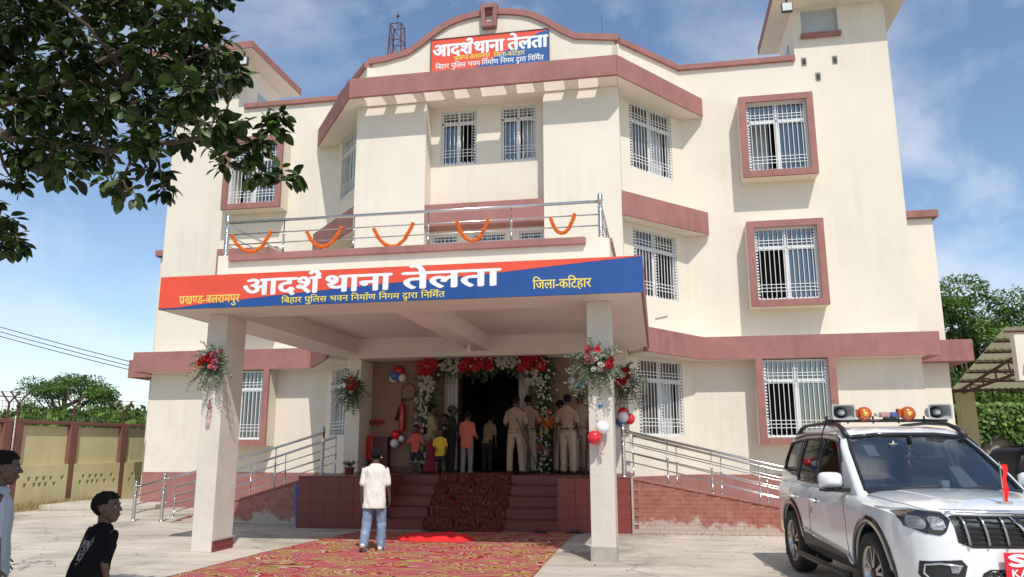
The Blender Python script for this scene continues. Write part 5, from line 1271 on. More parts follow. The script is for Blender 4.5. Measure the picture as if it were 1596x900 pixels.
    if bottom:
        b = MB(); loft(b, T(1.0, 0)[:3])
        for k in 'RL':
            hp, kn, an = J[k]
            if bstyle == 'shorts': cone(b, hp, hp+(kn-hp)*.80, .058*h, .060*h)
            elif bstyle == 'skirt': pass
            else:
                j_ = 1.14 if bottom is JN else 1; cone(b, hp, kn, .058*h, .044*h*j_); cone(b, kn, an+(kn-an)*.02, .044*h*j_, .038*h*j_)
        if bstyle == 'skirt': loft(b, [(pel+Vector((0, 0, .02*h)), .088*h, .065*h, X_, Vector((0, 1, 0))), (pel*.55, .10*h, .08*h, X_, Vector((0, 1, 0))), (Vector((0, 0, .03*h)), .12*h, .10*h, X_, Vector((0, 1, 0)))])
        cl('skirt' if bstyle == 'skirt' else bstyle, b, bottom, amp=.007 if bstyle != 'skirt' else .016)
    if top:
        b = MB(); S_ = T(1.10, 0); 
        zz = hipz+(topz-.55)*h*1.0
        lg = topz < .5; S_[0] = (up((0, 0, min(zz, hipz+.05*h))), (.110 if lg else .098)*h*W_, (.086 if lg else .074)*h*belly, X_, Y_); S_[1] = (up((0, 0, max(hipz+.045*h, zz+.03*h))), (.106 if lg else .096)*h*W_, (.080 if lg else .070)*h*belly, X_, Y_)
        if lg: S_[2] = (S_[2][0], S_[2][1]*1.30, S_[2][2]*1.26, X_, Y_); S_[3] = (S_[3][0], S_[3][1]*1.10, S_[3][2]*1.12, X_, Y_)
        loft(b, S_)
        for k in 'RL':
            a, e, w = SJ[k]
            if sleeve == 'short': cone(b, a+Vector((0, 0, -.006*h)), a+(e-a)*.86, .027*h, .034*h)
            else: cone(b, a, e, .029*h, .029*h); cone(b, e, e+(w-e)*.92, .032*h, .026*h)
        cl('shirt', b, top, amp=.008)
        b = MB(); c = up((0, .004*h, shz+.030*h)); n = 16
        vs = []; fs = []
        for i in range(n):
            an = 2*pi*i/n; q = Vector((cos(an)*.043*h, sin(an)*.041*h-.002*h, .006*h*(-sin(an)))); vs += [c+rot@q, c+rot@(q*1.0+Vector((cos(an)*.008*h, sin(an)*.008*h, -.016*h)))]
        for i in range(n): fs.append((2*i, 2*((i+1) % n), 2*((i+1) % n)+1, 2*i+1))
        obj('collar', b.add(vs, fs), top, G, smooth=True)
    if shoes:
        for k in 'RL':
            kn, an = J[k][1], J[k][2]; d = (an-kn).normalized(); pit = math.atan2(-d.y, -d.z)   # sole follows the shin
            R3 = Matrix.Rotation(-pit*.9 if abs(pit) > .35 else 0, 3, 'X')
            b = MB(); q = lambda y, z: an+R3@Vector((0, y*h, z*h))
            vs = [(q(-.03, -.018), .024*h, .022*h), (q(.03, -.022), .026*h, .019*h), (q(.088, -.030), .023*h, .012*h)]
            cone(b, vs[0][0], vs[1][0], vs[0][1], vs[1][1], 12); cone(b, vs[1][0], vs[2][0], vs[1][1], vs[2][1]*1.2, 12)
            cone(b, an+Vector((0, 0, .01*h)), q(0, -.02), .022*h, .024*h, 12)
            v, f = blob(b, vox*.8, 2); so = link('shoe', mesh_np('shoe', [(v, f)], shoes[0]), G)
            b = MB(); out = [(-.022, -.05), (.022, -.05), (.027, .03), (.02, .095), (-.014, .10), (-.027, .04)]
            vs2 = [q(0, 0)+R3@Vector((x*h, y*h, -.043*h)) for x, y in out]+[q(0, 0)+R3@Vector((x*h, y*h, -.032*h)) for x, y in out]
            m_ = len(out); obj('sole', b.add(vs2, [tuple(range(m_-1, -1, -1)), tuple(range(m_, 2*m_))]+[(i, (i+1) % m_, m_+(i+1) % m_, m_+i) for i in range(m_)]), shoes[1], so)
    if hair:
        hs_ = HAIR if hair is True else hair; o = link('hair', mesh_np('hair', [xf(hs_, Hm)], HAIRM), G); s = o.modifiers.new('t', 'SOLIDIFY'); s.thickness = .05*hh; s.offset = -1
    if face:
        for s in (1, -1):
            c = Hm@Vector((s*.12, .298, .505)); b = MB().ball(c, .048*hh, 10, 8); e = obj('eye', b, EYEW, G, smooth=True)
            c2 = Hm@Vector((s*.12, .325, .505)); obj('iris', MB().ball(c2, .026*hh, 8, 6), EYEB, e, smooth=True)
            b = MB().tube([Hm@Vector((s*x, y, z)) for x, y, z in ((.05, .365, .60), (.13, .352, .63), (.21, .285, .61))], [.010*hh, .014*hh, .006*hh], 6); obj('eyebrow', b, HAIRM, G, smooth=True)
        obj('lips', MB().ball(Hm@Vector((0, .380, .262)), (.080*hh, .022*hh, .026*hh), 10, 6, rot=hr), LIP, G, smooth=True)
    if cap:
        cm, brim = cap; b = MB(); n = 20; vs = []; fs = []
        pr = [(.60, .375, .445), (.72, .385, .455), (.88, .33, .40), (1.0, .20, .26), (1.045, .02, .02)] if brim else [(.66, .365, .44), (.74, .39, .46), (.92, .37, .44), (1.03, .25, .32), (1.06, .02, .02)]
        for z, rx, ry in pr:
            for k in range(n): an = 2*pi*k/n; vs.append(Hm@Vector((rx*cos(an), -.07+ry*sin(an), z)))
        for i in range(len(pr)-1):
            for k in range(n): fs.append((i*n+k, i*n+(k+1) % n, (i+1)*n+(k+1) % n, (i+1)*n+k))
        co_ = obj('cap', b.add(vs, fs), cm, G, smooth=True)
        if brim:
            b = MB(); vs = []; fs = []; m_ = 9
            for i in range(m_): an = pi*(.12+.76*i/(m_-1)); vs += [Hm@Vector((.37*cos(an), -.07+.44*sin(an), .64)), Hm@Vector((.36*cos(an), .02+.78*sin(an)*brim, .60))]
            for i in range(m_-1): fs.append((2*i, 2*i+1, 2*i+3, 2*i+2))
            o = obj('brim', b.add(vs, fs), cm, co_); o.modifiers.new('t', 'SOLIDIFY').thickness = .008
    if extras: extras(G, SJ, J, up, h, hipz, shz, pel, Hm)
    return G
WT = mat('white_tshirt', (.72, .68, .62), .9, var=.06, vs=8, bump=.2, bs=200); JN = mat('faded_blue_jeans', (.19, .255, .38), .85, var=.3, vs=14, bump=.3, bs=300, col2=(.34, .44, .58), c2s=7, c2t=.55)
BT = mat('black_tshirt', (.010, .009, .010), .95, var=.2, spec=.08); KH = mat('khaki_shirt', (.31, .21, .14), .9, var=.1, vs=8); KT = mat('khaki_trousers', (.38, .275, .20), .9, var=.1, vs=8)
OG = mat('coral_shirt', (.48, .11, .065), .9, var=.1); GT = mat('grey_trousers', (.20, .18, .17), .9, var=.2); YE = mat('yellow_tshirt', (.62, .42, .03), .9, var=.08); NV = mat('dark_shorts', (.015, .015, .025), .9)
RS = mat('faded_red_shirt', (.50, .10, .07), .9, var=.2, vs=20); BK = mat('dark_cloth', (.03, .025, .025), .9); MRN = mat('maroon_skirt', (.25, .02, .04), .9); OL = mat('olive_khaki', (.30, .22, .12), .9)
BOOT = (mat('black_boot', (.012, .012, .013), .35), mat('boot_sole', (.02, .02, .02), .8)); SNK = (mat('white_sneaker', (.70, .66, .60), .6, var=.1), mat('brown_sole', (.30, .22, .12), .8, var=.2))
GSH = (mat('grey_shoe', (.35, .34, .32), .7), mat('pale_sole', (.5, .48, .44), .8))
# boy in the white T-shirt walking to the steps
def exA(G, SJ, J, up, h, hipz, shz, pel, Hm):
    obj('earring', MB().ball(Hm@Vector((.36, -.06, .40)), .010, 8, 6), WHITEFR, G, smooth=True)
    mb = MB()
    for i, z in enumerate((.02, .045)): mb.tube([up((-.075*h+.15*h*k/8, -.0725*h-.004*sin(k*2.2+i), hipz-.02*h+z*h+.004*sin(k*1.7+i))) for k in range(9)], .0018, 4)
person('boy seen from behind in a white T-shirt and blue jeans, walking up the carpet', (-.46, 11.30, .02), radians(4), 1.475, hh=.205, skin=SKIND, lean=.05,
       arms={'R': ((.13, .03, -1), (.08, .20, -1)), 'L': ((-.10, -.08, -1), (-.02, .10, -1))}, legs={'L': ((-.03, -.06, -1), (.02, -.55, -1)), 'R': ((.06, .16, -1), (.02, -.10, -1))},
       top=WT, sleeve='short', bottom=JN, shoes=SNK, vox=.009, face=False, topz=.445, width=1.08, extras=exA)
# foreground boy in black
def exB(G, SJ, J, up, h, hipz, shz, pel, Hm):
    """pale bear face printed on the back of the shirt"""
    P = lambda x, z: up((x, -.0, z)); g = mat('print_grey', (.25, .25, .24), .9, var=.5, vs=30, col2=(.02, .02, .02), c2s=28, c2t=.50)
    body = [o for o in G.children if o.name.startswith('shirt')][-1]
    bv = BVHTree.FromPolygons([v.co for v in body.data.vertices], [tuple(p.vertices) for p in body.data.polygons])
    polys = [[(-.060, .06), (-.045, -.045), (-.02, -.10), (.02, -.10), (.045, -.045), (.060, .06), (.04, .10), (-.04, .10)], [(-.075, .07), (-.04, .11), (-.05, .14), (-.075, .12)], [(.075, .07), (.04, .11), (.05, .14), (.075, .12)]]
    dk = [[(-.045, .03), (-.012, .015), (-.015, .04), (-.04, .055)], [(.045, .03), (.012, .015), (.015, .04), (.04, .055)], [(-.02, -.02), (.02, -.02), (.012, -.045), (-.012, -.045)], [(-.03, -.065), (.03, -.065), (.018, -.085), (-.018, -.085)], [(-.004, .05), (.004, .05), (.006, .095), (-.006, .095)]]
    for ps, m, off in ((polys, g, .003), (dk, BT, .005)):
        b = MB()
        for p in ps:
            c = (sum(q[0] for q in p)/len(p), sum(q[1] for q in p)/len(p)); ring = []
            for t in (1, .66, .33): ring += [(c[0]+(q[0]-c[0])*t, c[1]+(q[1]-c[1])*t) for q in p]
            ring.append(c); vs = []
            for x, z in ring:
                o_ = up((.015+x*.85, -.5, shz-.15*h+z*.85)); dr = up((0, 1, shz))-up((0, 0, shz)); hit = bv.ray_cast(o_, dr.normalized())
                q = hit[0] if hit[0] else up((.015+x*.85, -.07*h, shz-.15*h+z*.85)); vs.append(q-dr.normalized()*off)
            n = len(p); fs = []
            for k in range(2):
                for i in range(n): fs.append((k*n+i, k*n+(i+1) % n, (k+1)*n+(i+1) % n, (k+1)*n+i))
            for i in range(n): fs.append((2*n+i, 2*n+(i+1) % n, 3*n))
            b.add(vs, fs)
        obj('printed_bear' if m is g else 'printed_bear_face', b, m, G, kind='stuff')
person('boy in a black T-shirt with a pale bear print, in the left foreground', (-.31, 5.15, 0), radians(-27), 1.20, hh=.205, skin=SKIND, lean=.27, nod=-.2, turn=-.95,
       arms={'L': ((-.10, -.18, -1), (.25, .30, -1)), 'R': ((.12, -.30, -1), (-.2, .35, -1))}, top=BT, bottom=NV, bstyle='shorts', vox=.007, topz=.47, extras=exB, width=1.42, belly=1.15)
# person at the left edge
def exC(G, SJ, J, up, h, hipz, shz, pel, Hm): pass
LBL = mat('pale_blue_grey_cloth', (.36, .40, .46), .9, var=.12)
G = person('person in a pale blue and black shirt at the left edge of the picture', (-.79, 4.78, 0), radians(-42), 1.48, hh=.215, skin=SKIND, lean=.02, turn=-.1,
       arms={'L': ((-.25, .0, -1), (.10, .45, -.9)), 'R': ((.20, .0, -1), (.0, .15, -1))}, top=LBL, sleeve='short', bottom=mat('grey_blue_jeans', (.24, .27, .33), .9, var=.2, bump=.2), shoes=GSH, vox=.008, topz=.47, width=1.35)
sh_ = [o for o in G.children if o.name.startswith('shirt')][0]
bm = bmesh.new(); bm.from_mesh(sh_.data); bm.faces.ensure_lookup_table(); kill = []
for f in bm.faces:
    c = f.calc_center_median()
    if not (c.x < .0 and c.z < 1.14 and abs(c.x) < .13 and c.y < .12): kill.append(f)
bmesh.ops.delete(bm, geom=kill, context='FACES')
for v in bm.verts: v.co += v.normal*.0015
me = bpy.data.meshes.new('black_side_panel'); bm.to_mesh(me); bm.free(); me.materials.clear(); me.materials.append(BT); link('black_side_panel', me, G)
# the people on the platform
Z0 = .962
person('small boy in a faded red shirt and dark shorts, leftmost on the platform', (-1.26, 15.78, Z0), pi-.1, 1.0, hh=.165, arms={'R': ((.25, .35, -1), (-.35, .7, -.2)), 'L': ((-.5, .2, -1), (-.1, .3, -1))}, legs={'L': ((-.16, 0, -1), (-.05, 0, -1))}, top=RS, bottom=NV, bstyle='shorts', skin=SKIND, topz=.47)
def exE(G, SJ, J, up, h, hipz, shz, pel, Hm):
    obj('scarf', MB().tube([up((-.07*h, .07*h, shz)), up((0, .08*h, shz-.12*h)), up((.05*h, .075*h, hipz+.05*h))], .03, 8), OL, G, smooth=True)
person('woman in an olive top and long maroon skirt standing behind the boys', (-1.06, 16.25, Z0), radians(-70), 1.43, hh=.195, arms={'R': ((.1, .3, -1), (-.1, 1, .1)), 'L': ((-.1, .25, -1), (.1, 1, -.1))}, top=OL, sleeve='long', bottom=MRN, bstyle='skirt', skin=SKIND, extras=exE)
person('little child in a bright yellow T-shirt at the top of the steps', (-.74, 15.80, Z0), pi-.05, .94, hh=.165, arms={'R': ((.05, .3, -1), (-.55, .6, -.55)), 'L': ((-.25, .05, -1), (.0, .25, -1))}, top=YE, bottom=NV, bstyle='shorts', skin=SKIND, topz=.42, width=1.1)
person('man in dark clothes and a peaked cap standing sideways by the doorway', (-.66, 16.45, Z0), radians(-80), 1.42, hh=.20, arms={'R': ((.1, .4, -1), (-.2, 1, .2)), 'L': ((-.1, .5, -1), (.1, 1, .3))}, top=BK, sleeve='long', bottom=BK, skin=SKIND, cap=(mat('dark_brown_cap', (.05, .03, .02), .8), 1.0), width=1.1, shoes=BOOT, hair=True)
person('child with only the face showing between the woman and the man in the cap', (-.84, 16.55, Z0), pi-.3, 1.24, hh=.185, top=BK, bottom=BK, skin=SKIN, shoes=BOOT)
person('boy in a coral shirt and grey trousers facing the dark doorway', (-.20, 15.95, Z0), radians(-12), 1.28, hh=.18, nod=.25, arms={'R': ((.16, .10, -1), (-.05, .75, -.35)), 'L': ((-.10, .10, -1), (.05, .8, -.2))}, top=OG, sleeve='long', bottom=GT, shoes=GSH, skin=SKIND, topz=.44, face=False)
person('person in a dull khaki shirt just inside the doorway, behind the coral shirt', (.0, 17.0, Z0), radians(-30), 1.30, hh=.19, lean=.25, top=OL, sleeve='short', bottom=BK, shoes=BOOT, skin=SKIND, face=False)
def belt(G, SJ, J, up, h, hipz, shz, pel, Hm):
    b = MB(); n = 24; vs = []; fs = []
    for i in range(n):
        an = 2*pi*i/n; x, y = cos(an)*.093*h, sin(an)*.069*h; vs += [up((x, y, hipz+.035*h)), up((x, y, hipz+.062*h))]
    for i in range(n): fs.append((2*i, 2*((i+1) % n), 2*((i+1) % n)+1, 2*i+1))
    o = obj('belt', b.add(vs, fs), mat('dark_leather', (.03, .015, .01), .5), G); o.modifiers.new('t', 'SOLIDIFY').thickness = .006
    for s in (1, -1): obj('epaulette', MB().ball(up((s*.075*h, 0, shz+.030*h)), (.028*h, .014*h, .005*h), 8, 6), KH, G, smooth=True)
def officer(label, loc, rz, h, **k):
    return person(label, loc, rz, h, hh=.205, top=KH, bottom=KT, shoes=BOOT, skin=SKIND, topz=.56, extras=belt, **k)
officer('khaki officer with a rifle slung down his back, left of the pair', (.82, 15.98, Z0), radians(-8), 1.57, face=False, nod=.15, turn=-.25, arms={'R': ((.22, .05, -1), (.05, .35, -1)), 'L': ((-.24, .12, -1), (.25, .8, -.5))}, legs={'L': ((-.10, 0, -1), (-.03, 0, -1)), 'R': ((.10, 0, -1), (.03, 0, -1))}, width=1.05)
officer('khaki officer standing farther in, half hidden by the officer with the rifle', (1.0, 16.5, Z0), radians(6), 1.62, face=False, nod=.1, arms={'R': ((.26, .05, -1), (-.10, .6, -.6))})
officer('slim khaki officer seen from behind, hands folded, right of the doorway', (1.90, 15.98, Z0), radians(-10), 1.60, face=False, width=.92, arms={'L': ((-.30, .02, -1), (.5, .5, -.25)), 'R': ((.18, .02, -1), (.0, .4, -.9))})
officer('khaki officer in a dark beret facing the yard, rightmost', (2.10, 16.55, Z0), pi-.15, 1.66, cap=(mat('navy_beret', (.012, .014, .03), .8), 0), arms={'R': ((.14, .05, -1), (.0, .25, -1)), 'L': ((-.16, .05, -1), (-.02, .3, -1))})
person('khaki officer half hidden between the flower arch and the slim officer', (1.66, 16.7, Z0), radians(-20), 1.52, hh=.20, top=KH, bottom=KT, shoes=BOOT, skin=SKIND, face=False, arms={'L': ((-.40, .05, -1), (.1, .4, -1))})
def rifle(loc, d, label):
    G = empty('rifle', loc, 0, label=label, cat='rifle'); d = Vector(d).normalized(); G.rotation_mode = 'QUATERNION'; G.rotation_quaternion = d.to_track_quat('Z', 'Y')
    wd = mat('rifle_wood', (.10, .04, .02), .4); mt = mat('gun_metal', (.03, .03, .03), .35, metal=.6)
    obj('stock', MB().prism([(-.02, -.50), (.055, -.50), (.02, -.18), (.02, .20), (-.02, .22), (-.025, -.15)], -.018, .018, 'y'), wd, G, bevel=.005)
    obj('barrel', MB().tube([(0, 0, .20), (0, 0, .52)], .010, 8).tube([(-.01, 0, -.15), (-.01, 0, .2)], .016, 8), mt, G); obj('bolt', MB().tube([(0, 0, -.08), (.05, 0, -.10)], .008, 6), mt, G)
    obj('trigger_guard', MB().tube([(.02, 0, -.16), (.06, 0, -.13), (.06, 0, -.08), (.02, 0, -.06)], .005, 6), mt, G); obj('sling', MB().tube([(.02, 0, -.4), (.07, .01, -.1), (.03, 0, .3)], .008, 6), MATS['dark_leather'], G)
    return G
rifle((1.06, 15.86, 1.62), (-.42, -.02, 1), 'dark wooden rifle slung down the back of the officer by the door')
rifle((2.27, 16.28, 1.50), (.05, .05, 1), 'rifle held upright beside the officer in the beret')
rifle((1.62, 16.30, 1.72), (.10, .02, 1), 'rifle standing at the left side of the slim officer')
# ================================================================== white car
CARW = mat('white_car_paint', (.78, .79, .80), .18, var=.02, coat=1.0, spec=.5); CARB = mat('black_car_plastic', (.018, .018, .020), .45); CHR = mat('chrome', (.75, .75, .76), .08, metal=1, var=.03); SATIN = mat('satin_silver', (.45, .44, .43), .28, metal=1, var=.05)
TYRE = mat('tyre_rubber', (.022, .021, .020), .8, var=.2, bump=.3, bs=60); GLOSSB = mat('gloss_black', (.008, .008, .009), .08, coat=.6); SEAT = mat('grey_seat', (.10, .10, .11), .85); SEAM = mat('seam_shadow', (.02, .02, .02), .9)
CAR = empty('parked_car', (6.34, 9.27, 0), radians(-83.9), label='white police SUV with sirens and amber lights on its roof, parked at right', cat='car'); CAR.scale = (.945,)*3
def skin_loft(secs, closed_ring=True, caps=True):
    n = len(secs[0]); vs = [p for s in secs for p in s]; fs = []
    for i in range(len(secs)-1):
        for k in range(n if closed_ring else n-1): fs.append((i*n+k, i*n+(k+1) % n, (i+1)*n+(k+1) % n, (i+1)*n+k))
    if caps: fs.append(tuple(range(n-1, -1, -1))); fs.append(tuple((len(secs)-1)*n+k for k in range(n)))
    return MB().add(vs, fs)
def interp(tab, x):
    for (a, *va), (b, *vb) in zip(tab[:-1], tab[1:]):
        if a <= x <= b:
            t = (x-a)/(b-a); t = t*t*(3-2*t) if False else t; return [p+(q-p)*t for p, q in zip(va, vb)]
    return list(tab[0][1:]) if x < tab[0][0] else list(tab[-1][1:])
# x: half width, bottom z, shoulder z, centre top z, belt half width
TB = [(-2.32, .80, .52, .98, 1.00, .74), (-2.27, .88, .42, 1.05, 1.10, .82), (-2.1, .925, .36, 1.09, 1.15, .875), (-1.4, .955, .33, 1.10, 1.17, .90), (-.3, .945, .31, 1.07, 1.16, .90), (.7, .945, .31, 1.06, 1.16, .89),
      (1.0, .95, .31, 1.06, 1.165, .88), (1.4, .955, .32, 1.05, 1.155, .865), (1.8, .95, .33, 1.03, 1.13, .84), (2.05, .925, .32, 1.00, 1.10, .80), (2.2, .87, .30, .975, 1.065, .74), (2.29, .79, .29, .95, 1.02, .66), (2.345, .66, .30, .92, .965, .55), (2.36, .50, .33, .88, .92, .42)]
def sec(x):
    w, zb, zs, zt, wb = interp(TB, x)
    half = [(0, zb), (w*.70, zb), (w*.93, zb+.03), (w*.985, zb+.12), (w*1.0, zb+.30), (w*1.0, zs-.24), (w*.995, zs-.12), (w*.975, zs-.03), (wb, zs+.015), (wb*.93, zs+.035), (wb*.72, zt-.028), (wb*.40, zt-.006), (0, zt)]
    ring = [(x, -y, z) for y, z in half]+[(x, y, z) for y, z in half[-2:0:-1]]
    return ring
xs = list(np.linspace(-2.32, 2.0, 37))+[2.06, 2.12, 2.17, 2.21, 2.25, 2.29, 2.32, 2.345, 2.36]
body_mb = skin_loft([sec(x) for x in xs])
def evalobj(o):
    bpy.context.view_layer.update(); dg = bpy.context.evaluated_depsgraph_get(); me = bpy.data.meshes.new_from_object(o.evaluated_get(dg)); return me
def boolean(mbA, cutters, m, name='b', smooth=True, sub=0):
    me = mbA.mesh(name, m, smooth); bm = bmesh.new(); bm.from_mesh(me); bmesh.ops.recalc_face_normals(bm, faces=bm.faces); bm.to_mesh(me); bm.free()
    o = bpy.data.objects.new(name, me); COL.objects.link(o); tmp = []
    if sub: q = o.modifiers.new('s', 'SUBSURF'); q.levels = sub; q.render_levels = sub
    for c in cutters:
        cme = c.mesh('c', m); bm = bmesh.new(); bm.from_mesh(cme); bmesh.ops.recalc_face_normals(bm, faces=bm.faces); bm.to_mesh(cme); bm.free()
        co_ = bpy.data.objects.new('c', cme); COL.objects.link(co_); tmp.append(co_); q = o.modifiers.new('b', 'BOOLEAN'); q.object = co_; q.operation = 'DIFFERENCE'; q.solver = 'EXACT'
    out = evalobj(o)
    for t in tmp+[o]: bpy.data.objects.remove(t)
    return out
def bvh_of(mb):
    me = mb.mesh('t', CARW); bm = bmesh.new(); bm.from_mesh(me); b = BVHTree.FromBMesh(bm); bm.free(); bpy.data.meshes.remove(me); return b
arch = []
for wx in (1.385, -1.375):
    for s in (1, -1):
        pts = [(wx+.47*cos(a), .39+.47*sin(a)) for a in np.linspace(-.5, pi+.5, 26)]
        arch.append(MB().prism(pts, min(s*.60, s*1.2), max(s*.60, s*1.2), 'y'))
bodyme = boolean(body_mb, arch, CARW, 'car_body')
bodyme.name = 'car_body'; bo = link('body', bodyme, CAR); 
for p in bodyme.polygons: p.use_smooth = True
q = bo.modifiers.new('wn', 'EDGE_SPLIT'); q.split_angle = radians(38)
BV = bvh_of(body_mb)
# greenhouse
def gring(z, xf, xb, hw, r=.10, bul=.09, n=7):
    pts = []
    def arc(cx, cy, a0, a1, rr):
        return [(cx+rr*cos(a), cy+rr*sin(a)) for a in np.linspace(a0, a1, n)]
    pts += arc(xf-r, hw-r, pi/2, 0, r); 
    for k in range(1, 8): y = (hw-r)*(1-2*k/8); pts.append((xf+bul*(1-(y/hw)**2), y))
    pts += arc(xf-r, -hw+r, 0, -pi/2, r); pts += [(xf+(xb-xf)*t, -hw) for t in (.25, .5, .75)]; pts += arc(xb+r, -hw+r, -pi/2, -pi, r); pts += [(xb, (hw-r)*t) for t in (-.5, 0, .5)]; pts += arc(xb+r, hw-r, pi, pi/2, r); pts += [(xf+(xb-xf)*t, hw) for t in (.75, .5, .25)]
    return [(x, y, z) for x, y in pts]
GR = [(1.02, 1.03, -2.24, .865), (1.14, .90, -2.22, .855), (1.30, .68, -2.18, .825), (1.46, .44, -2.12, .785), (1.60, .22, -2.06, .745), (1.70, .06, -2.0, .705), (1.755, -.06, -1.95, .665), (1.79, -.18, -1.88, .60), (1.815, -.34, -1.78, .50), (1.83, -.6, -1.6, .36)]
def gsecs(off=0): return [gring(z-(off*.8 if i > 5 else 0), xf-off*1.4, xb+off, hw-off) for i, (z, xf, xb, hw) in enumerate(GR)]
out_mb = skin_loft(gsecs()); GV = bvh_of(out_mb)
inner = skin_loft(gsecs(.045)); inner.v = [(x, y, z-(.03 if z < 1.05 else .012)) for x, y, z in inner.v]
ws = [(-.775, 1.135), (.775, 1.135), (.745, 1.30), (.685, 1.55), (.63, 1.695), (.32, 1.725), (-.32, 1.725), (-.63, 1.695), (-.685, 1.55), (-.745, 1.30)]
W_WS = MB().prism(ws, -.1, 1.6, 'x')
SW = [[(.46, 1.145), (.30, 1.36), (.06, 1.60), (-.06, 1.66), (-.52, 1.69), (-.52, 1.145)], [(-.60, 1.145), (-.60, 1.69), (-1.28, 1.685), (-1.36, 1.20), (-1.30, 1.155)], [(-1.42, 1.215), (-1.35, 1.68), (-1.90, 1.64), (-2.02, 1.40), (-2.02, 1.28), (-1.6, 1.22)]]
cut = [inner, W_WS]+[MB().prism(p, -1.2, 1.2, 'y') for p in SW]
gme = boolean(out_mb, cut, CARW, 'greenhouse'); go = link('greenhouse', gme, CAR); go.modifiers.new('e', 'EDGE_SPLIT').split_angle = radians(35)
def patch(name, poly, axis, bv, off, m, parent=CAR, thick=0, side=1, n=3, smooth=True, lim=None):
    """outline pressed onto the body along an axis. 'x': poly is (y,z) seen from the front; 'y': poly is (x,z) seen from a side; 'z': (x,y) from above"""
    bm = bmesh.new(); far = 4
    def P(a, b): return Vector((far, a, b)) if axis == 'x' else (Vector((a, side*far, b)) if axis == 'y' else Vector((a, b, far)))
    bm.faces.new([bm.verts.new(P(a, b)) for a, b in poly]); bmesh.ops.triangulate(bm, faces=bm.faces)
    for _ in range(n): bmesh.ops.subdivide_edges(bm, edges=bm.edges, cuts=1, use_grid_fill=True)
    bmesh.ops.triangulate(bm, faces=bm.faces)
    d = Vector((-1, 0, 0)) if axis == 'x' else (Vector((0, -side, 0)) if axis == 'y' else Vector((0, 0, -1)))
    bad = []
    for v in bm.verts:
        h = bv.ray_cast(v.co, d)
        if h[0] is None: bad.append(v); continue
        nrm = h[1] if h[1].dot(d) < 0 else -h[1]; v.co = h[0]+nrm*off
    bmesh.ops.delete(bm, geom=bad, context='VERTS')
    me = bpy.data.meshes.new(name); bm.to_mesh(me); bm.free(); me.materials.append(m)
    if smooth: me.polygons.foreach_set('use_smooth', [True]*len(me.polygons))
    o = link(name, me, parent)
    if thick: s = o.modifiers.new('t', 'SOLIDIFY'); s.thickness = thick; s.offset = 0
    return o
def line(name, pts, axis, bv, off, w, m, side=1, parent=CAR, cyl=False):
    P = lambda a, b: Vector((4, a, b)) if axis == 'x' else (Vector((a, side*4, b)) if axis == 'y' else Vector((a, b, 4)))
    d = Vector((-1, 0, 0)) if axis == 'x' else (Vector((0, -side, 0)) if axis == 'y' else Vector((0, 0, -1))); out = []
    for (a, b), (c, e) in zip(pts[:-1], pts[1:]):
        k = max(1, int(hypot(c-a, e-b)/.04))
        for i in range(k+(1 if (c, e) == tuple(pts[-1]) else 0)):
            t = i/k; h = bv.ray_cast(P(a+(c-a)*t, b+(e-b)*t), d)
            if h[0]: nrm = h[1] if h[1].dot(d) < 0 else -h[1]; out.append(h[0]+nrm*off)
    return obj(name, MB().tube(out, w, 6), m, parent, smooth=True)
wgl = patch('windscreen', [(a*.995, b) for a, b in ws], 'x', GV, -.012, CARGLASS, n=2)
line('windscreen_seal', ws+[ws[0]], 'x', GV, -.004, .022, GLOSSB)
patch('windscreen_base', [(-.77, 1.10), (.77, 1.10), (.77, 1.15), (-.77, 1.15)], 'x', GV, .004, GLOSSB, n=3)
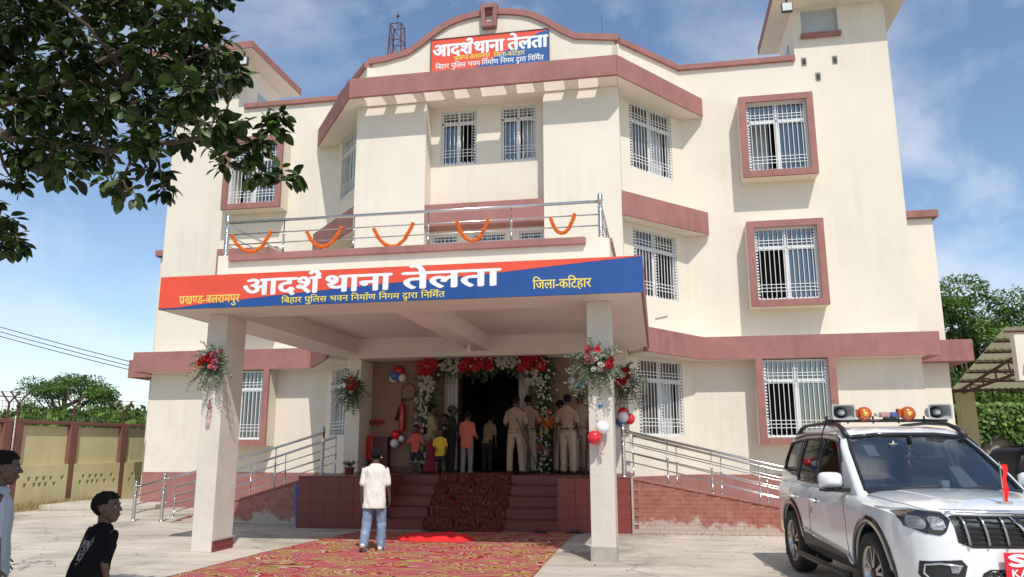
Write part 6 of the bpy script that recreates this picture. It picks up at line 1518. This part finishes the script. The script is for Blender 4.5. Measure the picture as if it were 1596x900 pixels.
for s in (1, -1):
    for k, p in enumerate(SW):
        patch('side_window', p, 'y', GV, -.012, CARGLASS_DARK, side=s, n=2); line('window_seal', p+[p[0]], 'y', GV, .0, .011, GLOSSB, side=s)
    patch('window_pillar', [(-.515, 1.15), (-.515, 1.69), (-.605, 1.69), (-.605, 1.15)], 'y', GV, .006, GLOSSB, side=s, n=2)
    line('rain_visor', [(.32, 1.42), (.05, 1.665), (-.1, 1.71), (-.6, 1.735), (-1.3, 1.73), (-1.8, 1.69)], 'y', GV, .012, .014, GLOSSB, side=s)
    # body side: door seams, handles, cladding
    for pts in ([(.62, 1.05), (.70, .8), (.72, .45)], [(-.55, 1.07), (-.57, .8), (-.57, .42)], [(-1.42, 1.08), (-1.36, .95)], [(-1.0, .42), (-.98, .60), (-1.05, .80)]):
        line('door_seam', pts, 'y', BV, .0005, .0035, SEAM, side=s)
    for hx in (-.38, -1.22):
        o = MB(); hit = BV.ray_cast(Vector((hx, s*4, .955)), Vector((0, -s, 0)))[0]; y = hit.y
        o.tube([(hx-.10, y+s*.008, .957), (hx-.085, y+s*.035, .960), (hx+.07, y+s*.035, .957), (hx+.10, y+s*.008, .955)], [.012, .018, .018, .012], 8); obj('door_handle', o, CARW, CAR, smooth=True)
        patch('handle_cup', [(hx+.02, .93), (hx+.10, .93), (hx+.10, .985), (hx+.02, .985)], 'y', BV, .001, SEAM, side=s, n=1)
        patch('key_mark', [(hx-.13, .80), (hx-.10, .80), (hx-.10, .87), (hx-.13, .87)], 'y', BV, .002, CARB, side=s, n=1)
    sill = patch('sill_cladding', [(-.92, .34), (-.88, .48), (-.80, .565), (-.55, .53), (.72, .455), (.86, .34)], 'y', BV, .012, CARB, side=s, n=3)
    line('chrome_strip', [(-.83, .60), (-.75, .60), (-.2, .55), (.70, .482), (.80, .40)], 'y', BV, .016, .010, CHR, side=s)
    for wx in (1.385, -1.375):
        vs = []; fs = []; m_ = 30
        for i, a in enumerate(np.linspace(-.32, pi+.32, m_)):
            for r, e in ((.468, .0), (.468, .018), (.535, .012), (.545, -.004)):
                x, z = wx+r*cos(a), .39+r*sin(a); h = BV.ray_cast(Vector((x, s*4, max(z, .34))), Vector((0, -s, 0)))
                y = h[0].y if h[0] and abs(h[0].y) > .75 else s*.90
                vs.append((x, y+s*e, z))
        for i in range(m_-1):
            for k in range(3): fs.append((i*4+k, i*4+k+1, i*4+4+k+1, i*4+4+k))
        obj('wheel_arch', MB().add(vs, fs), GLOSSB, CAR, smooth=True)
        b = MB(); vs = []; fs = []
        for i, a in enumerate(np.linspace(-.5, pi+.5, 24)): vs += [(wx+.466*cos(a), s*.60, .39+.466*sin(a)), (wx+.466*cos(a), s*.925, .39+.466*sin(a))]
        for i in range(23): fs.append((2*i, 2*i+1, 2*i+3, 2*i+2))
        b.add(vs, fs); vs = [(wx+.467*cos(a), s*.601, .39+.467*sin(a)) for a in np.linspace(-.5, pi+.5, 24)]; b.add(vs, [tuple(range(24))]); obj('wheel_housing', b, CARB, CAR)
    b = MB(); b.tube([(-.92, s*.99, .30), (-.85, s*1.04, .31), (.80, s*1.04, .31), (.88, s*.99, .30)], [.03, .035, .035, .03], 8); obj('side_step', b, CARB, CAR, smooth=True)
    obj('mud_flap', MB().box(-1.90, -1.885, min(s*.66, s*.92), max(s*.66, s*.92), .14, .50), CARB, CAR)
    # mirror
    mr = empty('wing_mirror', (.62, s*.90, 1.17)); mr.parent = CAR
    b = MB(); cen_ = (0.03, s*.14, .06); pr = []
    for t in np.linspace(0, 1, 9):
        xx = -.075+.19*t; k = math.sin(pi*min(1, (t+.09)*.62)) if t < .99 else .35; k = max(.25, min(1, 1-(t-.35)**2*1.5)); ring = []
        for a in np.linspace(0, 2*pi, 21)[:-1]:
            ca, sa = cos(a), sin(a); e = .55; ring.append((xx, cen_[1]+.125*k*math.copysign(abs(ca)**e, ca), cen_[2]+.088*k*math.copysign(abs(sa)**e, sa)))
        pr.append(ring)
    o = obj('mirror_shell', skin_loft(pr), CARW, mr, smooth=True); obj('mirror_glass', MB().box(-.082, -.076, min(s*.04, s*.24), max(s*.04, s*.24), 0, .12), CHR, mr)
    obj('mirror_foot', MB().prism([(-.06, -.055), (.10, -.055), (.12, -.03), (-.07, -.03)], min(s*.0, s*.25), max(s*.0, s*.25), 'y').box(-.05, .06, min(-s*.08, s*.05), max(-s*.08, s*.05), -.06, -.01), CARB, mr, bevel=.008)
    # roof rail
    obj('roof_rail', MB().tube([(.10, s*.655, 1.70), (-.05, s*.645, 1.79), (-.25, s*.635, 1.845), (-.8, s*.63, 1.87), (-1.5, s*.63, 1.86), (-1.75, s*.63, 1.82), (-1.88, s*.64, 1.74)], [.035, .030, .024, .02, .02, .028, .035], 8), CARB, CAR, smooth=True)
    # head lamp
    hl = patch('headlight', [(s*y, z) for y, z in ((.66, .865), (.70, .84), (.80, .855), (.90, .90), (.91, .97), (.90, 1.01), (.80, 1.03), (.62, 1.02), (.60, .96))], 'x', BV, .006, GLOSSB, n=4)
    line('light_guide', [(s*.92, 1.02), (s*.80, 1.035), (s*.62, 1.022)], 'x', BV, .010, .007, mat('lamp_guide', (.75, .77, .80), .15), parent=hl)
    for yy, ww in ((.835, .052), (.705, .056)):
        p = [(s*(yy+dx*ww), .935+dz*.048) for dx, dz in ((-1, -.6), (-.6, -1), (.6, -1), (1, -.5), (.9, .6), (.5, 1), (-.7, .9), (-1, .4))]
        patch('projector_lens', p, 'x', BV, .012, mat('headlamp_crystal', (.42, .43, .45), .12, metal=.9, var=.9, vs=90, bump=1, bs=110), parent=hl, n=2)
    # fog lamp pocket
    fg = patch('fog_lamp', [(s*y, z) for y, z in ((.52, .60), (.56, .47), (.64, .43), (.82, .44), (.86, .52), (.85, .625), (.70, .64), (.56, .65))], 'x', BV, .005, CARB, n=3)
    line('fog_chrome', [(s*.56, .60), (s*.72, .615), (s*.815, .60), (s*.825, .53), (s*.78, .465), (s*.63, .46)], 'x', BV, .012, .010, CHR, parent=fg)
    patch('fog_lens', [(s*y, z) for y, z in ((.56, .595), (.66, .60), (.65, .545), (.60, .54))], 'x', BV, .015, MATS['headlamp_crystal'], parent=fg, n=2)
# bonnet crease and shut lines
for s in (1, -1):
    line('bonnet_seam', [(1.0, s*.80), (1.6, s*.795), (2.0, s*.73), (2.2, s*.62)], 'z', BV, .0005, .0035, SEAM)
    line('bonnet_crease', [(1.0, s*.50), (1.6, s*.46), (2.1, s*.40)], 'z', BV, -.004, .012, CARW)
line('bumper_seam', [(-.60, 1.045), (.60, 1.045)], 'x', BV, .0005, .0035, SEAM)
# grille
gr = patch('grille', [(-.60, .99), (-.57, .79), (-.46, .745), (.46, .745), (.57, .79), (.60, .99), (.55, 1.005), (-.55, 1.005)], 'x', BV, .004, CARB, n=4)
line('grille_bar', [(-.60, 1.008), (-.50, 1.018), (.50, 1.018), (.60, 1.008)], 'x', BV, .014, .016, CHR, parent=gr)
for z in (.79, .83, .87, .91, .95, .985): line('grille_rib', [(-.54, z), (.54, z)], 'x', BV, .012, .008, GLOSSB, parent=gr)
for y in (.19, .345, .50):
    for s in (1, -1): line('grille_slat', [(s*(y+.02), .985), (s*(y-.015), .77)], 'x', BV, .026, .0125, SATIN, parent=gr)
em = empty('emblem', (0, 0, 0)); em.parent = CAR
def fp(y, z, o_=.03): h = BV.ray_cast(Vector((4, y, z)), Vector((-1, 0, 0)))[0]; return Vector((h.x+o_, y, z))
obj('emblem_shield', MB().prism([(-.10, 1.0), (-.05, .86), (-.03, .80), (.03, .80), (.05, .86), (.10, 1.0), (.05, .97), (-.05, .97)], fp(0, .9).x-.02, fp(0, .9).x, 'x'), CARB, em)
for s in (1, -1): obj('emblem_wing', MB().tube([fp(s*.125, 1.0, .025), fp(s*.07, .93, .03), fp(s*.018, .855, .03), fp(s*.012, .90, .032), fp(s*.05, .985, .03)], [.010, .014, .012, .008, .004], 6), CHR, em, smooth=True)
# badge ornament and red pennant on the bonnet lip
pn = empty('pennant', (0, 0, 0)); pn.parent = CAR
c = BV.ray_cast(Vector((2.10, -.03, 4)), Vector((0, 0, -1)))[0]
obj('chrome_base', MB().prism([(c.x-.02, -.10), (c.x+.03, -.07), (c.x+.035, .03), (c.x-.02, .05)], c.z-.005, c.z+.022), CHR, pn, bevel=.006); obj('flag_rod', MB().tube([c, c+Vector((0, 0, .36))], .006, 6), CHR, pn)
vs = []; fs = []
for i in range(13):
    for j in range(5): z = c.z+.34-.027*i; vs.append((c.x+.012*sin(i*.9+j*1.6), c.y+.006+.013*j*(.85+.2*cos(i*.8))+.012*sin(i*.55), z))
for i in range(12):
    for j in range(4): a = i*5+j; fs.append((a, a+1, a+6, a+5))
obj('red_flag', MB().add(vs, fs), MATS['bright_red_cloth'], pn, smooth=True)
# lower air intake with honeycomb
lo = patch('lower_grille', [(-.47, .40), (-.40, .545), (-.34, .575), (.34, .575), (.40, .545), (.47, .40), (.44, .37), (-.44, .37)], 'x', BV, .004, CARB, n=3)
for r in range(4):
    for k in range(-5, 6):
        cy = k*.088+(.044 if r % 2 else 0); cz = .405+r*.044
        if abs(cy) > .40-(cz-.38)*.35: continue
        pts = [(cy+.046*cos(a), cz+.026*sin(a)) for a in np.linspace(0, 2*pi, 7)]; line('honeycomb', pts, 'x', BV, .008, .0028, SATIN, parent=lo)
line('skid_bar', [(-.46, .362), (.46, .362)], 'x', BV, .02, .020, SATIN)
# red name plate: two lines of white letters, cut by the frame
pl = empty('red_plate', (0, 0, 0)); pl.parent = CAR; px = fp(0, .62).x+.035
obj('plate', MB().box(px-.008, px, -.25, .27, .505, .72), mat('plate_red', (.70, .015, .03), .4), pl, bevel=.004)
def plate_text(t, y0, y1, z0, z1, th):
    b = MB(); off = 0; gl = []; w = 0
    for ch in t:
        v, f = _txt(ch, 0.0); x0_ = min(p[0] for p in v); x1_ = max(p[0] for p in v); gl.append(([(p[0]-x0_+w, p[1]) for p in v], f)); w += x1_-x0_+.10
    w -= .10; zz = max(p[1] for g in gl for p in g[0]); zm = min(p[1] for g in gl for p in g[0])
    for v, f in gl:
        for q_, (ox, oz) in enumerate([(0, 0), (th, 0), (-th, 0), (0, th), (0, -th)]): b.add([(px+.001+.0001*q_, y0+(p[0]+ox)/w*(y1-y0), z0+(p[1]-zm+oz)/(zz-zm)*(z1-z0)) for p in v], f)
    obj('lettering', b, SIGNW, pl)
plate_text('S', -.205, -.085, .612, .704, .05); plate_text('KA', -.20, -.075, .530, .585, .03)
obj('number_plate', MB().box(px-.03, px-.02, -.24, .26, .375, .475), WHITEFR, CAR)
# wipers
for y0 in (-.48, .10):
    line('wiper', [(y0, 1.15), (y0+.20, 1.165), (y0+.46, 1.175)], 'x', GV, .014, .007, CARB)
# interior
obj('cabin_floor', MB().box(-2.1, .9, -.78, .78, 1.0, 1.03), mat('cabin_black', (.02, .02, .022), .9), CAR)
obj('dashboard', MB().prism([(.95, 1.03), (.90, 1.125), (.55, 1.165), (.42, 1.14), (.40, 1.03)], -.76, .76, 'y'), MATS['cabin_black'], CAR, bevel=.02)
st = empty('steering_wheel', (.30, -.38, 1.13)); st.parent = CAR; st.rotation_euler = (0, radians(-28), 0)
obj('wheel_rim', MB().tube([(0, .19*cos(a), .19*sin(a)) for a in np.linspace(0, 2*pi, 29)], .015, 8, False), CARB, st, smooth=True); obj('wheel_hub', MB().box(-.02, .02, -.06, .06, -.05, .05).box(-.01, .01, -.18, .18, -.015, .015), CARB, st, bevel=.01)
for x in (-.25, -1.15):
    for y in ((-.38, .38) if x > -1 else (-.45, 0, .45)):
        sg = empty('seat', (x, y, .95)); sg.parent = CAR
        obj('seat_back', MB().prism([(-.06, .05), (.10, .05), (-.04, .50), (-.14, .50)], -.24, .24, 'y'), SEAT, sg, bevel=.04); obj('headrest', MB().box(-.18, -.08, -.13, .13, .52, .70), SEAT, sg, bevel=.04)
obj('rear_view_mirror', MB().box(.14, .17, -.12, .12, 1.60, 1.66).box(.15, .25, -.015, .015, 1.64, 1.70), CARB, CAR, bevel=.008)
hb = empty('hanging_beads', (.17, -.02, 1.59)); hb.parent = CAR
for k in range(9): obj('bead', MB().ball((0, .01*(k % 2), -.03*k), .014, 8, 6), BR if k % 3 else SIGNW, hb, smooth=True)
obj('star_ornament', MB().prism([(.055*cos(a+pi/2)*(1 if i % 2 == 0 else .4), .055*sin(a+pi/2)*(1 if i % 2 == 0 else .4)) for i, a in enumerate(np.linspace(0, 2*pi, 11)[:-1])], .24, .25, 'x'), CHR, CAR).location = (0, -.20, 1.60)
patch('sticker', [(-.535, 1.50), (-.42, 1.50), (-.42, 1.62), (-.53, 1.62)], 'x', GV, -.022, mat('sticker_grey', (.38, .40, .38), .6), n=1)
patch('sticker', [(.22, 1.22), (.40, 1.22), (.36, 1.42), (.24, 1.42)], 'x', GV, -.06, MATS['sticker_grey'], n=1)
obj('dash_box', MB().box(.58, .66, .10, .18, 1.16, 1.23), WHITEFR, CAR, bevel=.006)
# wheels
def wheel(x, s):
    w = empty('wheel', (x, s*.845, .39)); w.parent = CAR
    pr = [(-.115, .255), (-.12, .30), (-.125, .345), (-.11, .372), (-.07, .386), (0, .389), (.07, .386), (.11, .372), (.125, .345), (.122, .30), (.105, .255)]
    b = MB(); vs = []; fs = []; n = 48
    for i, (y, r) in enumerate(pr):
        for k in range(n): a = 2*pi*k/n; rr = r-(.008 if (3 <= i <= 7 and k % 2) else 0); vs.append((rr*cos(a), s*y, rr*sin(a)))
    for i in range(len(pr)-1):
        for k in range(n): fs.append((i*n+k, i*n+(k+1) % n, (i+1)*n+(k+1) % n, (i+1)*n+k))
    obj('tyre', b.add(vs, fs), TYRE, w, smooth=True)
    b = MB(); pr = [(.10, .258), (.112, .252), (.09, .235), (-.05, .225), (-.10, .20)]; vs = []; fs = []
    for y, r in pr:
        for k in range(n): a = 2*pi*k/n; vs.append((r*cos(a), s*y, r*sin(a)))
    for i in range(len(pr)-1):
        for k in range(n): fs.append((i*n+k, i*n+(k+1) % n, (i+1)*n+(k+1) % n, (i+1)*n+k))
    obj('rim', b.add(vs, fs), SATIN, w, smooth=True)
    obj('brake_disc', MB().tube([(0, s*-.02, 0), (0, s*.0, 0)], .17, 24), CARB, w)
    for k in range(5):
        for da in (-.13, .13):
            a = 2*pi*k/5+.3; a1 = a+da; b = MB(); c0 = Vector((.055*cos(a+da*1.2), s*.10, .055*sin(a+da*1.2))); c1 = Vector((.245*cos(a1+da*.5), s*.095, .245*sin(a1+da*.5)))
            t = Vector((-sin(a), 0, cos(a))); vs = []
            for p, ww in ((c0, .017), (c1, .013)): vs += [p-t*ww, p+t*ww, p+t*ww-Vector((0, s*.035, 0)), p-t*ww-Vector((0, s*.035, 0))]
            obj('spoke', b.add(vs, [(0, 1, 5, 4), (1, 2, 6, 5), (2, 3, 7, 6), (3, 0, 4, 7), (4, 5, 6, 7), (0, 3, 2, 1)]), SATIN, w, fixn=True)
    obj('hub_cap', MB().tube([(0, s*.06, 0), (0, s*.105, 0), (0, s*.112, 0)], [.06, .055, .03], 16), CARB, w, smooth=True)
for x in (1.385, -1.375):
    for s in (1, -1): wheel(x, s)
# siren bar on the roof
RBAR = empty('roof_siren_bar', (0, 0, 0)); RBAR.parent = CAR
obj('cross_bar', MB().tube([(-.42, -.72, 1.895), (-.42, .72, 1.895)], .016, 8).tube([(-.50, -.72, 1.885), (-.50, .72, 1.885)], .010, 6), CARB, RBAR, smooth=True)
for y in (-.70, -.45, -.15, .15, .45, .70): obj('bolt', MB().tube([(-.42, y, 1.86), (-.42, y, 1.95)], .012, 6), CARB, RBAR)
obj('cable', MB().tube([(-.45, -.69, 1.89), (-.47, -.73, 1.80), (-.48, -.765, 1.68), (-.50, -.80, 1.5)], .008, 6), CARB, CAR, smooth=True)
HORN = mat('horn_grey', (.42, .42, .41), .45)
for y in (-.60, .50):
    hn = empty('horn_speaker', (0, 0, 0)); hn.parent = CAR; cz = 1.985
    b = MB(); vs = []; fs = []
    def rr(x, hw, hh_, e): return [(x, y+hw*math.copysign(abs(cos(a))**e, cos(a)), cz+hh_*math.copysign(abs(sin(a))**e, sin(a))) for a in np.linspace(0, 2*pi, 25)[:-1]]
    rings = [rr(-.24, .05, .05, 1), rr(-.40, .12, .085, .35) if False else rr(-.22, .085, .07, .9), rr(-.10, .125, .082, .18), rr(-.085, .135, .09, .15), rr(-.085, .120, .078, .2), rr(-.19, .09, .07, .9), rr(-.26, .05, .05, 1)]
    obj('horn_bell', skin_loft(rings, caps=False), HORN, hn); obj('horn_throat', MB().ball((-.22, y, cz), (.02, .078, .060), 16, 8), CARB, hn, smooth=True)
    obj('horn_plug', MB().tube([(-.27, y, cz), (-.15, y, cz), (-.135, y, cz)], [.04, .038, .02], 14), mat('horn_plug_grey', (.45, .45, .45), .4), hn, smooth=True); obj('horn_bracket', MB().box(-.24, -.14, y-.02, y+.02, 1.89, 1.92), CARB, hn)
    obj('horn_driver', MB().tube([(-.24, y, cz), (-.36, y, cz)], .065, 14), HORN, hn, smooth=True)
AMB = mat('amber_lens', (.75, .16, .005), .12, coat=.8, trans=.25, var=.3, vs=30); AMR = mat('amber_rim', (.40, .07, .01), .4)
for y in (-.26, .255):
    am = empty('amber_light', (0, 0, 0)); am.parent = CAR; cz = 1.975
    obj('lamp_housing', MB().tube([(-.52, y, cz), (-.42, y, cz), (-.40, y, cz), (-.375, y, cz)], [.06, .082, .086, .086], 20), AMR, am, smooth=True); obj('lamp_lens', MB().ball((-.375, y, cz), (.035, .068, .068), 18, 10), AMB, am, smooth=True)
    obj('lamp_bulb', MB().ball((-.345, y, cz), (.02, .028, .028), 12, 8), mat('bulb_amber', (.95, .55, .10), .2, coat=1), am, smooth=True); obj('lamp_side', MB().box(-.44, -.36, y-.125, y-.085, cz-.035, cz+.06), AMR, am, bevel=.01); obj('lamp_stem', MB().tube([(-.42, y, 1.89), (-.42, y, 1.95)], .025, 8), CARB, am)
lb_ = empty('light_bar', (0, 0, 0)); lb_.parent = CAR
obj('bar_base', MB().box(-.46, -.38, -.02, .12, 1.905, 1.93), CARB, lb_); obj('red_lens', MB().box(-.475, -.365, -.075, .045, 1.931, 1.995), mat('clear_red_lens', (.45, .22, .22), .15, coat=.5), lb_, bevel=.02); obj('blue_lens', MB().box(-.475, -.365, .046, .135, 1.931, 1.995), mat('blue_lens', (.03, .09, .30), .15, coat=.5), lb_, bevel=.02)
for y in (-.10, .16): obj('clear_lens', MB().box(-.45, -.39, y-.024, y+.024, 1.945, 1.985), HORN, lb_, bevel=.01)
# ---- dark parked car under the shed
C2 = empty('dark_car', (13.75, 20.9, 0), radians(4), label='dark car parked in the shed, just showing at the right edge', cat='car')
C2L = MATS['dark_car_paint'] if 'dark_car_paint' in MATS else mat('dark_car_paint', (.014, .012, .016), .3, coat=.3)
b2 = skin_loft([[(x*.95, y, z*.82) for x, y, z in sec(x)] for x in xs]); obj('body', b2, C2L, C2, smooth=True)
g2 = skin_loft([[(x*.95, y, z*.82) for x, y, z in r] for r in gsecs()]); obj('greenhouse', g2, mat('dark_car_glass', (.012, .013, .015), .3, spec=.2), C2, smooth=True)
obj('roof', MB().box(-1.7, -.2, -.55, .55, 1.50, 1.52), C2L, C2, bevel=.01)
for x in (1.3, -1.3):
    for s in (1, -1): obj('wheel', MB().tube([(x, s*.70, .33), (x, s*.96, .33)], .33, 24), TYRE, C2, smooth=True); obj('hub', MB().tube([(x, s*.96, .33), (x, s*.97, .33)], .2, 12), SATIN, C2)
for s in (1, -1): obj('headlight', MB().ball((2.02, s*.60, .62), (.08, .16, .07), 10, 8), MATS['headlamp_crystal'], C2, smooth=True)
# ================================================================== big tree whose branches hang in from the top left
FL = leafmat('ficus_leaf', (.007, .016, .005), (.055, .095, .018), .42, 1.5, .10, c3=(.018, .036, .008), sp=.3)
TR = empty('ficus_tree', (-3.6, 4.6, 0), label='dark broad leaved tree whose branches hang in from the top left corner', cat='tree')
rootp = Vector((-3.6, 4.6, 0))
tb = MB().tube([Vector(p)-rootp for p in ((-3.6, 4.6, -.1), (-3.55, 4.6, 1.2), (-3.4, 4.55, 2.6), (-3.0, 4.5, 3.4))], [.28, .22, .19, .15], 12)
obj('trunk', tb, BARK, TR, smooth=True)
rg = random.Random(77)
# clumps: (px, py, radius px, distance) read once as world positions below
CLUMPS = [(-0.96, 4.6, 4.71, 0.23, 30), (-1.13, 5.2, 5.14, 0.26, 30), (-0.02, 4.4, 4.59, 0.22, 30), (-0.11, 5.0, 4.88, 0.21, 21), (0.52, 4.6, 4.5, 0.18, 19), (-1.51, 5.2, 4.71, 0.26, 30), (-0.42, 4.5, 4.26, 0.22, 30), (-0.73, 5.3, 4.74, 0.26, 30), (0.23, 4.6, 4.28, 0.21, 26), (0.29, 5.0, 4.45, 0.2, 19), (0.64, 4.8, 4.37, 0.14, 9), (-0.78, 4.5, 3.92, 0.22, 28), (-0.89, 5.0, 4.15, 0.24, 28), (-0.17, 4.6, 3.94, 0.22, 28), (-0.27, 5.2, 4.25, 0.24, 26), (0.52, 4.6, 3.95, 0.19, 21), (0.41, 5.1, 4.25, 0.16, 12), (0.79, 4.8, 4.17, 0.06, 5), (-1.19, 5.0, 3.82, 0.21, 21), (-0.48, 4.6, 3.61, 0.18, 18), (-0.5, 5.0, 3.8, 0.2, 19), (0.17, 4.6, 3.64, 0.16, 15), (0.16, 5.0, 3.83, 0.17, 13), (0.74, 4.6, 3.69, 0.16, 15), (0.83, 4.8, 3.81, 0.08, 5), (-0.55, 4.8, 3.49, 0.12, 7), (-0.08, 4.7, 3.38, 0.11, 6), (0.13, 4.6, 3.26, 0.07, 5), (0.1, 4.9, 3.51, 0.11, 5), (0.83, 4.6, 3.42, 0.09, 5), (1.03, 4.7, 3.56, 0.05, 5), (1.01, 4.9, 3.77, 0.08, 5), (1.08, 4.9, 3.86, 0.06, 5), (0.94, 4.7, 3.52, 0.07, 5), (1.32, 4.6, 3.27, 0.08, 5), (1.05, 4.7, 3.35, 0.08, 5), (-1.21, 5.0, 3.56, 0.1, 5), (0.26, 4.8, 3.34, 0.05, 5), (-1.13, 4.9, 3.21, 0.08, 5), (-0.98, 4.8, 3.02, 0.09, 5), (-0.89, 4.8, 2.99, 0.05, 5), (-0.21, 4.8, 5.02, 0.24, 30), (-1.03, 4.8, 5.18, 0.28, 42), (0.49, 4.7, 4.72, 0.09, 5), (0.62, 4.8, 4.87, 0.1, 5), (-1.56, 4.8, 4.73, 0.32, 55), (-1.57, 4.8, 4.07, 0.32, 55), (-1.27, 4.8, 3.31, 0.16, 13), (-1.4, 2.0, 4.6, 0.6, 26), (-0.6, 2.6, 4.9, 0.6, 26), (-1.0, 1.2, 5.0, 0.7, 26), (-2.2, 2.8, 4.6, 0.8, 26), (-2.8, 3.8, 4.9, 0.9, 26), (0.2, 2.2, 5.2, 0.6, 60), (-1.6, 3.4, 5.4, 0.8, 26), (-3.4, 5.6, 5.0, 0.9, 26), (-0.3, 1.4, 4.4, 0.5, 26), (-0.9, 3.4, 3.6, 0.35, 26), (-1.5, 3.0, 3.4, 0.4, 26), (-1.9, 3.8, 3.7, 0.5, 26), (-1.2, 2.2, 3.4, 0.45, 26), (-0.5, 3.0, 4.2, 0.5, 26), (-0.2, 3.6, 4.6, 0.4, 26), (0.1, 2.6, 4.5, 0.5, 60), (0.5, 2.6, 4.6, 0.5, 60), (0.8, 2.7, 4.5, 0.5, 60), (1.0, 2.2, 4.5, 0.5, 60), (0.3, 2.2, 4.7, 0.6, 60), (0.7, 2.3, 4.4, 0.5, 60), (0.35, 2.9, 4.3, 0.4, 60), (0.65, 2.5, 4.9, 0.5, 60), (0.0, 2.9, 4.6, 0.4, 60)]
tips = []; lb2 = MB(); BR0 = Vector((-3.0, 4.5, 3.4)); LIMB = []
def limb(pts, r0, r1):
    pts = [Vector(p) for p in pts]; out = []
    for i in range(len(pts)-1):
        for j in range(4): t = j/4; q = pts[i].lerp(pts[i+1], t); out.append(q+Vector((noise.noise(q*3), noise.noise(q*3+Vector((9, 0, 0))), noise.noise(q*3+Vector((0, 9, 0)))))*.05)
    out.append(pts[-1]); n = len(out); rs = [r0+(r1-r0)*i/(n-1) for i in range(n)]
    lb2.tube([p-rootp for p in out], rs, 8); LIMB.extend(zip(out, rs))
limb([BR0, (-2.3, 4.6, 3.75), (-1.5, 4.7, 4.05), (-.7, 4.8, 4.25), (.1, 4.8, 4.2)], .085, .020)
limb([(-1.5, 4.7, 4.05), (-.9, 4.7, 3.75), (-.2, 4.75, 3.65), (.5, 4.8, 3.75), (.95, 4.8, 3.6)], .040, .010)
limb([(-.7, 4.8, 4.25), (-.2, 4.9, 4.6), (.2, 4.8, 4.9)], .028, .010)
limb([BR0, (-2.5, 4.3, 4.2), (-1.8, 4.4, 4.8), (-1.0, 4.6, 5.1)], .06, .018)
limb([BR0, (-2.3, 4.8, 3.2), (-1.6, 4.9, 3.0)], .035, .012)
limb([BR0, (-2.4, 3.6, 3.9), (-1.6, 2.8, 4.3), (-.9, 2.2, 4.6), (0, 2.4, 4.7), (.9, 2.4, 4.6)], .06, .012)
for (x, y, z, r, dens) in CLUMPS:
    c = Vector((x, y, z)); best = min(LIMB, key=lambda p: (p[0]-c).length+(.4 if (p[0]-BR0).length > (c-BR0).length else 0)); a = best[0]; k = (c-a)
    m1 = a+k*.35+Vector((rg.uniform(-.1, .1), rg.uniform(-.1, .1), rg.uniform(.0, .10)))*k.length; m2 = a+k*.72+Vector((rg.uniform(-.12, .12), rg.uniform(-.1, .1), rg.uniform(-.02, .10)))*k.length; r0 = min(best[1]*.7, .022)
    lb2.tube([p-rootp for p in (a, m1, m2, c)], [r0, r0*.75, r0*.5, .005], 6)
pos = []; dr = []; up_ = []; sc_ = []; tw = MB()
for (x, y, z, r, dens) in CLUMPS:
    c = Vector((x, y, z)); n = int(dens*1.15)
    for i in range(n):
        d = Vector((rg.gauss(0, 1), rg.gauss(0, 1), rg.gauss(0, .8))).normalized(); a = c+d*r*rg.uniform(.0, .45); e = a+(d+Vector((.35, 0, -.25))).normalized()*r*rg.uniform(.35, .75); k = 5
        pts = []
        for j in range(k+1):
            t = j/k; p = a+(e-a)*t+Vector((0, 0, .03*sin(t*3))); pts.append(p)
            if j == 0: continue
            side = (e-a).cross(Vector((rg.uniform(-1, 1), rg.uniform(-1, 1), 1))).normalized()
            for s in ((1,) if j < k else (1, -1)):
                ld = ((e-a).normalized()*.55+side*(s if j % 2 else -s)*.9+Vector((rg.uniform(-.4, .4), rg.uniform(-.4, .4), rg.uniform(-.9, .25)))).normalized()
                pos.append(p+ld*.018); dr.append(ld); up_.append(Vector((rg.uniform(-.8, .8), rg.uniform(-.8, .8), 1))); sc_.append(rg.uniform(.65, 1.15))
        tw.tube([p-rootp for p in pts], [.006, .0055, .005, .0045, .004, .003], 5, False)
obj('branches', lb2, BARK, TR, smooth=True); obj('twigs', tw, mat('twig_brown', (.14, .12, .06), .8), TR, smooth=True, kind='stuff')
LG = leaf_geom(.106, .062, .20, 5)
def INFRAME(p):
    q_ = M.inverted()@p; return q_.z < 0 and abs(q_.x/q_.z) < .66 and abs(q_.y/q_.z) < .373
camp = Vector((CX, 0, 1.5)); order = sorted(range(len(pos)), key=lambda i: -sc_[i]/(pos[i]-camp).length - (10 if INFRAME(pos[i]) else 0))
big = order[:300]; rest = order[300:]
lme = bpy.data.meshes.new('leaf'); lme.from_pydata(LG[0].tolist(), [], LG[1]); lme.materials.append(FL); lme.polygons.foreach_set('use_smooth', [True]*len(lme.polygons))
for i in big:
    d = dr[i]; s = up_[i].cross(d).normalized(); u = d.cross(s); m = Matrix((d, s, u)).transposed().to_4x4()
    o = link('leaf', lme, TR); o.matrix_local = Matrix.Translation(pos[i]-rootp)@m@Matrix.Diagonal((sc_[i],)*3+(1,))
scatter('foliage', [tuple(pos[i]-rootp) for i in rest], [tuple(dr[i]) for i in rest], [tuple(up_[i]) for i in rest], [sc_[i] for i in rest], LG, FL, TR, kind='stuff')
# crown overhead and behind the camera side of the tree, out of the picture, that shades the boys

YG = leafmat('young_leaf', (.10, .20, .02), (.22, .36, .05), .4, 8, .35)
rg3 = random.Random(4); c0 = Vector((1.03, 4.85, 3.80)); pp = []; dd_ = []; uu = []
for i in range(11):
    a = i*2.4; dd_.append((cos(a)*.8+.2, sin(a)*.5, rg3.uniform(-.3, .9))); pp.append(tuple(c0-rootp+Vector((cos(a)*.02, sin(a)*.02, rg3.uniform(-.03, .05))))); uu.append((rg3.uniform(-.5, .5), -.6, 1))
scatter('young_leaves', pp, dd_, uu, [rg3.uniform(.6, .85) for _ in pp], LG, YG, TR, kind='stuff')
